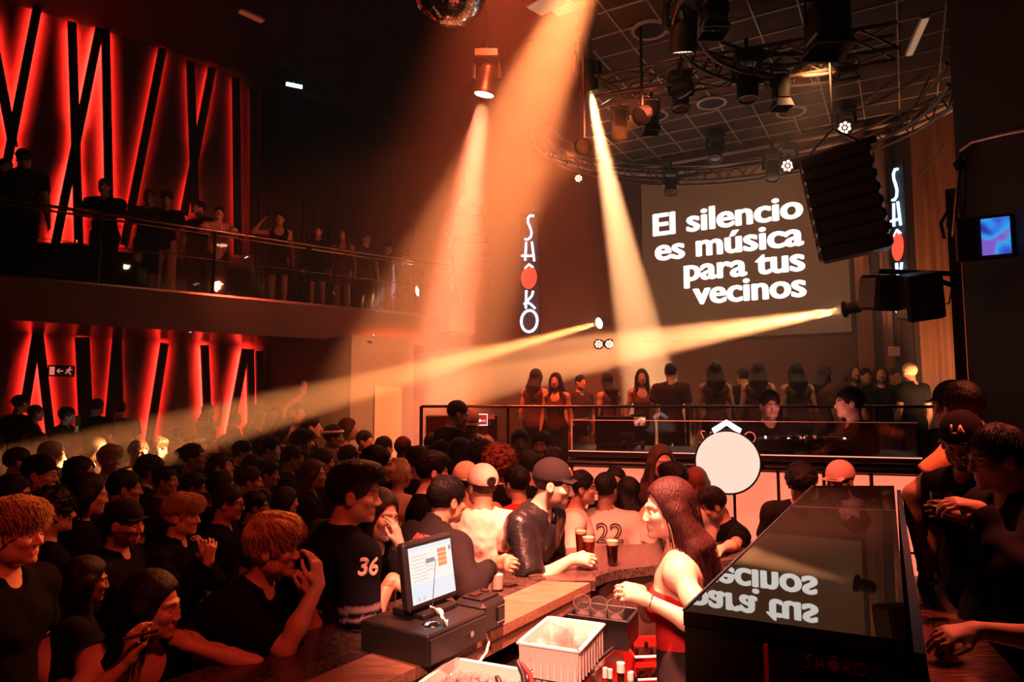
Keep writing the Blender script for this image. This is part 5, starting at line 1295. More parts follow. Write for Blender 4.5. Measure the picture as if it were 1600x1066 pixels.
def make_top(name, K, kind, seed):
    """kind: tee, long, jacket, hoodie, tank, strap"""
    p = K['p']; sex, build, lod = p.get('sex', 'm'), p.get('build', 1.0), p['lod']; B, T = K['B'], K['T']
    g = dict(tee=.016, long=.016, jacket=.026, hoodie=.028, tank=.009, strap=.006, jersey=.024)[kind]
    hl = {0: .0105, 1: .017, 2: .026}[lod]
    lo, hi = K['lo'].copy() - .03, K['hi'].copy() + .03; lo[2] = min(K['hip'][2] - .30, min(a['wr'][2] for a in K['arms']) - .06); hi[2] = K['neck'][2] + .14
    f = Field(lo, hi, hl)
    body_parts(f, K, K['arms'], sex, build, lod, grow=g)
    hem = p.get('hem', -.13 if kind in ('tee', 'jersey', 'hoodie', 'jacket') else -.08)
    f.cone(T(0, -.012, -.02), T(0, -.015, -.16), .12 * build + g, .13 * build + g, .06)
    if kind in ('tank', 'strap'):
        zc = .40 if kind == 'tank' else .33
        c = T(0, 0, zc)
        if kind == 'strap':
            n = B @ V3(0, -.16, 1); f.half(T(0, 0, .36), unit(n))
        else:
            for s_ in (0, 1): f.cone(K['sh'][s_] + B @ V3((-1, 1)[s_] * .03, 0, .06), K['sh'][s_] + B @ V3((-1, 1)[s_] * .05, 0, -.10), .065, .05, .01, 'cut')
            f.ell(T(0, .09, .50), V3(.085, .09, .11), B, .01, 'cut'); f.ell(T(0, -.08, .52), V3(.075, .06, .07), B, .01, 'cut')
    f.half(T(0, 0, hem), B @ V3(0, 0, -1))
    aw = build * (1 if sex == 'm' else .86)
    if kind not in ('tank', 'strap'):
        for a in K['arms']:
            u, v = unit(a['el'] - a['sh']), unit(a['wr'] - a['el'])
            if kind in ('tee', 'jersey'):
                fr = .66 if kind == 'tee' else .86; c = a['sh'] + (a['el'] - a['sh']) * fr
                f.cone(a['sh'], a['el'], .062 * aw + g * .8, .056 * aw + g * 1.1, .03, clip=(c, u))
            else:
                f.cone(a['sh'], a['el'], .060 * aw + g * .7, .046 * aw + g * .8, .035); c = a['wr'] - v * .015
                f.cone(a['el'], a['wr'], .046 * aw + g * .8, .032 * aw + g * .55, .03, clip=(c, v))
    f.wrinkle({'tee': .004, 'jersey': .0045, 'long': .004, 'jacket': .007, 'hoodie': .008}.get(kind, .0015), 34 if kind != 'hoodie' else 26, seed)
    if kind == 'hoodie':
        f.ell(T(0, -.085, .485), V3(.125, .075, .085), B, .02); f.ell(T(0, -.10, .42), V3(.10, .05, .10), B, .03); f.ell(T(0, -.045, .575), V3(.072, .065, .06), B, .02, 'cut')
        f.wrinkle(.004, 60, seed + 3)
    if kind == 'jacket':
        f.cone(K['neck'] + B @ V3(0, -.012, -.03), K['neck'] + B @ V3(0, -.005, .055), .082, .074, .02)
    if kind not in ('tank', 'strap'):
        f.cone(K['neck'] + B @ V3(0, -.012, -.045), K['hc'] + K['H'] @ V3(0, -.02, -.05), .063 if sex == 'm' else .056, .075, .008, 'cut')
        f.ell(T(0, .085, .53), V3(.045, .05, .045), B, .012, 'cut')
    V, Q = f.mesh()
    tin = None
    tr = p.get('trim')
    t = np.ones((len(V), 3)); q = (V - K['hip']) @ B
    if tr == 'stripe': t[(np.sin(q[:, 0] * 190) > .82)] *= 1.9
    if tr == 'jersey':
        for a in K['arms']:
            s_ = (V - a['sh']) @ unit(a['el'] - a['sh']) / .295; m = (np.linalg.norm(V - (a['sh'] + np.outer(np.clip(s_, 0, 1) * .295, unit(a['el'] - a['sh']))), axis=1) < .10) & (((s_ > .62) & (s_ < .70)) | ((s_ > .76) & (s_ < .80))); t[m] = V3(*p.get('trimcol', (30, 22, 16)))
    mt = 'leather' if p.get('mat') == 'leather' else 'fabric'
    return np_mesh(name, V, Q, mt, t, 1 if lod else 2)
def make_pants(name, K, seed, kind='long'):
    p = K['p']; sex, build, lod = p.get('sex', 'm'), p.get('build', 1.0), p['lod']; B, T = K['B'], K['T']; g = .014
    lo, hi = K['lo'].copy() - .03, K['hi'].copy() + .03; hi[2] = K['hip'][2] + .16; lo[0], hi[0] = -.32, .32; lo[1], hi[1] = -.35, .35
    f = Field(lo, hi, (.018, .024, .03)[lod])
    f.ell(T(0, -.012, .0), V3(.158 * build * (1 if sex == 'm' else 1.06), .118 * build, .14) + g, B, .05)
    if kind == 'skirt':
        f.cone(T(0, 0, -.02), V3(0, .0, .62), .15 * build, .20, .05); f.half(V3(0, 0, .62), V3(0, 0, -1))
    else:
        for h, kn, an in K['legs']:
            f.cone(h, kn, .088 * build + g, .066 + g, .04)
            if kind == 'long': f.cone(kn, an, .064 + g, .058 + g, .03)
        f.half(V3(0, 0, .10 if kind == 'long' else .58), V3(0, 0, -1))
    wst = p.get('waist', .07)
    if wst > .08: f.ell(T(0, .0, .12), V3(.128 * build, .100, .14) + .012, B, .05)
    f.half(T(0, 0, wst), B @ V3(0, 0, 1)); f.wrinkle(.005, 36, seed)
    V, Q = f.mesh(); return np_mesh(name, V, Q, 'fabric', np.ones((len(V), 3)), 1)
def strands(roots, normals, comb, n, L, rad, seed, droop=.0, lift=.2, seg=5, jit=.25, curl=0.0):
    """tapered three-sided locks growing from the scalp; comb(p) gives the lie of the hair"""
    rng = np.random.RandomState(seed); pick = rng.choice(len(roots), n, replace=len(roots) < n); Vs, Fs = [], []; o = 0
    for i in pick:
        p = roots[i].copy(); nn = normals[i]; d = comb(p, nn); d = unit(d + nn * lift + rng.normal(size=3) * jit); ln = L * rng.uniform(.65, 1.25); st = ln / seg; ring = []; s0 = rng.uniform(0, 6)
        for k in range(seg + 1):
            ax = unit(np.cross(d, nn + 1e-3)); bx_ = np.cross(d, ax); r = rad * (1 - (k / seg) ** 1.6 * .85)
            ring.append([p + ax * r * math.cos(a) * 1.6 + bx_ * r * math.sin(a) for a in (0, 2.09, 4.19)])
            d = unit(d + V3(0, 0, -droop) * .3 - nn * lift * .35 + (ax * math.sin(s0 + k * 1.9) + bx_ * math.cos(s0 + k * 1.9)) * curl); p = p + d * st
        Vs += [v for rr in ring for v in rr]
        for k in range(seg):
            for a in range(3): Fs.append((o + k * 3 + a, o + k * 3 + (a + 1) % 3, o + (k + 1) * 3 + (a + 1) % 3, o + (k + 1) * 3 + a))
        o += 3 * (seg + 1)
    return np.array(Vs), np.array(Fs)
def make_hair(name, K, style, seed):
    p = K['p']; lod = p['lod']; H, c = K['H'], K['hc']; s = p.get('hs', 1.0); B = K['B']
    long_ = style in ('long', 'longback', 'ponytail'); rng = np.random.RandomState(seed)
    T = lambda x, y, z: c + H @ (V3(x, y, z) * s)
    lo, hi = c - .19, c + .19
    if long_: lo = lo - V3(.04, .08, .30)
    f = Field(lo, hi, (.005, .0085, .013)[lod])
    th = dict(short=.010, fade=.012, messy=.022, quiff=.016, curly=.030, buzz=.004, long=.016, longback=.016, bun=.010, braids=.010, afro=.055, ponytail=.012, mop=.019)[style]
    if p.get('capped'): th = min(th, .007)
    f.ell(T(0, -.020, .038), (V3(.075, .095, .088) + th) * s, H, .01)
    if p.get('capped'): pass
    elif style in ('fade', 'quiff'):
        f.ell(T(0, .0, .085), (V3(.070, .095, .052) + th * .6) * s, H, .02)
    if style == 'quiff' and not p.get('capped'): f.ell(T(0, .055, .105), V3(.058, .045, .034) * s, H, .02)
    if style in ('messy', 'mop') and not p.get('capped'): f.ell(T(0, .01, .085), (V3(.078, .10, .055) + th * .5) * s, H, .02)
    if style == 'bun': f.ell(T(0, -.115, .06), V3(.042, .04, .042) * s, H, .01)
    # cut the face and the nape
    fl = dict(short=.058, fade=.062, messy=.045, quiff=.060, curly=.045, buzz=.060, long=.060, longback=.060, bun=.062, braids=.062, afro=.05, ponytail=.062, mop=.056)[style]
    if long_: f.ell(T(0, .100, -.030), V3(.074, .096, .108) * s, H, .012, 'cut')
    f.ell(T(0, .105, fl - .10), V3(.074, .085, .098) * s, H, .012, 'cut')
    if not long_:
        f.ell(T(0, .055, -.085), V3(.12, .105, .085) * s, H, .01, 'cut')
        f.cone(T(0, -.06, -.14), T(0, -.10, -.20), .075 * s, .10 * s, .012, 'cut')
        for g in (-1, 1): f.ell(T(g * .085, .0, -.015), V3(.022, .026, .04) * s, H, .006, 'cut')
        f.half(T(0, -.02, -.075), H @ unit(V3(0, .35, -1)))
    else:
        f.ell(T(0, .075, -.075), V3(.064, .075, .12) * s, H, .01, 'cut')
        # falling curtain behind and beside the face
        base = c + H @ V3(0, -.06, -.02)
        Lh = p.get('hairlen', .34)
        bd = unit(B @ V3(0, 0, -1) * .7 + V3(0, 0, -1) * .6)
        for u in np.linspace(-1, 1, 7):
            a0 = c + H @ (V3(u * .070, -.055 + .045 * abs(u), .0) * s); back = B @ V3(u * .085, -.105 + .04 * abs(u), 0)
            a1 = K['neck'] + back + V3(0, 0, .02); a2 = a1 + bd * max(.02, Lh - .16)
            f.cone(a0, a1, .040 * s, .034, .03); f.cone(a1, a2, .034, .022, .03)
        if style == 'long':
            for g in (-1, 1):
                a0 = T(g * .070, .010, .02); a1 = K['neck'] + B @ V3(g * .085, .055, -.02); a2 = a1 + B @ V3(g * .01, .03, 0) + bd * max(.03, Lh - .18); f.cone(a0, a1, .026 * s, .026, .02); f.cone(a1, a2, .026, .016, .02)
    if style in ('curly', 'afro', 'messy', 'mop', 'bun'): f.wrinkle({'curly': .006, 'afro': .006}.get(style, .004), 95, seed)
    elif style == 'braids':
        X, Y, Z_ = f.ax[0][:, None, None] - c[0], f.ax[1][None, :, None] - c[1], f.ax[2][None, None, :] - c[2]; u = X * H[0, 0] + Y * H[1, 0] + Z_ * H[2, 0]
        f.F = f.F + .0055 * np.abs(np.sin(u * 150)) ** .6 - .002
    else: f.wrinkle(.0005 if long_ else .0018, 70, seed)
    V, Q = f.mesh()
    sel_ = None
    if lod < 2 and style not in ('buzz', 'braids') and not p.get('capped'):
        nrm = unit_rows((V - (c + H @ V3(0, -.02, .02))))
        q = (V - c) @ H; up_ = q[:, 2] > -.01; side_ = (q[:, 1] < .03)
        if long_:
            comb = lambda pp, nn: V3(0, 0, -1) + (H @ V3(0, -.3, 0)); n = (900, 220)[lod]; L = .24; R_ = (rng, )
            VS, FS = strands(V[side_], nrm[side_], comb, n, L, .0020, seed, .5, .01, 7, .05)
        elif style in ('curly', 'afro'):
            comb = lambda pp, nn: nn; VS, FS = strands(V[up_], nrm[up_], comb, (420, 180)[lod], .045, .0038, seed, 0, .3, 6, .9, .9)
        else:
            ln = dict(short=.026, fade=.022, messy=.034, quiff=.032, bun=.05, mop=.034)[style]
            fw = dict(short=.35, fade=.4, messy=.9, quiff=.6, bun=-1.2, mop=.45)[style]; crown = c + H @ V3(0, -.055, .11)
            comb = lambda pp, nn: unit((pp - crown) - nn * ((pp - crown) @ nn)) + H @ V3(rng.normal() * (.5 if style == 'messy' else .15), fw, 0)
            if style in ('quiff', 'messy'): up_ = up_ & (q[:, 2] > (.075 if style == 'quiff' else .035))
            VS, FS = strands(V[up_], nrm[up_], comb, (2600, 420)[lod] if style in ('messy', 'mop', 'bun', 'quiff') else (1300, 260)[lod], ln, (.0012, .0024)[lod], seed, .25, {'messy': .55, 'quiff': .5}.get(style, .05), 5, {'messy': .4}.get(style, .14))
        Q = np.concatenate([Q, FS + len(V)]); V = np.concatenate([V, VS]); return np_mesh(name, V, Q, 'hair', None, 0)
    return np_mesh(name, V, Q, 'hair', None, 1)
def unit_rows(a): return a / (np.linalg.norm(a, axis=1, keepdims=True) + 1e-9)
def make_cap(name, K, back=False, lift=0.0, dx=0):
    p = K['p']; H, c = K['H'], K['hc']; s = p.get('hs', 1.0); A = H @ (rotz(math.pi) if back else rotz(dx))
    T = lambda x, y, z: c + A @ (V3(x, y, z) * s); yo = .02 if back else -.02
    f = Field(c - .26, c + .26, (.005, .009, .014)[p['lod']])
    f.ell(T(0, yo, .042 + lift), V3(.088, .108, .098) * s, A, .01)
    f.half(T(0, 0, .022 + lift), A @ unit(V3(0, .10, -1)))
    g2 = Field(c - .26, c + .26, (.005, .009, .014)[p['lod']])
    g2.ell(T(0, yo + .118, .035 + lift), V3(.080, .088, .05) * s, A, .01); g2.half(T(0, yo + .10, .028 + lift), A @ unit(V3(0, .12, -1))); 
    X = T(0, yo + .118, .036 + lift); g2.half(X, A @ unit(V3(0, .12, 1)))
    f.F = np.minimum(f.F, g2.F)
    f.ell(T(0, yo - .112, .036), V3(.036, .036, .028) * s, A, .006, 'cut')
    V, Q = f.mesh(); return np_mesh(name, V, Q, 'fabric', np.ones((len(V), 3)), 1)
def add_part(name, me, parent, color):
    o = bpy.data.objects.new(name, me); col.objects.link(o); o.parent = parent; o.color = (*color, 1); return o
SKINS = dict(fair=(.62, .36, .26), mid=(.50, .27, .18), tan=(.40, .21, .13), brown=(.26, .13, .08))
HAIRS = dict(black=(.007, .005, .0045), dark=(.018, .010, .008), brown=(.06, .028, .016), red=(.16, .035, .016), blond=(.45, .27, .12), bleach=(.75, .58, .36))
CACHE = {}; BODIES = []
def person(label, at, face, p, skin='mid', hair=('short', 'black'), top=('tee', (.015, .013, .013)), pants=('long', (.02, .02, .025)), cap=None, floor=0.0, group=None, share=None, seed=0, bag=None, hs_fix=None):
    """at: (pixel column, pixel row, depth) of the point between the eyes; face: heading, degrees clockwise from straight away"""
    tgt = P(*at) if not isinstance(at, Vector) else at
    key = share
    if key is not None and key in CACHE: ms, K = CACHE[key]
    else:
        p = dict(p)
        if cap: p['capped'] = 1
        me, K = make_body('person', p); ms = {'body': me}
        if hair: ms['hair'] = make_hair('hair', K, hair[0], seed)
        if top: ms['top'] = make_top('shirt', K, top[0], seed + 11)
        if pants: ms['pants'] = make_pants('trousers', K, seed + 5, pants[0])
        if cap: ms['cap'] = make_cap('cap', K, cap.get('back', False), dx=R(cap.get('yaw', 0)))
        if key is not None: CACHE[key] = (ms, K)
    s = (tgt.z - floor) / K['hc'][2]
    a = -R(face); off = Matrix.Rotation(a, 3, 'Z') @ Vector((K['hc'][0] * s, K['hc'][1] * s, 0))
    o = bpy.data.objects.new('person', ms['body']); col.objects.link(o); tag(o, label, 'person', group)
    o.location = (tgt.x - off.x, tgt.y - off.y, floor); o.rotation_euler = (0, 0, a); o.scale = (s, s, s); o.color = (*SKINS[skin], 1)
    if 'hair' in ms: add_part('hair', ms['hair'], o, HAIRS[hair[1]] if isinstance(hair[1], str) else hair[1])
    if 'top' in ms: add_part({'jacket': 'jacket', 'hoodie': 'hoodie', 'tank': 'tank_top', 'strap': 'strap_top', 'jersey': 'jersey'}.get(top[0], 'shirt'), ms['top'], o, top[1])
    if 'pants' in ms: add_part({'skirt': 'skirt', 'shorts': 'shorts'}.get(pants[0], 'trousers'), ms['pants'], o, pants[1])
    if 'cap' in ms: add_part('cap', ms['cap'], o, cap['col'])
    shoes(o, K)
    BODIES.append((o, K, s)); return o, K, s
SHOE = {}
def shoes(o, K):
    if 'm' not in SHOE:
        f = Field(V3(-.07, -.12, -.01), V3(.07, .23, .14), .012); f.ell(V3(0, .06, .035), V3(.05, .15, .045), None, .03); f.cone(V3(0, -.03, .04), V3(0, -.03, .10), .048, .045, .03); f.half(V3(0, 0, .002), V3(0, 0, -1))
        V, Q = f.mesh(); SHOE['m'] = np_mesh('shoe', V, Q, 'shoe_mat', None, 1)
    for h, kn, an in K['legs']:
        q = add_part('shoe', SHOE['m'], o, (.03, .03, .03)); q.location = (an[0], an[1], .0)
def loc_of(o, v): # world -> the figure's own frame (unit scale), for aiming hands before it is built
    return o.matrix_basis.inverted() @ Vector(v)
def world_arm(at, face, p, pts, floor=0.0):
    """figure's own coordinates of world points, from a dry run of the skeleton"""
    K = skeleton(p.get('sex', 'm'), R(p.get('lean', 0)), R(p.get('side', 0)), R(p.get('twist', 0)), p.get('build', 1.0)); B = K['B']
    hy, hp, hr = p.get('head', (0, 0, 0)); HB = rotz(R(-hy)) @ rotx(R(-hp)) @ roty(R(hr))
    hc = K['skull0'] + (B @ V3(0, 0, .055)) * .5 + V3(0, 0, .03) + HB @ V3(0, .028, .05)
    tgt = P(*at) if not isinstance(at, Vector) else at; s = (tgt.z - floor) / hc[2]; a = -R(face)
    off = Matrix.Rotation(a, 3, 'Z') @ Vector((hc[0] * s, hc[1] * s, 0)); org = Vector((tgt.x - off.x, tgt.y - off.y, floor))
    M = Matrix.Rotation(-a, 3, 'Z')
    return [np.array((M @ (Vector(q) - org)) / s) for q in pts], (lambda v: np.array(M @ Vector(v)))
def decal(o, K, s, txt, size, m, uc, vc, wide=None, side='back', nm='lettering', bold=.0, part='shirt', aspect=1.0, shear=0, outline=0.0):
    """lettering laid on a garment: projected along the trunk's own front-back axis onto the cloth"""
    garment = [c for c in bpy.data.objects if c.parent is o and c.name.split('.')[0] in ('shirt', 'jersey', 'jacket', 'hoodie', 'tank_top', 'cap')]
    garment = [c for c in garment if (c.name.startswith('cap')) == (part == 'cap')]
    if not garment: return
    from mathutils.bvhtree import BVHTree
    me = garment[0].data; bv = BVHTree.FromPolygons([v.co[:] for v in me.vertices], [tuple(q.vertices) for q in me.polygons])
    tm = text_mesh(txt, size, bold=bold, extrude=0, shear=shear, outline=outline) if isinstance(txt, str) else txt
    import bmesh
    b = bmesh.new(); b.from_mesh(tm); bmesh.ops.triangulate(b, faces=b.faces[:]); bmesh.ops.subdivide_edges(b, edges=[e for e in b.edges if e.calc_length() > .018], cuts=2, use_grid_fill=True); b.to_mesh(tm); b.free()
    if part == 'cap': A, org = K['H'], K['hc']
    else: A, org = K['B'], K['hip']
    fdir = -1 if side == 'back' else 1
    for v in tm.vertices:
        u, w_ = v.co.x * aspect, v.co.y
        if side in ('back', 'front'): st = org + A @ V3(uc - fdir * -u * 1 if False else uc + u * (1 if side == 'back' else -1), fdir * .6, vc + w_); d = A @ V3(0, -fdir, 0)
        else: g = -1 if side == 'left' else 1; st = org + A @ V3(g * .6, uc + u * g, vc + w_); d = A @ V3(-g, 0, 0)
        h = bv.ray_cast(Vector(st), Vector(d))
        if h[0] is not None: v.co = h[0] - Vector(d) * (.0075 if outline else .0035)
        else: v.co = Vector(st) + Vector(d) * .5
    tm.materials.clear(); tm.materials.append(MATS[m]); q = bpy.data.objects.new(nm, tm); col.objects.link(q); q.parent = garment[0]
    sm = q.modifiers.new('thick', 'SOLIDIFY'); sm.thickness = .0008; return q
def glasses(o, K):
    H, c = K['H'], K['hc']; mb = MB(); T = lambda x, y, z: Vector(c + H @ V3(x, y, z))
    for g in (-1, 1):
        mb.tube([T(g * (.032 + .024 * math.cos(a * math.pi / 8)), .102 - .06 * abs(.032 + .024 * math.cos(a * math.pi / 8)) ** 1.0 * .25, -.002 + .019 * math.sin(a * math.pi / 8)) for a in range(16)], .0018, 6, closed=True)
        mb.tube([T(g * .056, .098, .004), T(g * .077, .06, .006), T(g * .082, -.005, .004)], .0016, 6)
    mb.tube([T(-.009, .102, .003), T(.009, .102, .003)], .0016, 6); mb.build('eyeglasses', 'black_plastic', o)

# ================================================================ the guests and staff
struct('floor_riser', MB().prism([(P(655, 700, 6.5).x, 6.5), (P(790, 700, 6.4).x, 6.4), (P(790, 700, 6.4).x, 7.15), (-.95, 7.15)], 0, .2), 'floor_dark')
BK = (.005, .0045, .0045)
def fig(label, at, face, p, skin, hair, top, pants=('long', (.012, .012, .016)), floor=0.0, R_=None, L_=None, **kw):
    p = dict(p); M = None
    for nm, a in (('armR', R_), ('armL', L_)):
        if a is None: continue
        (q,), rot = world_arm(at, face, p, [a['at']], floor); d = {k: v for k, v in a.items() if k not in ('at', 'dir', 'out', 'back', 'thumbto')}
        d['at'] = q
        for k in ('dir', 'out', 'back', 'thumbto'):
            if k in a: d[k] = rot(a[k])
        p[nm] = d
    return person(label, at, face, p, skin, hair, top, pants, floor=floor, **kw)
def crowd_depth(lst):                                       # nobody stands inside a neighbour: slide back along the line of sight
    pts = [[*P(e[0], e[1], e[2]).xy, e] for e in lst]; order = sorted(pts, key=lambda q: q[2][2])
    for _ in range(30):
        moved = False
        for i, a in enumerate(order):
            for b in order[:i]:
                d = math.hypot(a[0] - b[0], a[1] - b[1])
                if d < .40 and a[2][2] >= b[2][2]:
                    a[2][2] += .06; q = P(a[2][0], a[2][1], a[2][2]); a[0], a[1] = q.x, q.y; moved = True
        if not moved: break
BARG = 'guests around the bar'
# ---- near guests along the left arm of the bar
fig('long-haired young woman with bare shoulders leaning on the bar, smoking a pen vaporizer', (240, 948, 2.36), 150, dict(lod=0, sex='f', lean=24, head=(-58, 4, 0), hairlen=.40), 'mid', ('longback', 'black'), ('tank', BK),
    R_=dict(at=P(202, 1030, 2.16), dir=(.05, .06, 1), back=(-.5, -.8, 0), thumbto=(.9, .1, .2), curl=[.55, .75, .85, .9], thumb=.6, out=(-.6, -.5, -.8)),
    L_=dict(at=P(296, 1010, 2.42), dir=(-.75, .25, .25), back=(.2, -.7, .6), thumbto=(-.4, .1, .8), curl=.55, out=(1.0, -.15, -.15)), seed=1)
vp = P(232, 977, 2.10); tag(MB().tube([P(190, 1000, 2.08) - vp, P(246, 985, 2.17) - vp], .006, 10).build('vaporizer', 'rail_metal', loc=vp), 'thin pen vaporizer in the hand of the bare-shouldered woman', 'vaporizer')
ob, Kb, sb = fig('blond-fringed young man in a black shirt, bare forearm raised to his mouth', (428, 856, 2.72), 108, dict(lod=0, lean=14, head=(-14, 2, 0)), 'mid', ('mop', 'blond'), ('jersey', BK),
    R_=dict(at=P(497, 915, 2.60), dir=(-.12, .05, 1), back=(.9, -.3, 0), thumbto=(-.6, -.6, .2), curl=[.35, .55, .7, .8], thumb=.4, spread=.15, out=(.3, -.3, -1)),
    L_=dict(at=P(478, 935, 2.80), dir=(-.1, 0, 1), back=(.9, .2, 0), curl=.8, out=(.3, .3, -1)), seed=2)
o36, K36, s36 = fig('young man with a black quiff in a jersey numbered 36, in profile', (556, 772, 3.05), 52, dict(lod=0, lean=8, head=(40, 4, 0), trim='jersey'), 'tan', ('quiff', 'black'), ('jersey', (.007, .007, .010)),
    R_=dict(at=P(612, 905, 3.00), dir=(.7, -.3, -.3), back=(0, -.4, 1), curl=.5, out=(-.2, -.5, -.6)), seed=3)
mat('print_pale', (.85, .62, .5), .7); mat('print_dim', (.22, .14, .12), .7); mat('print_red', (.7, .06, .04), .7); mat('print_dark', (.05, .025, .02), .8)
decal(o36, K36, s36, '36', .092, 'print_pale', .0, .43, side='right', bold=.003, nm='number_lettering'); decal(o36, K36, s36, 'VANG', .085, 'print_dim', .0, .20, side='back', nm='word_lettering')
fig('woman with a hand at her ear, half hidden behind the 36 jersey', (594, 806, 3.30), 135, dict(lod=0, sex='f', head=(-10, 6, -8), hairlen=.3), 'fair', ('long', 'dark'), ('tee', BK),
    L_=dict(at=P(624, 852, 3.18), dir=(-.25, .1, 1), back=(.8, -.3, 0), thumbto=(-.5, -.6, .1), curl=.35, spread=.12, out=(.5, 0, -1)), seed=4)
oa, Ka, sa = fig('man in a black printed team jacket, back turned, behind the till screen', (700, 782, 3.62), 48, dict(lod=0, lean=16, head=(8, 8, 0)), 'tan', ('short', 'black'), ('jacket', (.014, .011, .012)),
    R_=dict(at=P(770, 882, 3.42), dir=(.7, -.4, .1), back=(-.1, -.9, .4), thumbto=(0, .2, 1), curl=.75, thumb=.6, out=(.2, -.8, -.5)), seed=5)
decal(oa, Ka, sa, 'BWT', .045, 'print_red', .055, .475, bold=.003, nm='sponsor_lettering'); decal(oa, Ka, sa, 'ALPINE', .042, 'print_pale', .06, .437, bold=.001, nm='team_lettering'); decal(oa, Ka, sa, 'FORMULA ONE TEAM', .017, 'print_pale', .06, .408, nm='small_lettering')
fig('man in a pale hooded sweatshirt and a white cap, back turned, at the bar', (752, 760, 4.02), 12, dict(lod=0, lean=8, head=(-46, 0, 0)), 'tan', ('fade', 'dark'), ('hoodie', (.70, .46, .36)), cap=dict(col=(.75, .55, .42)), seed=6)
fig('man in a pale cap partly hidden behind the white cap and hood', (726, 752, 4.5), 330, dict(lod=1), 'tan', ('short', 'black'), ('tee', (.4, .25, .18)), cap=dict(col=(.72, .5, .3)), seed=7)
fig('dark-haired man with eyeglasses in a red T-shirt between the white cap and the leather jacket', (806, 756, 4.75), 318, dict(lod=1), 'tan', ('short', 'black'), ('tee', (.45, .03, .02)), seed=8)
oc, Kc, sc_ = fig('bearded man in a black cap and shiny leather jacket holding a beer on the bar', (866, 757, 3.86), 118, dict(lod=0, lean=21, head=(-12, 10, 0), beard=.72, hs=1.04, mat='leather'), 'fair', ('fade', 'black'), ('jersey', (.012, .011, .012)), cap=dict(col=(.02, .016, .015)),
    R_=dict(at=Z(893, 874, ZT + .055), dir=(.95, -.25, .05), back=(-.25, -.75, .55), thumbto=(.2, .3, 1), curl=[.62, .66, .70, .74], thumb=.75, spread=.0, out=(-.7, -.4, -.4)), seed=9)
decal(oc, Kc, sc_, 'B', .05, 'print_red', .0, .085, side='front', part='cap', bold=.004, nm='cap_lettering')
og, Kg, sg = fig('man with dark hair and eyeglasses in a pale T-shirt, profile, behind the leather jacket', (910, 763, 4.62), 100, dict(lod=1), 'mid', ('short', 'black'), ('tee', (.70, .46, .36)), seed=10); glasses(og, Kg)
o22, K22, s22 = fig('man with braided hair in a pale T-shirt numbered 22, back turned, beside the beer glasses', (948, 765, 4.72), 12, dict(lod=0, head=(24, 0, 0), build=1.12), 'brown', ('braids', 'black'), ('tee', (.72, .48, .38)), seed=11)
decal(o22, K22, s22, '22', .20, 'print_dark', .04, .385, nm='number_lettering', outline=.0045)
fig('dark-haired woman facing the bar just behind the braided man, face in shadow', (962, 756, 5.15), 190, dict(lod=1, sex='f'), 'mid', ('long', 'black'), ('tee', BK), seed=12)
fig('woman with smooth dark hair seen from behind, in front of the glowing booth panels', (980, 770, 5.05), 330, dict(lod=1, sex='f'), 'mid', ('longback', 'black'), ('tee', (.05, .02, .02)), seed=13)
fig('tall woman with long brown hair facing forward, left of the glowing disc', (1034, 724, 5.02), 172, dict(lod=1, sex='f', hairlen=.45), 'mid', ('long', 'brown'), ('long', (.05, .02, .02)), seed=14)
fig('man in a plain pale T-shirt, back turned, next to the number 22', (1050, 752, 4.68), 352, dict(lod=0, head=(-38, 0, 0), build=1.05), 'tan', ('fade', 'black'), ('tee', (.62, .40, .32)), seed=15)
fig('woman with long reddish hair seen from behind, under the left edge of the glowing disc', (1088, 756, 5.0), 12, dict(lod=1, sex='f', hairlen=.4), 'mid', ('longback', 'red'), ('tee', (.10, .03, .02)), seed=16)
fig('curly-haired man in a black T-shirt bent over the bar below the glowing disc', (1113, 790, 4.62), 262, dict(lod=0, lean=20, head=(0, 22, 0)), 'tan', ('fade', 'dark'), ('tee', BK),
    L_=dict(at=Z(1122, 862, ZT + .05), dir=(-.9, -.3, -.1), back=(-.1, -.3, 1), curl=.5, out=(.6, -.6, -.4)), seed=17)
fig('man with tousled dark hair looking down behind the far end of the black cabinet', (1252, 757, 4.45), 200, dict(lod=1, head=(0, 30, 0)), 'mid', ('messy', 'black'), ('tee', (.02, .015, .015)), seed=18)
fig('man in a pale dark-brimmed cap at the far corner of the black cabinet', (1312, 752, 4.45), 235, dict(lod=1, head=(0, 12, 0)), 'tan', ('short', 'black'), ('tee', (.03, .02, .02)), cap=dict(col=(.75, .45, .36)), seed=19)
# ---- the bartender
obt, Kbt, sbt = fig('bartender with long dark red hair in a red strappy top, in profile behind the bar', (1042, 797, 2.92), 287, dict(lod=0, sex='f', lean=3, head=(-26, 2, 0), hairlen=.52, build=1.04, hem=.09, waist=.16), 'fair', ('longback', (.028, .007, .006)), ('strap', (.40, .02, .018)), ('long', (.02, .014, .014)),
    L_=dict(at=P(1012, 938, 2.64), dir=(-.85, .1, .28), back=(-.1, -.75, .65), thumbto=(-.2, .2, .95), curl=[.45, .6, .7, .8], thumb=.2, out=(.55, -.8, -.5)),
    R_=dict(at=P(1003, 925, 2.86), dir=(-.85, -.15, .22), back=(-.2, .7, .6), thumbto=(-.2, 0, .95), curl=.55, thumb=.2, out=(.4, .9, -.5)), seed=20)
mb = MB(); H_ = Kbt['T']; bk = Kbt['B']
for g in (-1, 1): mb.tube([H_(g * .085, .075, .35), H_(g * .088, .055, .47), H_(g * .085, .0, .515), H_(g * .080, -.075, .46), H_(g * .07, -.108, .36)], .0045, 6)
mb.tube([H_(-.13, -.07, .345), H_(-.06, -.112, .35), H_(.06, -.112, .35), H_(.13, -.07, .345)], .004, 6); q = mb.build('shoulder_strap_trim', 'black_matte', obt)
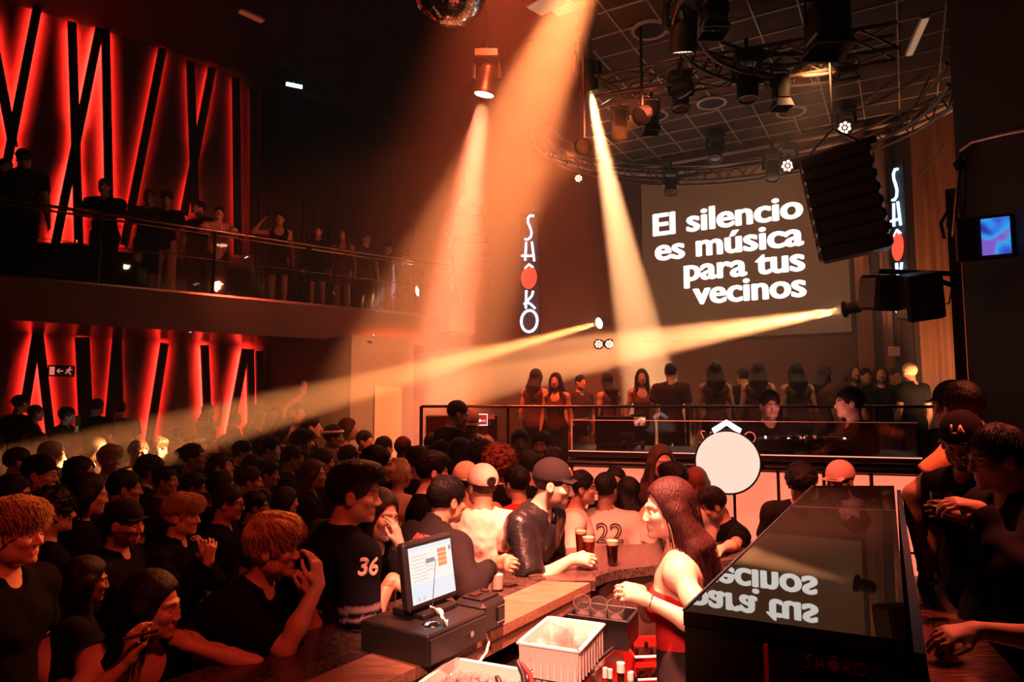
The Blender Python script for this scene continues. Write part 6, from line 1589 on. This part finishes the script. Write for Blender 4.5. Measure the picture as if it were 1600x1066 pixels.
mb = MB(); aL = Kbt['arms'][0]; cw = aL['wr'] - aL['M'][:, 1] * .01; mb.tube([cw + aL['M'][:, 0] * .03 * math.cos(a * .5236) + aL['M'][:, 2] * .026 * math.sin(a * .5236) for a in range(12)], .004, 6, closed=True); mb.build('bracelet', 'chrome', obt)
# ---- the group at the counter on the right
RG = 'guests crowding the counter on the right'
ol, Kl, sl_ = fig('bearded man in a black lettered cap looking down, holding a tumbler at the counter', (1503, 690, 3.15), 252, dict(lod=0, lean=8, build=.92, head=(-30, 20, 0), beard=.75), 'tan', ('fade', 'black'), ('tee', BK), floor=.26, cap=dict(col=(.014, .012, .012)),
    L_=dict(at=P(1500, 808, 2.95), dir=(-.85, -.1, .3), back=(.1, -.9, .2), thumbto=(.1, .1, 1), curl=.75, thumb=.6, out=(.6, -.6, -.4)), seed=21)
decal(ol, Kl, sl_, 'LA', .05, 'print_pale', .0, .085, side='front', part='cap', bold=.002, nm='cap_lettering')
tumbler(P(1472, 806, 2.93), 'short clear tumbler held by the bearded man at the counter on the right', .034, .041, .095, .4, 'beer')
fig('tall man in an orange-lit T-shirt with a bare arm hanging down beside the counter', (1502, 640, 3.62), 318, dict(lod=0, lean=12, side=10, head=(40, 14, 0), build=1.18), 'tan', ('short', 'black'), ('tee', (.80, .38, .18)), floor=.26,
    L_=dict(at=P(1440, 862, 3.48), curl=.5, dir=(.02, -.1, -1), back=(-.9, -.3, 0), thumbto=(0, -.8, 0), out=(-.4, .2, -.6)), seed=22)
fig('man in a dark cap half hidden behind the tall man at the counter', (1486, 632, 4.3), 262, dict(lod=1, head=(0, 8, 0)), 'mid', ('short', 'black'), ('tee', BK), floor=.26, cap=dict(col=(.015, .012, .012)), seed=23)
ogl, Kgl, sgl = fig('man with eyeglasses and a dark jacket in profile at the right edge of the counter', (1556, 716, 2.66), 272, dict(lod=0, lean=8, head=(0, 8, 0)), 'mid', ('short', 'black'), ('jacket', (.012, .011, .012)), floor=.26,
    L_=dict(at=P(1532, 795, 2.55), dir=(-.8, .1, .2), back=(0, -.5, .8), curl=.6, out=(.5, -.6, -.6)), seed=24); glasses(ogl, Kgl)
fig('person in black at the picture edge stretching a bare arm over the counter', (1668, 742, 2.1), 275, dict(lod=0, lean=12), 'tan', ('short', 'black'), ('tee', BK), floor=.26,
    L_=dict(at=P(1528, 985, 2.16), dir=(-.9, .1, -.15), back=(0, -.4, .9), curl=.4, out=(.5, -.6, -.6)), seed=25)
tumbler(Z(1478, 1035, ZT + .002), 'dark bottle-necked glass standing at the near end of the red counter', .03, .034, .13, .6, 'cola')
# ---- DJs and staff
fig('DJ in a dark hat and dark top behind the booth, facing the crowd', (1203, 634, 5.75), 186, dict(lod=1, beard=.5, head=(0, 8, 0)), 'fair', ('short', 'black'), ('tee', (.03, .02, .02)), floor=.45, cap=dict(back=True, col=(.02, .014, .014)), seed=26)
fig('man in a black sweater in profile behind the booth, right of the DJ', (1326, 630, 5.42), 276, dict(lod=1), 'fair', ('short', 'black'), ('long', BK), floor=.45, seed=27)
fig('bald man in eyeglasses and a black T-shirt with bare pale forearm at the haze end', (716, 648, 6.75), 60, dict(lod=1, lean=10, head=(20, 15, 0)), 'fair', ('buzz', 'dark'), ('tee', BK), floor=.2, R_=dict(at=P(735, 692, 6.62), dir=(.8, 0, 0), back=(0, -.5, .8), curl=.6, out=(-.5, -.6, -.5)), seed=28)
ou, Ku, su = fig('man in a white printed T-shirt and cap, head bowed beside the bald man', (735, 660, 7.0), 165, dict(lod=1, head=(0, 30, 0)), 'tan', ('short', 'black'), ('tee', (.7, .5, .42)), floor=.2, cap=dict(col=(.65, .4, .3)), seed=29)
decal(ou, Ku, su, 'URBN', .10, 'print_dark', 0, .38, side='front', bold=.002, nm='shirt_lettering')
fig('man standing in the dim gap behind the bar crowd, thinner of two facing forward', (812, 692, 6.5), 175, dict(lod=2), 'mid', ('short', 'black'), ('tee', (.05, .03, .03)), seed=30)
fig('bearded man in the dim gap behind the bar crowd, next to the booth corner', (847, 697, 6.3), 200, dict(lod=1, beard=.7), 'mid', ('short', 'black'), ('tee', (.10, .04, .03)), seed=31)

# ---- the dance-floor crowd:  px, py, depth, heading, sex, hair, top, label, extras
T1, T2, T3 = ('tee', BK), ('tee', (.05, .03, .025)), ('jacket', (.007, .006, .006)); LG2 = ('long', (.02, .014, .014))
crowd = [
 [22, 836, 2.62, 96, 'm', ('messy', 'blond'), T1, 'fair-haired young man in strong orange light, cut by the picture edge', dict(lod=0, skin='fair')],
 [196, 818, 2.95, 92, 'm', ('fade', 'black'), T1, 'bearded man in a dark cap and earring looking across, above the long-haired women', dict(lod=0, cap=dict(col=(.012, .01, .01)), p=dict(beard=.7), skin='tan')],
 [286, 806, 3.05, 96, 'm', ('messy', 'blond'), T3, 'man with tousled blond hair rim-lit by the beams, hands held before his chest', dict(lod=0, hands=True)],
 [136, 908, 2.62, 62, 'f', ('long', 'black'), T1, 'dark-haired woman with one cheek lit, behind the smoking woman', dict(lod=0)],
 [84, 802, 3.3, 40, 'm', ('curly', 'black'), T1, 'curly dark head seen from behind next to the fair-haired man at the edge', dict(lod=1)],
 [358, 786, 3.45, 82, 'm', ('short', 'dark'), T1, 'man with eyeglasses pushed up in dark short hair, above the blond fringe', dict(lod=1, glasses=True)],
 [347, 762, 4.0, 70, 'm', ('short', 'black'), T1, 'big dark head with a lit ear just behind the tousled blond hair', dict(lod=1)],
 [448, 784, 3.75, 60, 'f', ('longback', 'dark'), T1, 'woman with dark hair from behind, between the blond fringe and the 36 jersey', dict(lod=1)],
 [400, 792, 3.7, 75, 'm', ('short', 'black'), T1, 'dark head low behind the blond-fringed man', dict(lod=1)],
 [491, 742, 4.35, 86, 'f', ('longback', 'brown'), T1, 'woman with light-streaked long hair left of the black quiff', dict(lod=1)],
 [419, 742, 4.5, 84, 'm', ('fade', 'black'), T1, 'man in profile with a sharp fade, cheek lit orange, left of the streaked hair', dict(lod=1)],
 [392, 752, 4.25, 84, 'm', ('short', 'dark'), T1, 'man with a lit face edge in front of the logo cap', dict(lod=1)],
 [64, 742, 4.5, 90, 'm', ('short', 'black'), T1, 'man in dark cap and eyeglasses in profile near the left edge', dict(lod=1, cap=dict(col=(.012, .01, .01)), glasses=True)],
 [127, 742, 4.5, 88, 'f', ('longback', 'black'), T1, 'dark-haired woman in profile with lit nose and mouth, right of the eyeglasses and cap', dict(lod=1)],
 [236, 736, 4.8, 60, 'm', ('curly', 'black'), T1, 'large dark curly head in front of the bleached hair', dict(lod=1)],
 [260, 752, 4.4, 96, 'm', ('short', 'black'), T1, 'dark head in small profile above the tousled blond hair', dict(lod=1)],
 [172, 719, 6.2, 118, 'm', ('messy', 'bleach'), T2, 'man with bleached hair brightly lit where the low beam lands', dict(lod=1, skin='fair')],
 [82, 712, 5.9, 60, 'm', ('short', 'bleach'), T1, 'head with a pale top blurred by movement near the end of the low beam', dict(lod=1)],
 [217, 708, 6.4, 120, 'm', ('short', 'dark'), T2, 'dim forward-looking face right of the bleached hair', dict(lod=1)],
 [246, 703, 6.6, 40, 'm', ('fade', 'dark'), T1, 'man with cropped hair and a lit neck seen from behind, under the slanted post', dict(lod=1)],
 [274, 686, 8.0, 30, 'm', ('short', 'black'), T1, 'round dark head alone under the single slanted post', dict(lod=2)],
 [306, 697, 7.0, 80, 'm', ('short', 'brown'), T1, 'man with a pale patterned headband catching light', dict(lod=1, band=True)],
 [327, 695, 7.3, 88, 'f', ('bun', 'dark'), T1, 'woman in profile right of the pale headband', dict(lod=1)],
 [355, 697, 7.0, 84, 'm', ('short', 'black'), T1, 'man in profile left of the dark logo cap', dict(lod=1)],
 [380, 708, 6.3, 84, 'm', ('short', 'black'), T1, 'man in a dark cap with a small pale logo, mid crowd', dict(lod=1, cap=dict(col=(.012, .01, .01)), logo='B')],
 [304, 715, 5.8, 84, 'm', ('bun', 'black'), T1, 'person with dark hair in a bun, mid crowd below the headband', dict(lod=1)],
 [346, 731, 5.0, 92, 'm', ('short', 'black'), T1, 'man with upturned face in warm light, below the logo cap', dict(lod=1, p=dict(head=(0, -12, 0)))],
 [396, 731, 5.0, 86, 'm', ('short', 'black'), T1, 'man with lit nose and brow behind the sharp fade', dict(lod=1)],
 [423, 703, 6.1, 88, 'm', ('fade', 'black'), T1, 'clean-cut man in clear profile looking at the stage, below the beam', dict(lod=1, skin='fair')],
 [407, 651, 8.6, 80, 'f', ('longback', 'dark'), T2, 'haze-lit head by the last lower wall post', dict(lod=2)],
 [432, 659, 8.3, 90, 'f', ('long', 'dark'), T2, 'haze-blurred woman under the low beam, hair lit', dict(lod=2)],
 [463, 648, 8.1, 100, 'f', ('bun', 'dark'), ('tank', (.35, .18, .12)), 'woman with bare arm raised into the low beam', dict(lod=2, raise_=True)],
 [505, 724, 5.4, 70, 'm', ('short', 'dark'), T1, 'dark head below the patterned bandana', dict(lod=1)],
 [522, 683, 7.1, 86, 'm', ('short', 'black'), T2, 'man in a patterned bandana looking up at the stage', dict(lod=1, band=True)],
 [546, 716, 5.8, 40, 'm', ('short', 'brown'), T1, 'cropped brown head from behind, in front of the pale door', dict(lod=1)],
 [590, 727, 4.7, 80, 'm', ('short', 'black'), T3, 'tall dark-haired man directly behind the black quiff', dict(lod=1)],
 [571, 690, 7.6, 110, 'm', ('short', 'black'), T1, 'man with dark eyeglasses in front of the pale door', dict(lod=2, glasses=False)],
 [601, 700, 6.9, 40, 'm', ('short', 'black'), T1, 'dark head left of the reddish lit crown', dict(lod=1)],
 [631, 701, 6.7, 30, 'm', ('short', 'red'), T1, 'head with a reddish lit crown before the floor railing', dict(lod=2)],
 [626, 742, 4.9, 30, 'f', ('bun', 'bleach'), ('tee', (.6, .42, .25)), 'person with bright blond curls and yellow-lit neck behind the quiff', dict(lod=1)],
 [677, 696, 6.4, 30, 'm', ('buzz', 'brown'), T1, 'shaven head glowing red-brown below the bald man', dict(lod=1)],
 [690, 709, 6.1, 40, 'm', ('short', 'black'), T1, 'dark head close behind the shaven one', dict(lod=1)],
 [677, 738, 4.55, 84, 'm', ('fade', 'black'), T1, 'man with receding dark hair in profile above the team jacket', dict(lod=1, skin='fair')],
 [722, 708, 5.9, 60, 'f', ('longback', 'black'), T1, 'dark hair below the white printed T-shirt', dict(lod=2)],
 [751, 714, 5.7, 20, 'm', ('curly', 'black'), T1, 'round dark head beneath the small red letter screen', dict(lod=1)],
 [782, 727, 5.2, 20, 'f', ('afro', 'red'), T1, 'person with a big cloud of reddish curls above the white cap', dict(lod=1)],
 [30, 722, 5.8, 60, 'm', ('short', 'black'), T1, 'dark head by the left edge, lower of two under the wall platform', dict(lod=2)],
 [122, 694, 7.3, 50, 'm', ('short', 'black'), T1, 'dark head in front of the wall platform below the phone', dict(lod=2)],
 [60, 694, 7.2, 60, 'm', ('short', 'black'), T1, 'dark head in front of the wall platform below the two standing men', dict(lod=2)],
 [152, 704, 6.8, 50, 'f', ('longback', 'black'), T1, 'dark hair left of the bleached head', dict(lod=2)],
 [196, 764, 4.0, 70, 'm', ('short', 'black'), T1, 'dark head between the curly one and the earring cap', dict(lod=1)],
 [22, 776, 3.9, 70, 'm', ('short', 'black'), T1, 'dark head right above the fair-haired man at the edge', dict(lod=1)],
 [140, 774, 3.8, 60, 'f', ('longback', 'black'), T1, 'long dark hair above the woman with one lit cheek', dict(lod=1)],
 [306, 762, 4.2, 80, 'm', ('short', 'black'), T1, 'dark head right of the tousled blond hair, further back', dict(lod=1)],
 [458, 716, 5.5, 80, 'm', ('short', 'black'), T1, 'dark head with pale neckline in the middle of the crowd', dict(lod=1)],
 [472, 692, 6.7, 84, 'm', ('messy', 'black'), T1, 'dark tousled head left of the bandana', dict(lod=1)],
 [446, 675, 7.7, 84, 'f', ('longback', 'dark'), T1, 'head just under the edge of the low beam', dict(lod=2)],
 [488, 668, 8.0, 84, 'm', ('short', 'black'), T1, 'dark head where the beam crosses the crowd', dict(lod=2)],
 [545, 672, 8.0, 84, 'f', ('longback', 'dark'), ('tank', (.2, .1, .07)), 'woman by the dark column with bare lit shoulder', dict(lod=2)],
 [655, 722, 5.5, 60, 'm', ('short', 'black'), T1, 'dark head behind the bright blond curls', dict(lod=1)],
 [826, 728, 5.6, 340, 'm', ('short', 'black'), T1, 'dark head right behind the red T-shirt', dict(lod=2)],
 [868, 722, 5.7, 20, 'f', ('longback', 'dark'), T1, 'dark hair behind the black cap at the booth corner', dict(lod=2)],
]
crowd_depth(crowd)
VAR = 0
for e in crowd:
    px, py, d, hd, sx, hr, tp, lb, ex = e; VAR += 1; lod = ex.get('lod', 1); p = dict(lod=lod, sex=sx, head=(random.Random(VAR).uniform(-8, 8), random.Random(VAR + 50).uniform(-4, 6), 0)); p.update(ex.get('p', {})); kw = {}
    if ex.get('hands'):
        kw['R_'] = dict(at=P(px + 40, py + 72, d - .22), dir=(.1, 0, 1), back=(.4, -.8, 0), thumbto=(-.5, -.2, .2), curl=.7, out=(.2, -.4, -1)); kw['L_'] = dict(at=P(px + 26, py + 62, d - .05), dir=(.1, 0, 1), back=(.6, .5, 0), curl=.8, out=(.4, .4, -1))
    if ex.get('raise_'): kw['R_'] = dict(at=P(px + 12, py - 34, d - .1), dir=(0, 0, 1), back=(0, -1, 0), curl=.3, out=(-.5, -.2, 0))
    share = None
    if lod == 2 and not ex.get('raise_') and not ex.get('cap'):
        key = (sx, hr[0], tp[0]); p = dict(lod=2, sex=sx); share = ('crowd',) + key
    sk = ex.get('skin', ('mid', 'tan', 'mid', 'fair', 'brown')[VAR % 5])
    o, K, s = fig(lb, (px, py, d), hd, p, sk, hr, tp, cap=ex.get('cap'), seed=VAR + 60, share=share, group='dance floor crowd', **kw)
    if ex.get('glasses'): glasses(o, K)
    if ex.get('logo'): decal(o, K, s, ex['logo'], .045, 'print_pale', 0, .085, side='front', part='cap', bold=.003, nm='cap_lettering')
    if ex.get('band'):
        H, c = K['H'], K['hc']; mb = MB()
        mb.tube([c + H @ V3(.086 * math.cos(a * .2618), -.018 + .106 * math.sin(a * .2618), .052 + .012 * math.sin(a * .2618)) for a in range(24)], [.017 if a % 3 else .013 for a in range(24)], 8, closed=True); mb.build('bandana', 'label_pale', o, smooth=True)

# ---- guests standing along the lower wall on the step
for px, py, hd, sx, hr, lb, ex in (
    (33, 632, 20, 'm', ('short', 'black'), 'man in a dark cap before the inverted V of lit posts, back turned', dict(cap=dict(back=True, col=(.012, .01, .01)))),
    (57, 646, 60, 'm', ('short', 'black'), 'shorter man beside the dark cap before the inverted V of lit posts', {}),
    (106, 650, 78, 'm', ('curly', 'dark'), 'curly-haired person by the exit sign with face lit by a phone', dict(phone=True)),
    (153, 636, 10, 'm', ('short', 'black'), 'broad dark silhouette under the narrow inverted V, nearer the exit sign', dict(build=1.15)),
    (188, 640, 330, 'm', ('short', 'black'), 'broad dark silhouette under the narrow inverted V, head turned to its neighbour', dict(build=1.1)),
    (326, 643, 92, 'f', ('long', 'black'), 'long-haired woman raising a hand near the beam end, under the upright post', dict(raise_=True)),
    (370, 656, 84, 'f', ('longback', 'dark'), 'haze-lit woman before the slanted post at the beam end', {}),
    (402, 652, 300, 'm', ('short', 'dark'), 'haze-lit man beside the last lower posts', {})):
    at = PL(px, py, LW0, LWD, 1.75); p = dict(lod=2, sex=sx, build=ex.get('build', 1.0)); kw = {}
    if ex.get('raise_'): kw['R_'] = dict(at=PL(px + 20, py - 2, LW0, LWD, 1.9), dir=(0, 0, 1), back=(0, -1, 0), curl=.4, out=(0, -.3, -1))
    if ex.get('phone'): kw['R_'] = dict(at=PL(px + 14, py + 14, LW0, LWD, 1.9), dir=(.3, 0, 1), back=(.6, -.6, 0), curl=.8, out=(0, -.3, -1))
    fig(lb, at, hd, p, 'mid', hr, ('tee', BK), floor=.42, cap=ex.get('cap'), seed=px, group='guests along the lower wall', **kw)
emitter('phone_glow', (.8, .85, 1), 3.)
pp = PL(122, 658, LW0, LWD, 2.0); t = thing('phone', 'small bright phone screen held near the exit sign', 'phone', pp, R(60)); MB().box((0, 0, 0), (.075, .009, .15), bev=.003).build('case', 'black_plastic', t); MB().box((0, .006, 0), (.066, .004, .138)).build('lit_screen', 'phone_glow', t)

# ---- guests at the balcony railing
bal_list = (
    (9, 262, 120, 'm', ('short', 'black'), ('tee', BK), 'dark figure at the picture edge of the balcony, partly behind a broad back', {}),
    (38, 250, 345, 'm', ('fade', 'black'), ('tee', (.02, .015, .015)), 'broad man in a printed black T-shirt with his back to the balcony railing', dict(build=1.15, cap=dict(back=True, col=(.012, .01, .01)))),
    (163, 292, 165, 'm', ('short', 'black'), ('long', BK), 'lone man in black leaning on the balcony railing before the red upright post', dict(lean=True, build=1.1)),
    (233, 308, 150, 'm', ('short', 'black'), ('tee', (.03, .02, .02)), 'man in a dark lettered T-shirt at the balcony railing, left of the white trousers', dict(txt='Social')),
    (260, 312, 160, 'm', ('messy', 'black'), ('tee', BK), 'man in black T-shirt and white trousers at the balcony railing', dict(white=True)),
    (310, 326, 200, 'm', ('short', 'black'), ('tee', BK), 'dim man behind the pale open shirt on the balcony', dict(off=1.2)),
    (342, 334, 150, 'm', ('short', 'black'), ('tee', (.48, .30, .26)), 'man in a pale striped open-collar shirt leaning on the balcony railing', dict(lean=True, stripe=True)),
    (437, 343, 165, 'f', ('bun', 'dark'), ('tank', BK), 'woman in a black dress with one hand raised to her hair on the balcony', dict(raise_=True, skirt=True)),
    (497, 361, 170, 'f', ('curly', 'dark'), ('long', BK), 'woman in a black V-neck dress with big earrings on the balcony', dict(skirt=True)),
    (536, 368, 180, 'f', ('long', 'black'), ('tank', (.10, .04, .035)), 'slim woman with long dark hair in a short dress on the balcony', dict(skirt=True)),
    (573, 373, 140, 'm', ('short', 'black'), ('tee', (.03, .02, .02)), 'man with lit face and a pale chest print at the balcony corner', dict(print_=True)),
    (606, 388, 105, 'm', ('short', 'black'), ('tee', BK), 'man in a cap leaning his arms on the railing past the balcony corner', dict(cap=dict(col=(.02, .015, .015)), lean=True, corner=True)),
    (633, 398, 120, 'm', ('short', 'black'), ('tee', (.04, .03, .03)), 'last man on the balcony by the stub of light', dict(corner=True)))
for px, py, hd, sx, hr, tp, lb, ex in bal_list:
    at = PL(px, py, LW0, LWD, ex.get('off', 1.85)) if not ex.get('corner') else P(px, py, 13.1 if px < 620 else 14.0)
    p = dict(lod=2, sex=sx, build=ex.get('build', 1.0), trim='stripe' if ex.get('stripe') else None); kw = {}; fl = 3.6
    if ex.get('lean'):
        p['lean'] = 10; f_ = Vector((math.sin(R(hd)), math.cos(R(hd)), 0)); sd = Vector((f_.y, -f_.x, 0)); b0 = at.copy(); b0.z = 4.72
        kw['R_'] = dict(at=b0 + f_ * .30 + sd * .10, dir=-sd, back=(0, 0, 1), curl=.5, out=sd * .8 - f_ * .3); kw['L_'] = dict(at=b0 + f_ * .30 - sd * .10, dir=sd, back=(0, 0, 1), curl=.5, out=-sd * .8 - f_ * .3)
    if ex.get('raise_'): kw['R_'] = dict(at=at + Vector((-.26, -.12, -.06)), dir=(.6, 0, .7), back=(-.6, -.4, .4), curl=.4, out=(-.8, -.2, -.6))
    pn = ('skirt', tp[1]) if ex.get('skirt') else ('long', (.62, .40, .30) if ex.get('white') else (.015, .013, .016))
    o, K, s = fig(lb, at, hd, p, ('fair', 'mid', 'tan')[px % 3], hr, tp, pn, floor=fl, cap=ex.get('cap'), seed=px, group='guests at the balcony railing', **kw)
    if ex.get('txt'): decal(o, K, s, ex['txt'], .11, 'print_dim', 0, .34, side='front', nm='shirt_lettering', shear=.2)
    if ex.get('print_'): decal(o, K, s, 'VINTAGE', .065, 'print_pale', 0, .36, side='front', nm='shirt_lettering')

# ---- guests on the raised area behind the booth
plat_list = ((838, 590, 8.4, 30, 'f', ('longback', 'dark'), ('tank', (.10, .04, .03)), 'hazy woman at the end of the raised area where the broad beam fades'), (868, 596, 8.1, 200, 'f', ('long', 'dark'), ('tank', (.08, .03, .025)), 'hazy woman with bare arms under the broad beam, second from the raised end'),
    (908, 598, 8.6, 150, 'm', ('short', 'black'), T2, 'hazy man under the broad beam above the laptop end of the booth'), (948, 596, 8.3, 330, 'f', ('longback', 'black'), ('tank', (.12, .05, .04)), 'hazy long-haired woman above the small video display, further of two'), (1003, 590, 8.4, 190, 'f', ('long', 'dark'), ('tank', (.12, .05, .035)), 'hazy woman facing forward above the small video display'), (1048, 582, 8.0, 20, 'm', ('short', 'black'), ('tee', (.05, .025, .02)), 'broad hazy figure seen from behind at the foot of the upright pale beam'),
    (1116, 580, 7.75, 8, 'f', ('longback', 'dark'), ('tank', (.12, .05, .04)), 'long-haired woman seen from behind above the chevron lamp'), (1160, 588, 8.5, 340, 'm', ('short', 'black'), T1, 'dark figure between the two long-haired women behind the booth'), (1183, 580, 7.9, 14, 'f', ('longback', 'dark'), ('tank', (.12, .05, .04)), 'long-haired woman with bare shoulders seen from behind, above the DJ hat'), (1243, 582, 7.8, 6, 'f', ('longback', 'black'), ('tank', (.10, .04, .03)), 'woman with the longest dark hair seen from behind, right of the DJ'),
    (1290, 586, 7.9, 78, 'f', ('ponytail', 'dark'), ('tee', (.10, .04, .03)), 'woman in profile holding a phone above the man in the black sweater'), (1333, 582, 8.6, 165, 'f', ('long', 'brown'), T2, 'woman facing forward, first of the dim group at the right of the raised area'), (1353, 588, 8.9, 190, 'm', ('short', 'black'), T2, 'short-haired person second in the dim group at the right of the raised area'), (1376, 585, 8.2, 200, 'f', ('long', 'dark'), T1, 'woman with crossed forearms in the dim group, left of the pale hanging sign'), (1399, 588, 8.6, 185, 'm', ('short', 'dark'), ('tee', (.4, .2, .14)), 'person directly under the pale hanging sign'), (1420, 582, 7.9, 345, 'm', ('short', 'bleach'), T1, 'man with a light-rimmed head in dark clothes, last on the raised area'))
for px, py, d, hd, sx, hr, tp, lb in plat_list:
    p = dict(lod=2, sex=sx, hairlen=.36); o, K, s = fig(lb, (px, py, d), hd, p, 'mid', hr, tp, floor=1.03, seed=px, share=('plat', sx, hr[0], tp[0]), group='guests on the raised area behind the booth')
t = thing('hanging_sign', 'small pale blank sign board above the dim group on the raised area', 'sign', P(1397, 549, 8.7)); MB().box((0, 0, 0), (.14, .02, .12)).build('board', 'label_pale', t); MB().cyl((0, 0, .06), (0, 0, 1.2), .006, n=6).build('cord', 'black_metal', t)

# ---------------------------------------------------------------- room lamps that are not beams, added fill lamps among them
def downlight(nm, label, loc, target, power, color, angle, blend, size=.12, cat='lamp', stand=None):
    t = thing(nm, label, cat, loc); M = rot_to(Vector(target) - Vector(loc))
    ks = .35 if 'booth' in nm else 1.0; MB().lathe([(r_ * ks, z_ * ks) for r_, z_ in [(.001, .10), (.07, .09), (.09, .02), (.095, -.05), (.085, -.05), (.08, 0), (.001, .01)]], (0, 0, 0), 20, M).build('housing', 'black_metal', t, smooth=40)
    MB().lathe([(.001, -.02 * ks), (.08 * ks, -.02 * ks)], (0, 0, 0), 20, M).build('lens', 'lens_dark', t)
    MB().cyl((0, 0, .08 if stand is None else -.06), (0, 0, max(.2, (H_STAGE if loc[0] > .45 else H_HALL) - loc[2]) if stand is None else stand - loc[2]), .015, n=8).build('hanging_rod' if stand is None else 'stand_pole', 'black_metal', t)
    d = (Vector(target) - Vector(loc)).normalized(); o = spot('lamp_light', (0, 0, 0), d, power, color, angle, blend, size); o.parent = t; o.location = d * .08
    return t
downlight('bar_lamp', 'red-orange lamp hung above the bar, out of the picture', (.25, 2.35, 4.4), (.55, 3.15, 1.15), 5200, (1, .27, .17), 46, .6)
downlight('fill_lamp', 'warm work lamp behind the photographer turned on the crates and the till', (-.35, .1, 2.75), (.22, 3.0, 1.1), 620, (1, .34, .23), 36, .8)  # unseen fill lamp, added to brighten the crates and the till
downlight('bar_lamp', 'second red lamp hung above the far bend of the bar, out of the picture', (.1, 3.1, 4.6), (.75, 4.4, 1.2), 1100, (1, .17, .10), 60, .8)
downlight('wash_lamp', 'orange wash lamp near the stage truss turned on the crowd, out of the picture', (1.3, 6.6, 4.9), (-2.6, 4.0, 1.5), 340, (1, .17, .045), 50, .8)
downlight('wash_lamp', 'orange wash lamp by the stage truss turned on the guests near the photographer', (.75, 6.9, 4.7), (-1.75, 2.5, 1.45), 1700, (1, .22, .055), 24, .8)
downlight('wash_lamp', 'red-orange wash lamp hung near the stage, turned on the balcony guests', (1.6, 6.2, 5.0), (-3.6, 11.3, 4.4), 1500, (1, .15, .06), 30, .8)
downlight('wash_lamp', 'wide red flood lamp over the stage filling the haze with red, out of the picture', (.05, 5.7, 7.4), (-.3, 9.8, 1.4), 5000, (1, .115, .035), 54, 1.0)  # added flood, there only to redden the haze
downlight('booth_fill_lamp', 'small pink lamp inside the DJ booth lighting the two men behind it', tuple(BL + BU * booth_u(1268) - BNn * .12 + Vector((0, 0, ZB + .12))), tuple(BL + BU * booth_u(1268) - BNn * .95 + Vector((0, 0, 2.05))), 14, (1, .30, .26), 120, .9, .03, stand=ZB + .03)  # added pink fill in place of glow from the DJ screens
downlight('wash_lamp', 'deep red wash lamp over the photographer lighting the near guests', (.6, .6, 4.2), (-.9, 2.4, 1.2), 250, (1, .07, .035), 75, .8)  # unseen, added to imitate red bar-lamp spill on the near guests
downlight('wash_lamp', 'brown-orange wash lamp hung from the stage ceiling over the raised guests', (3.0, 6.2, 5.4), (2.6, 9.2, 2.6), 420, (1, .42, .17), 90, .9)  # added flood giving the haze a brown glow on this side
downlight('wash_lamp', 'low orange lamp on a short stand lighting the curved wood wall', (4.5, 7.0, 1.55), (5.4, 8.4, 3.4), 330, (1, .40, .17), 85, .9, stand=1.03)
downlight('wash_lamp', 'red wash lamp over the counter on the right, out of the picture', (2.6, 3.2, 4.4), (2.1, 3.0, 1.3), 900, (1, .14, .07), 70, .8)  # unseen, added to imitate the booth panels' light on these guests

# ---------------------------------------------------------------- haze filling the room
hz = bpy.data.materials.new('haze'); hz.use_nodes = True; nt = hz.node_tree; nt.nodes.remove(nt.nodes['Principled BSDF'])
vsn = nt.nodes.new('ShaderNodeVolumeScatter'); vsn.inputs['Color'].default_value = (.95, .93, .9, 1); vsn.inputs['Density'].default_value = .03; vsn.inputs['Anisotropy'].default_value = .15
nt.links.new(vsn.outputs[0], nt.nodes['Material Output'].inputs['Volume']); MATS['haze'] = hz
o = MB().prism([(-6.8, 4.75), (4.3, 4.75), (4.85, 7.4), (bw(1.6, .12).x, bw(1.6, .12).y), (BEND.x - .05, BEND.y - .2), (-1.55, 14.3), (-1.6, 12.4), (BC.x + .5, BC.y - .3), (lw(0, 3.0).x, lw(0, 3.0).y), (lw(-1.2, 3.0).x, lw(-1.2, 3.0).y)], .03, H_HALL - .05).build('haze', 'haze'); tag(o, 'thin smoke haze filling the hall and showing the light beams', 'haze', kind='stuff')
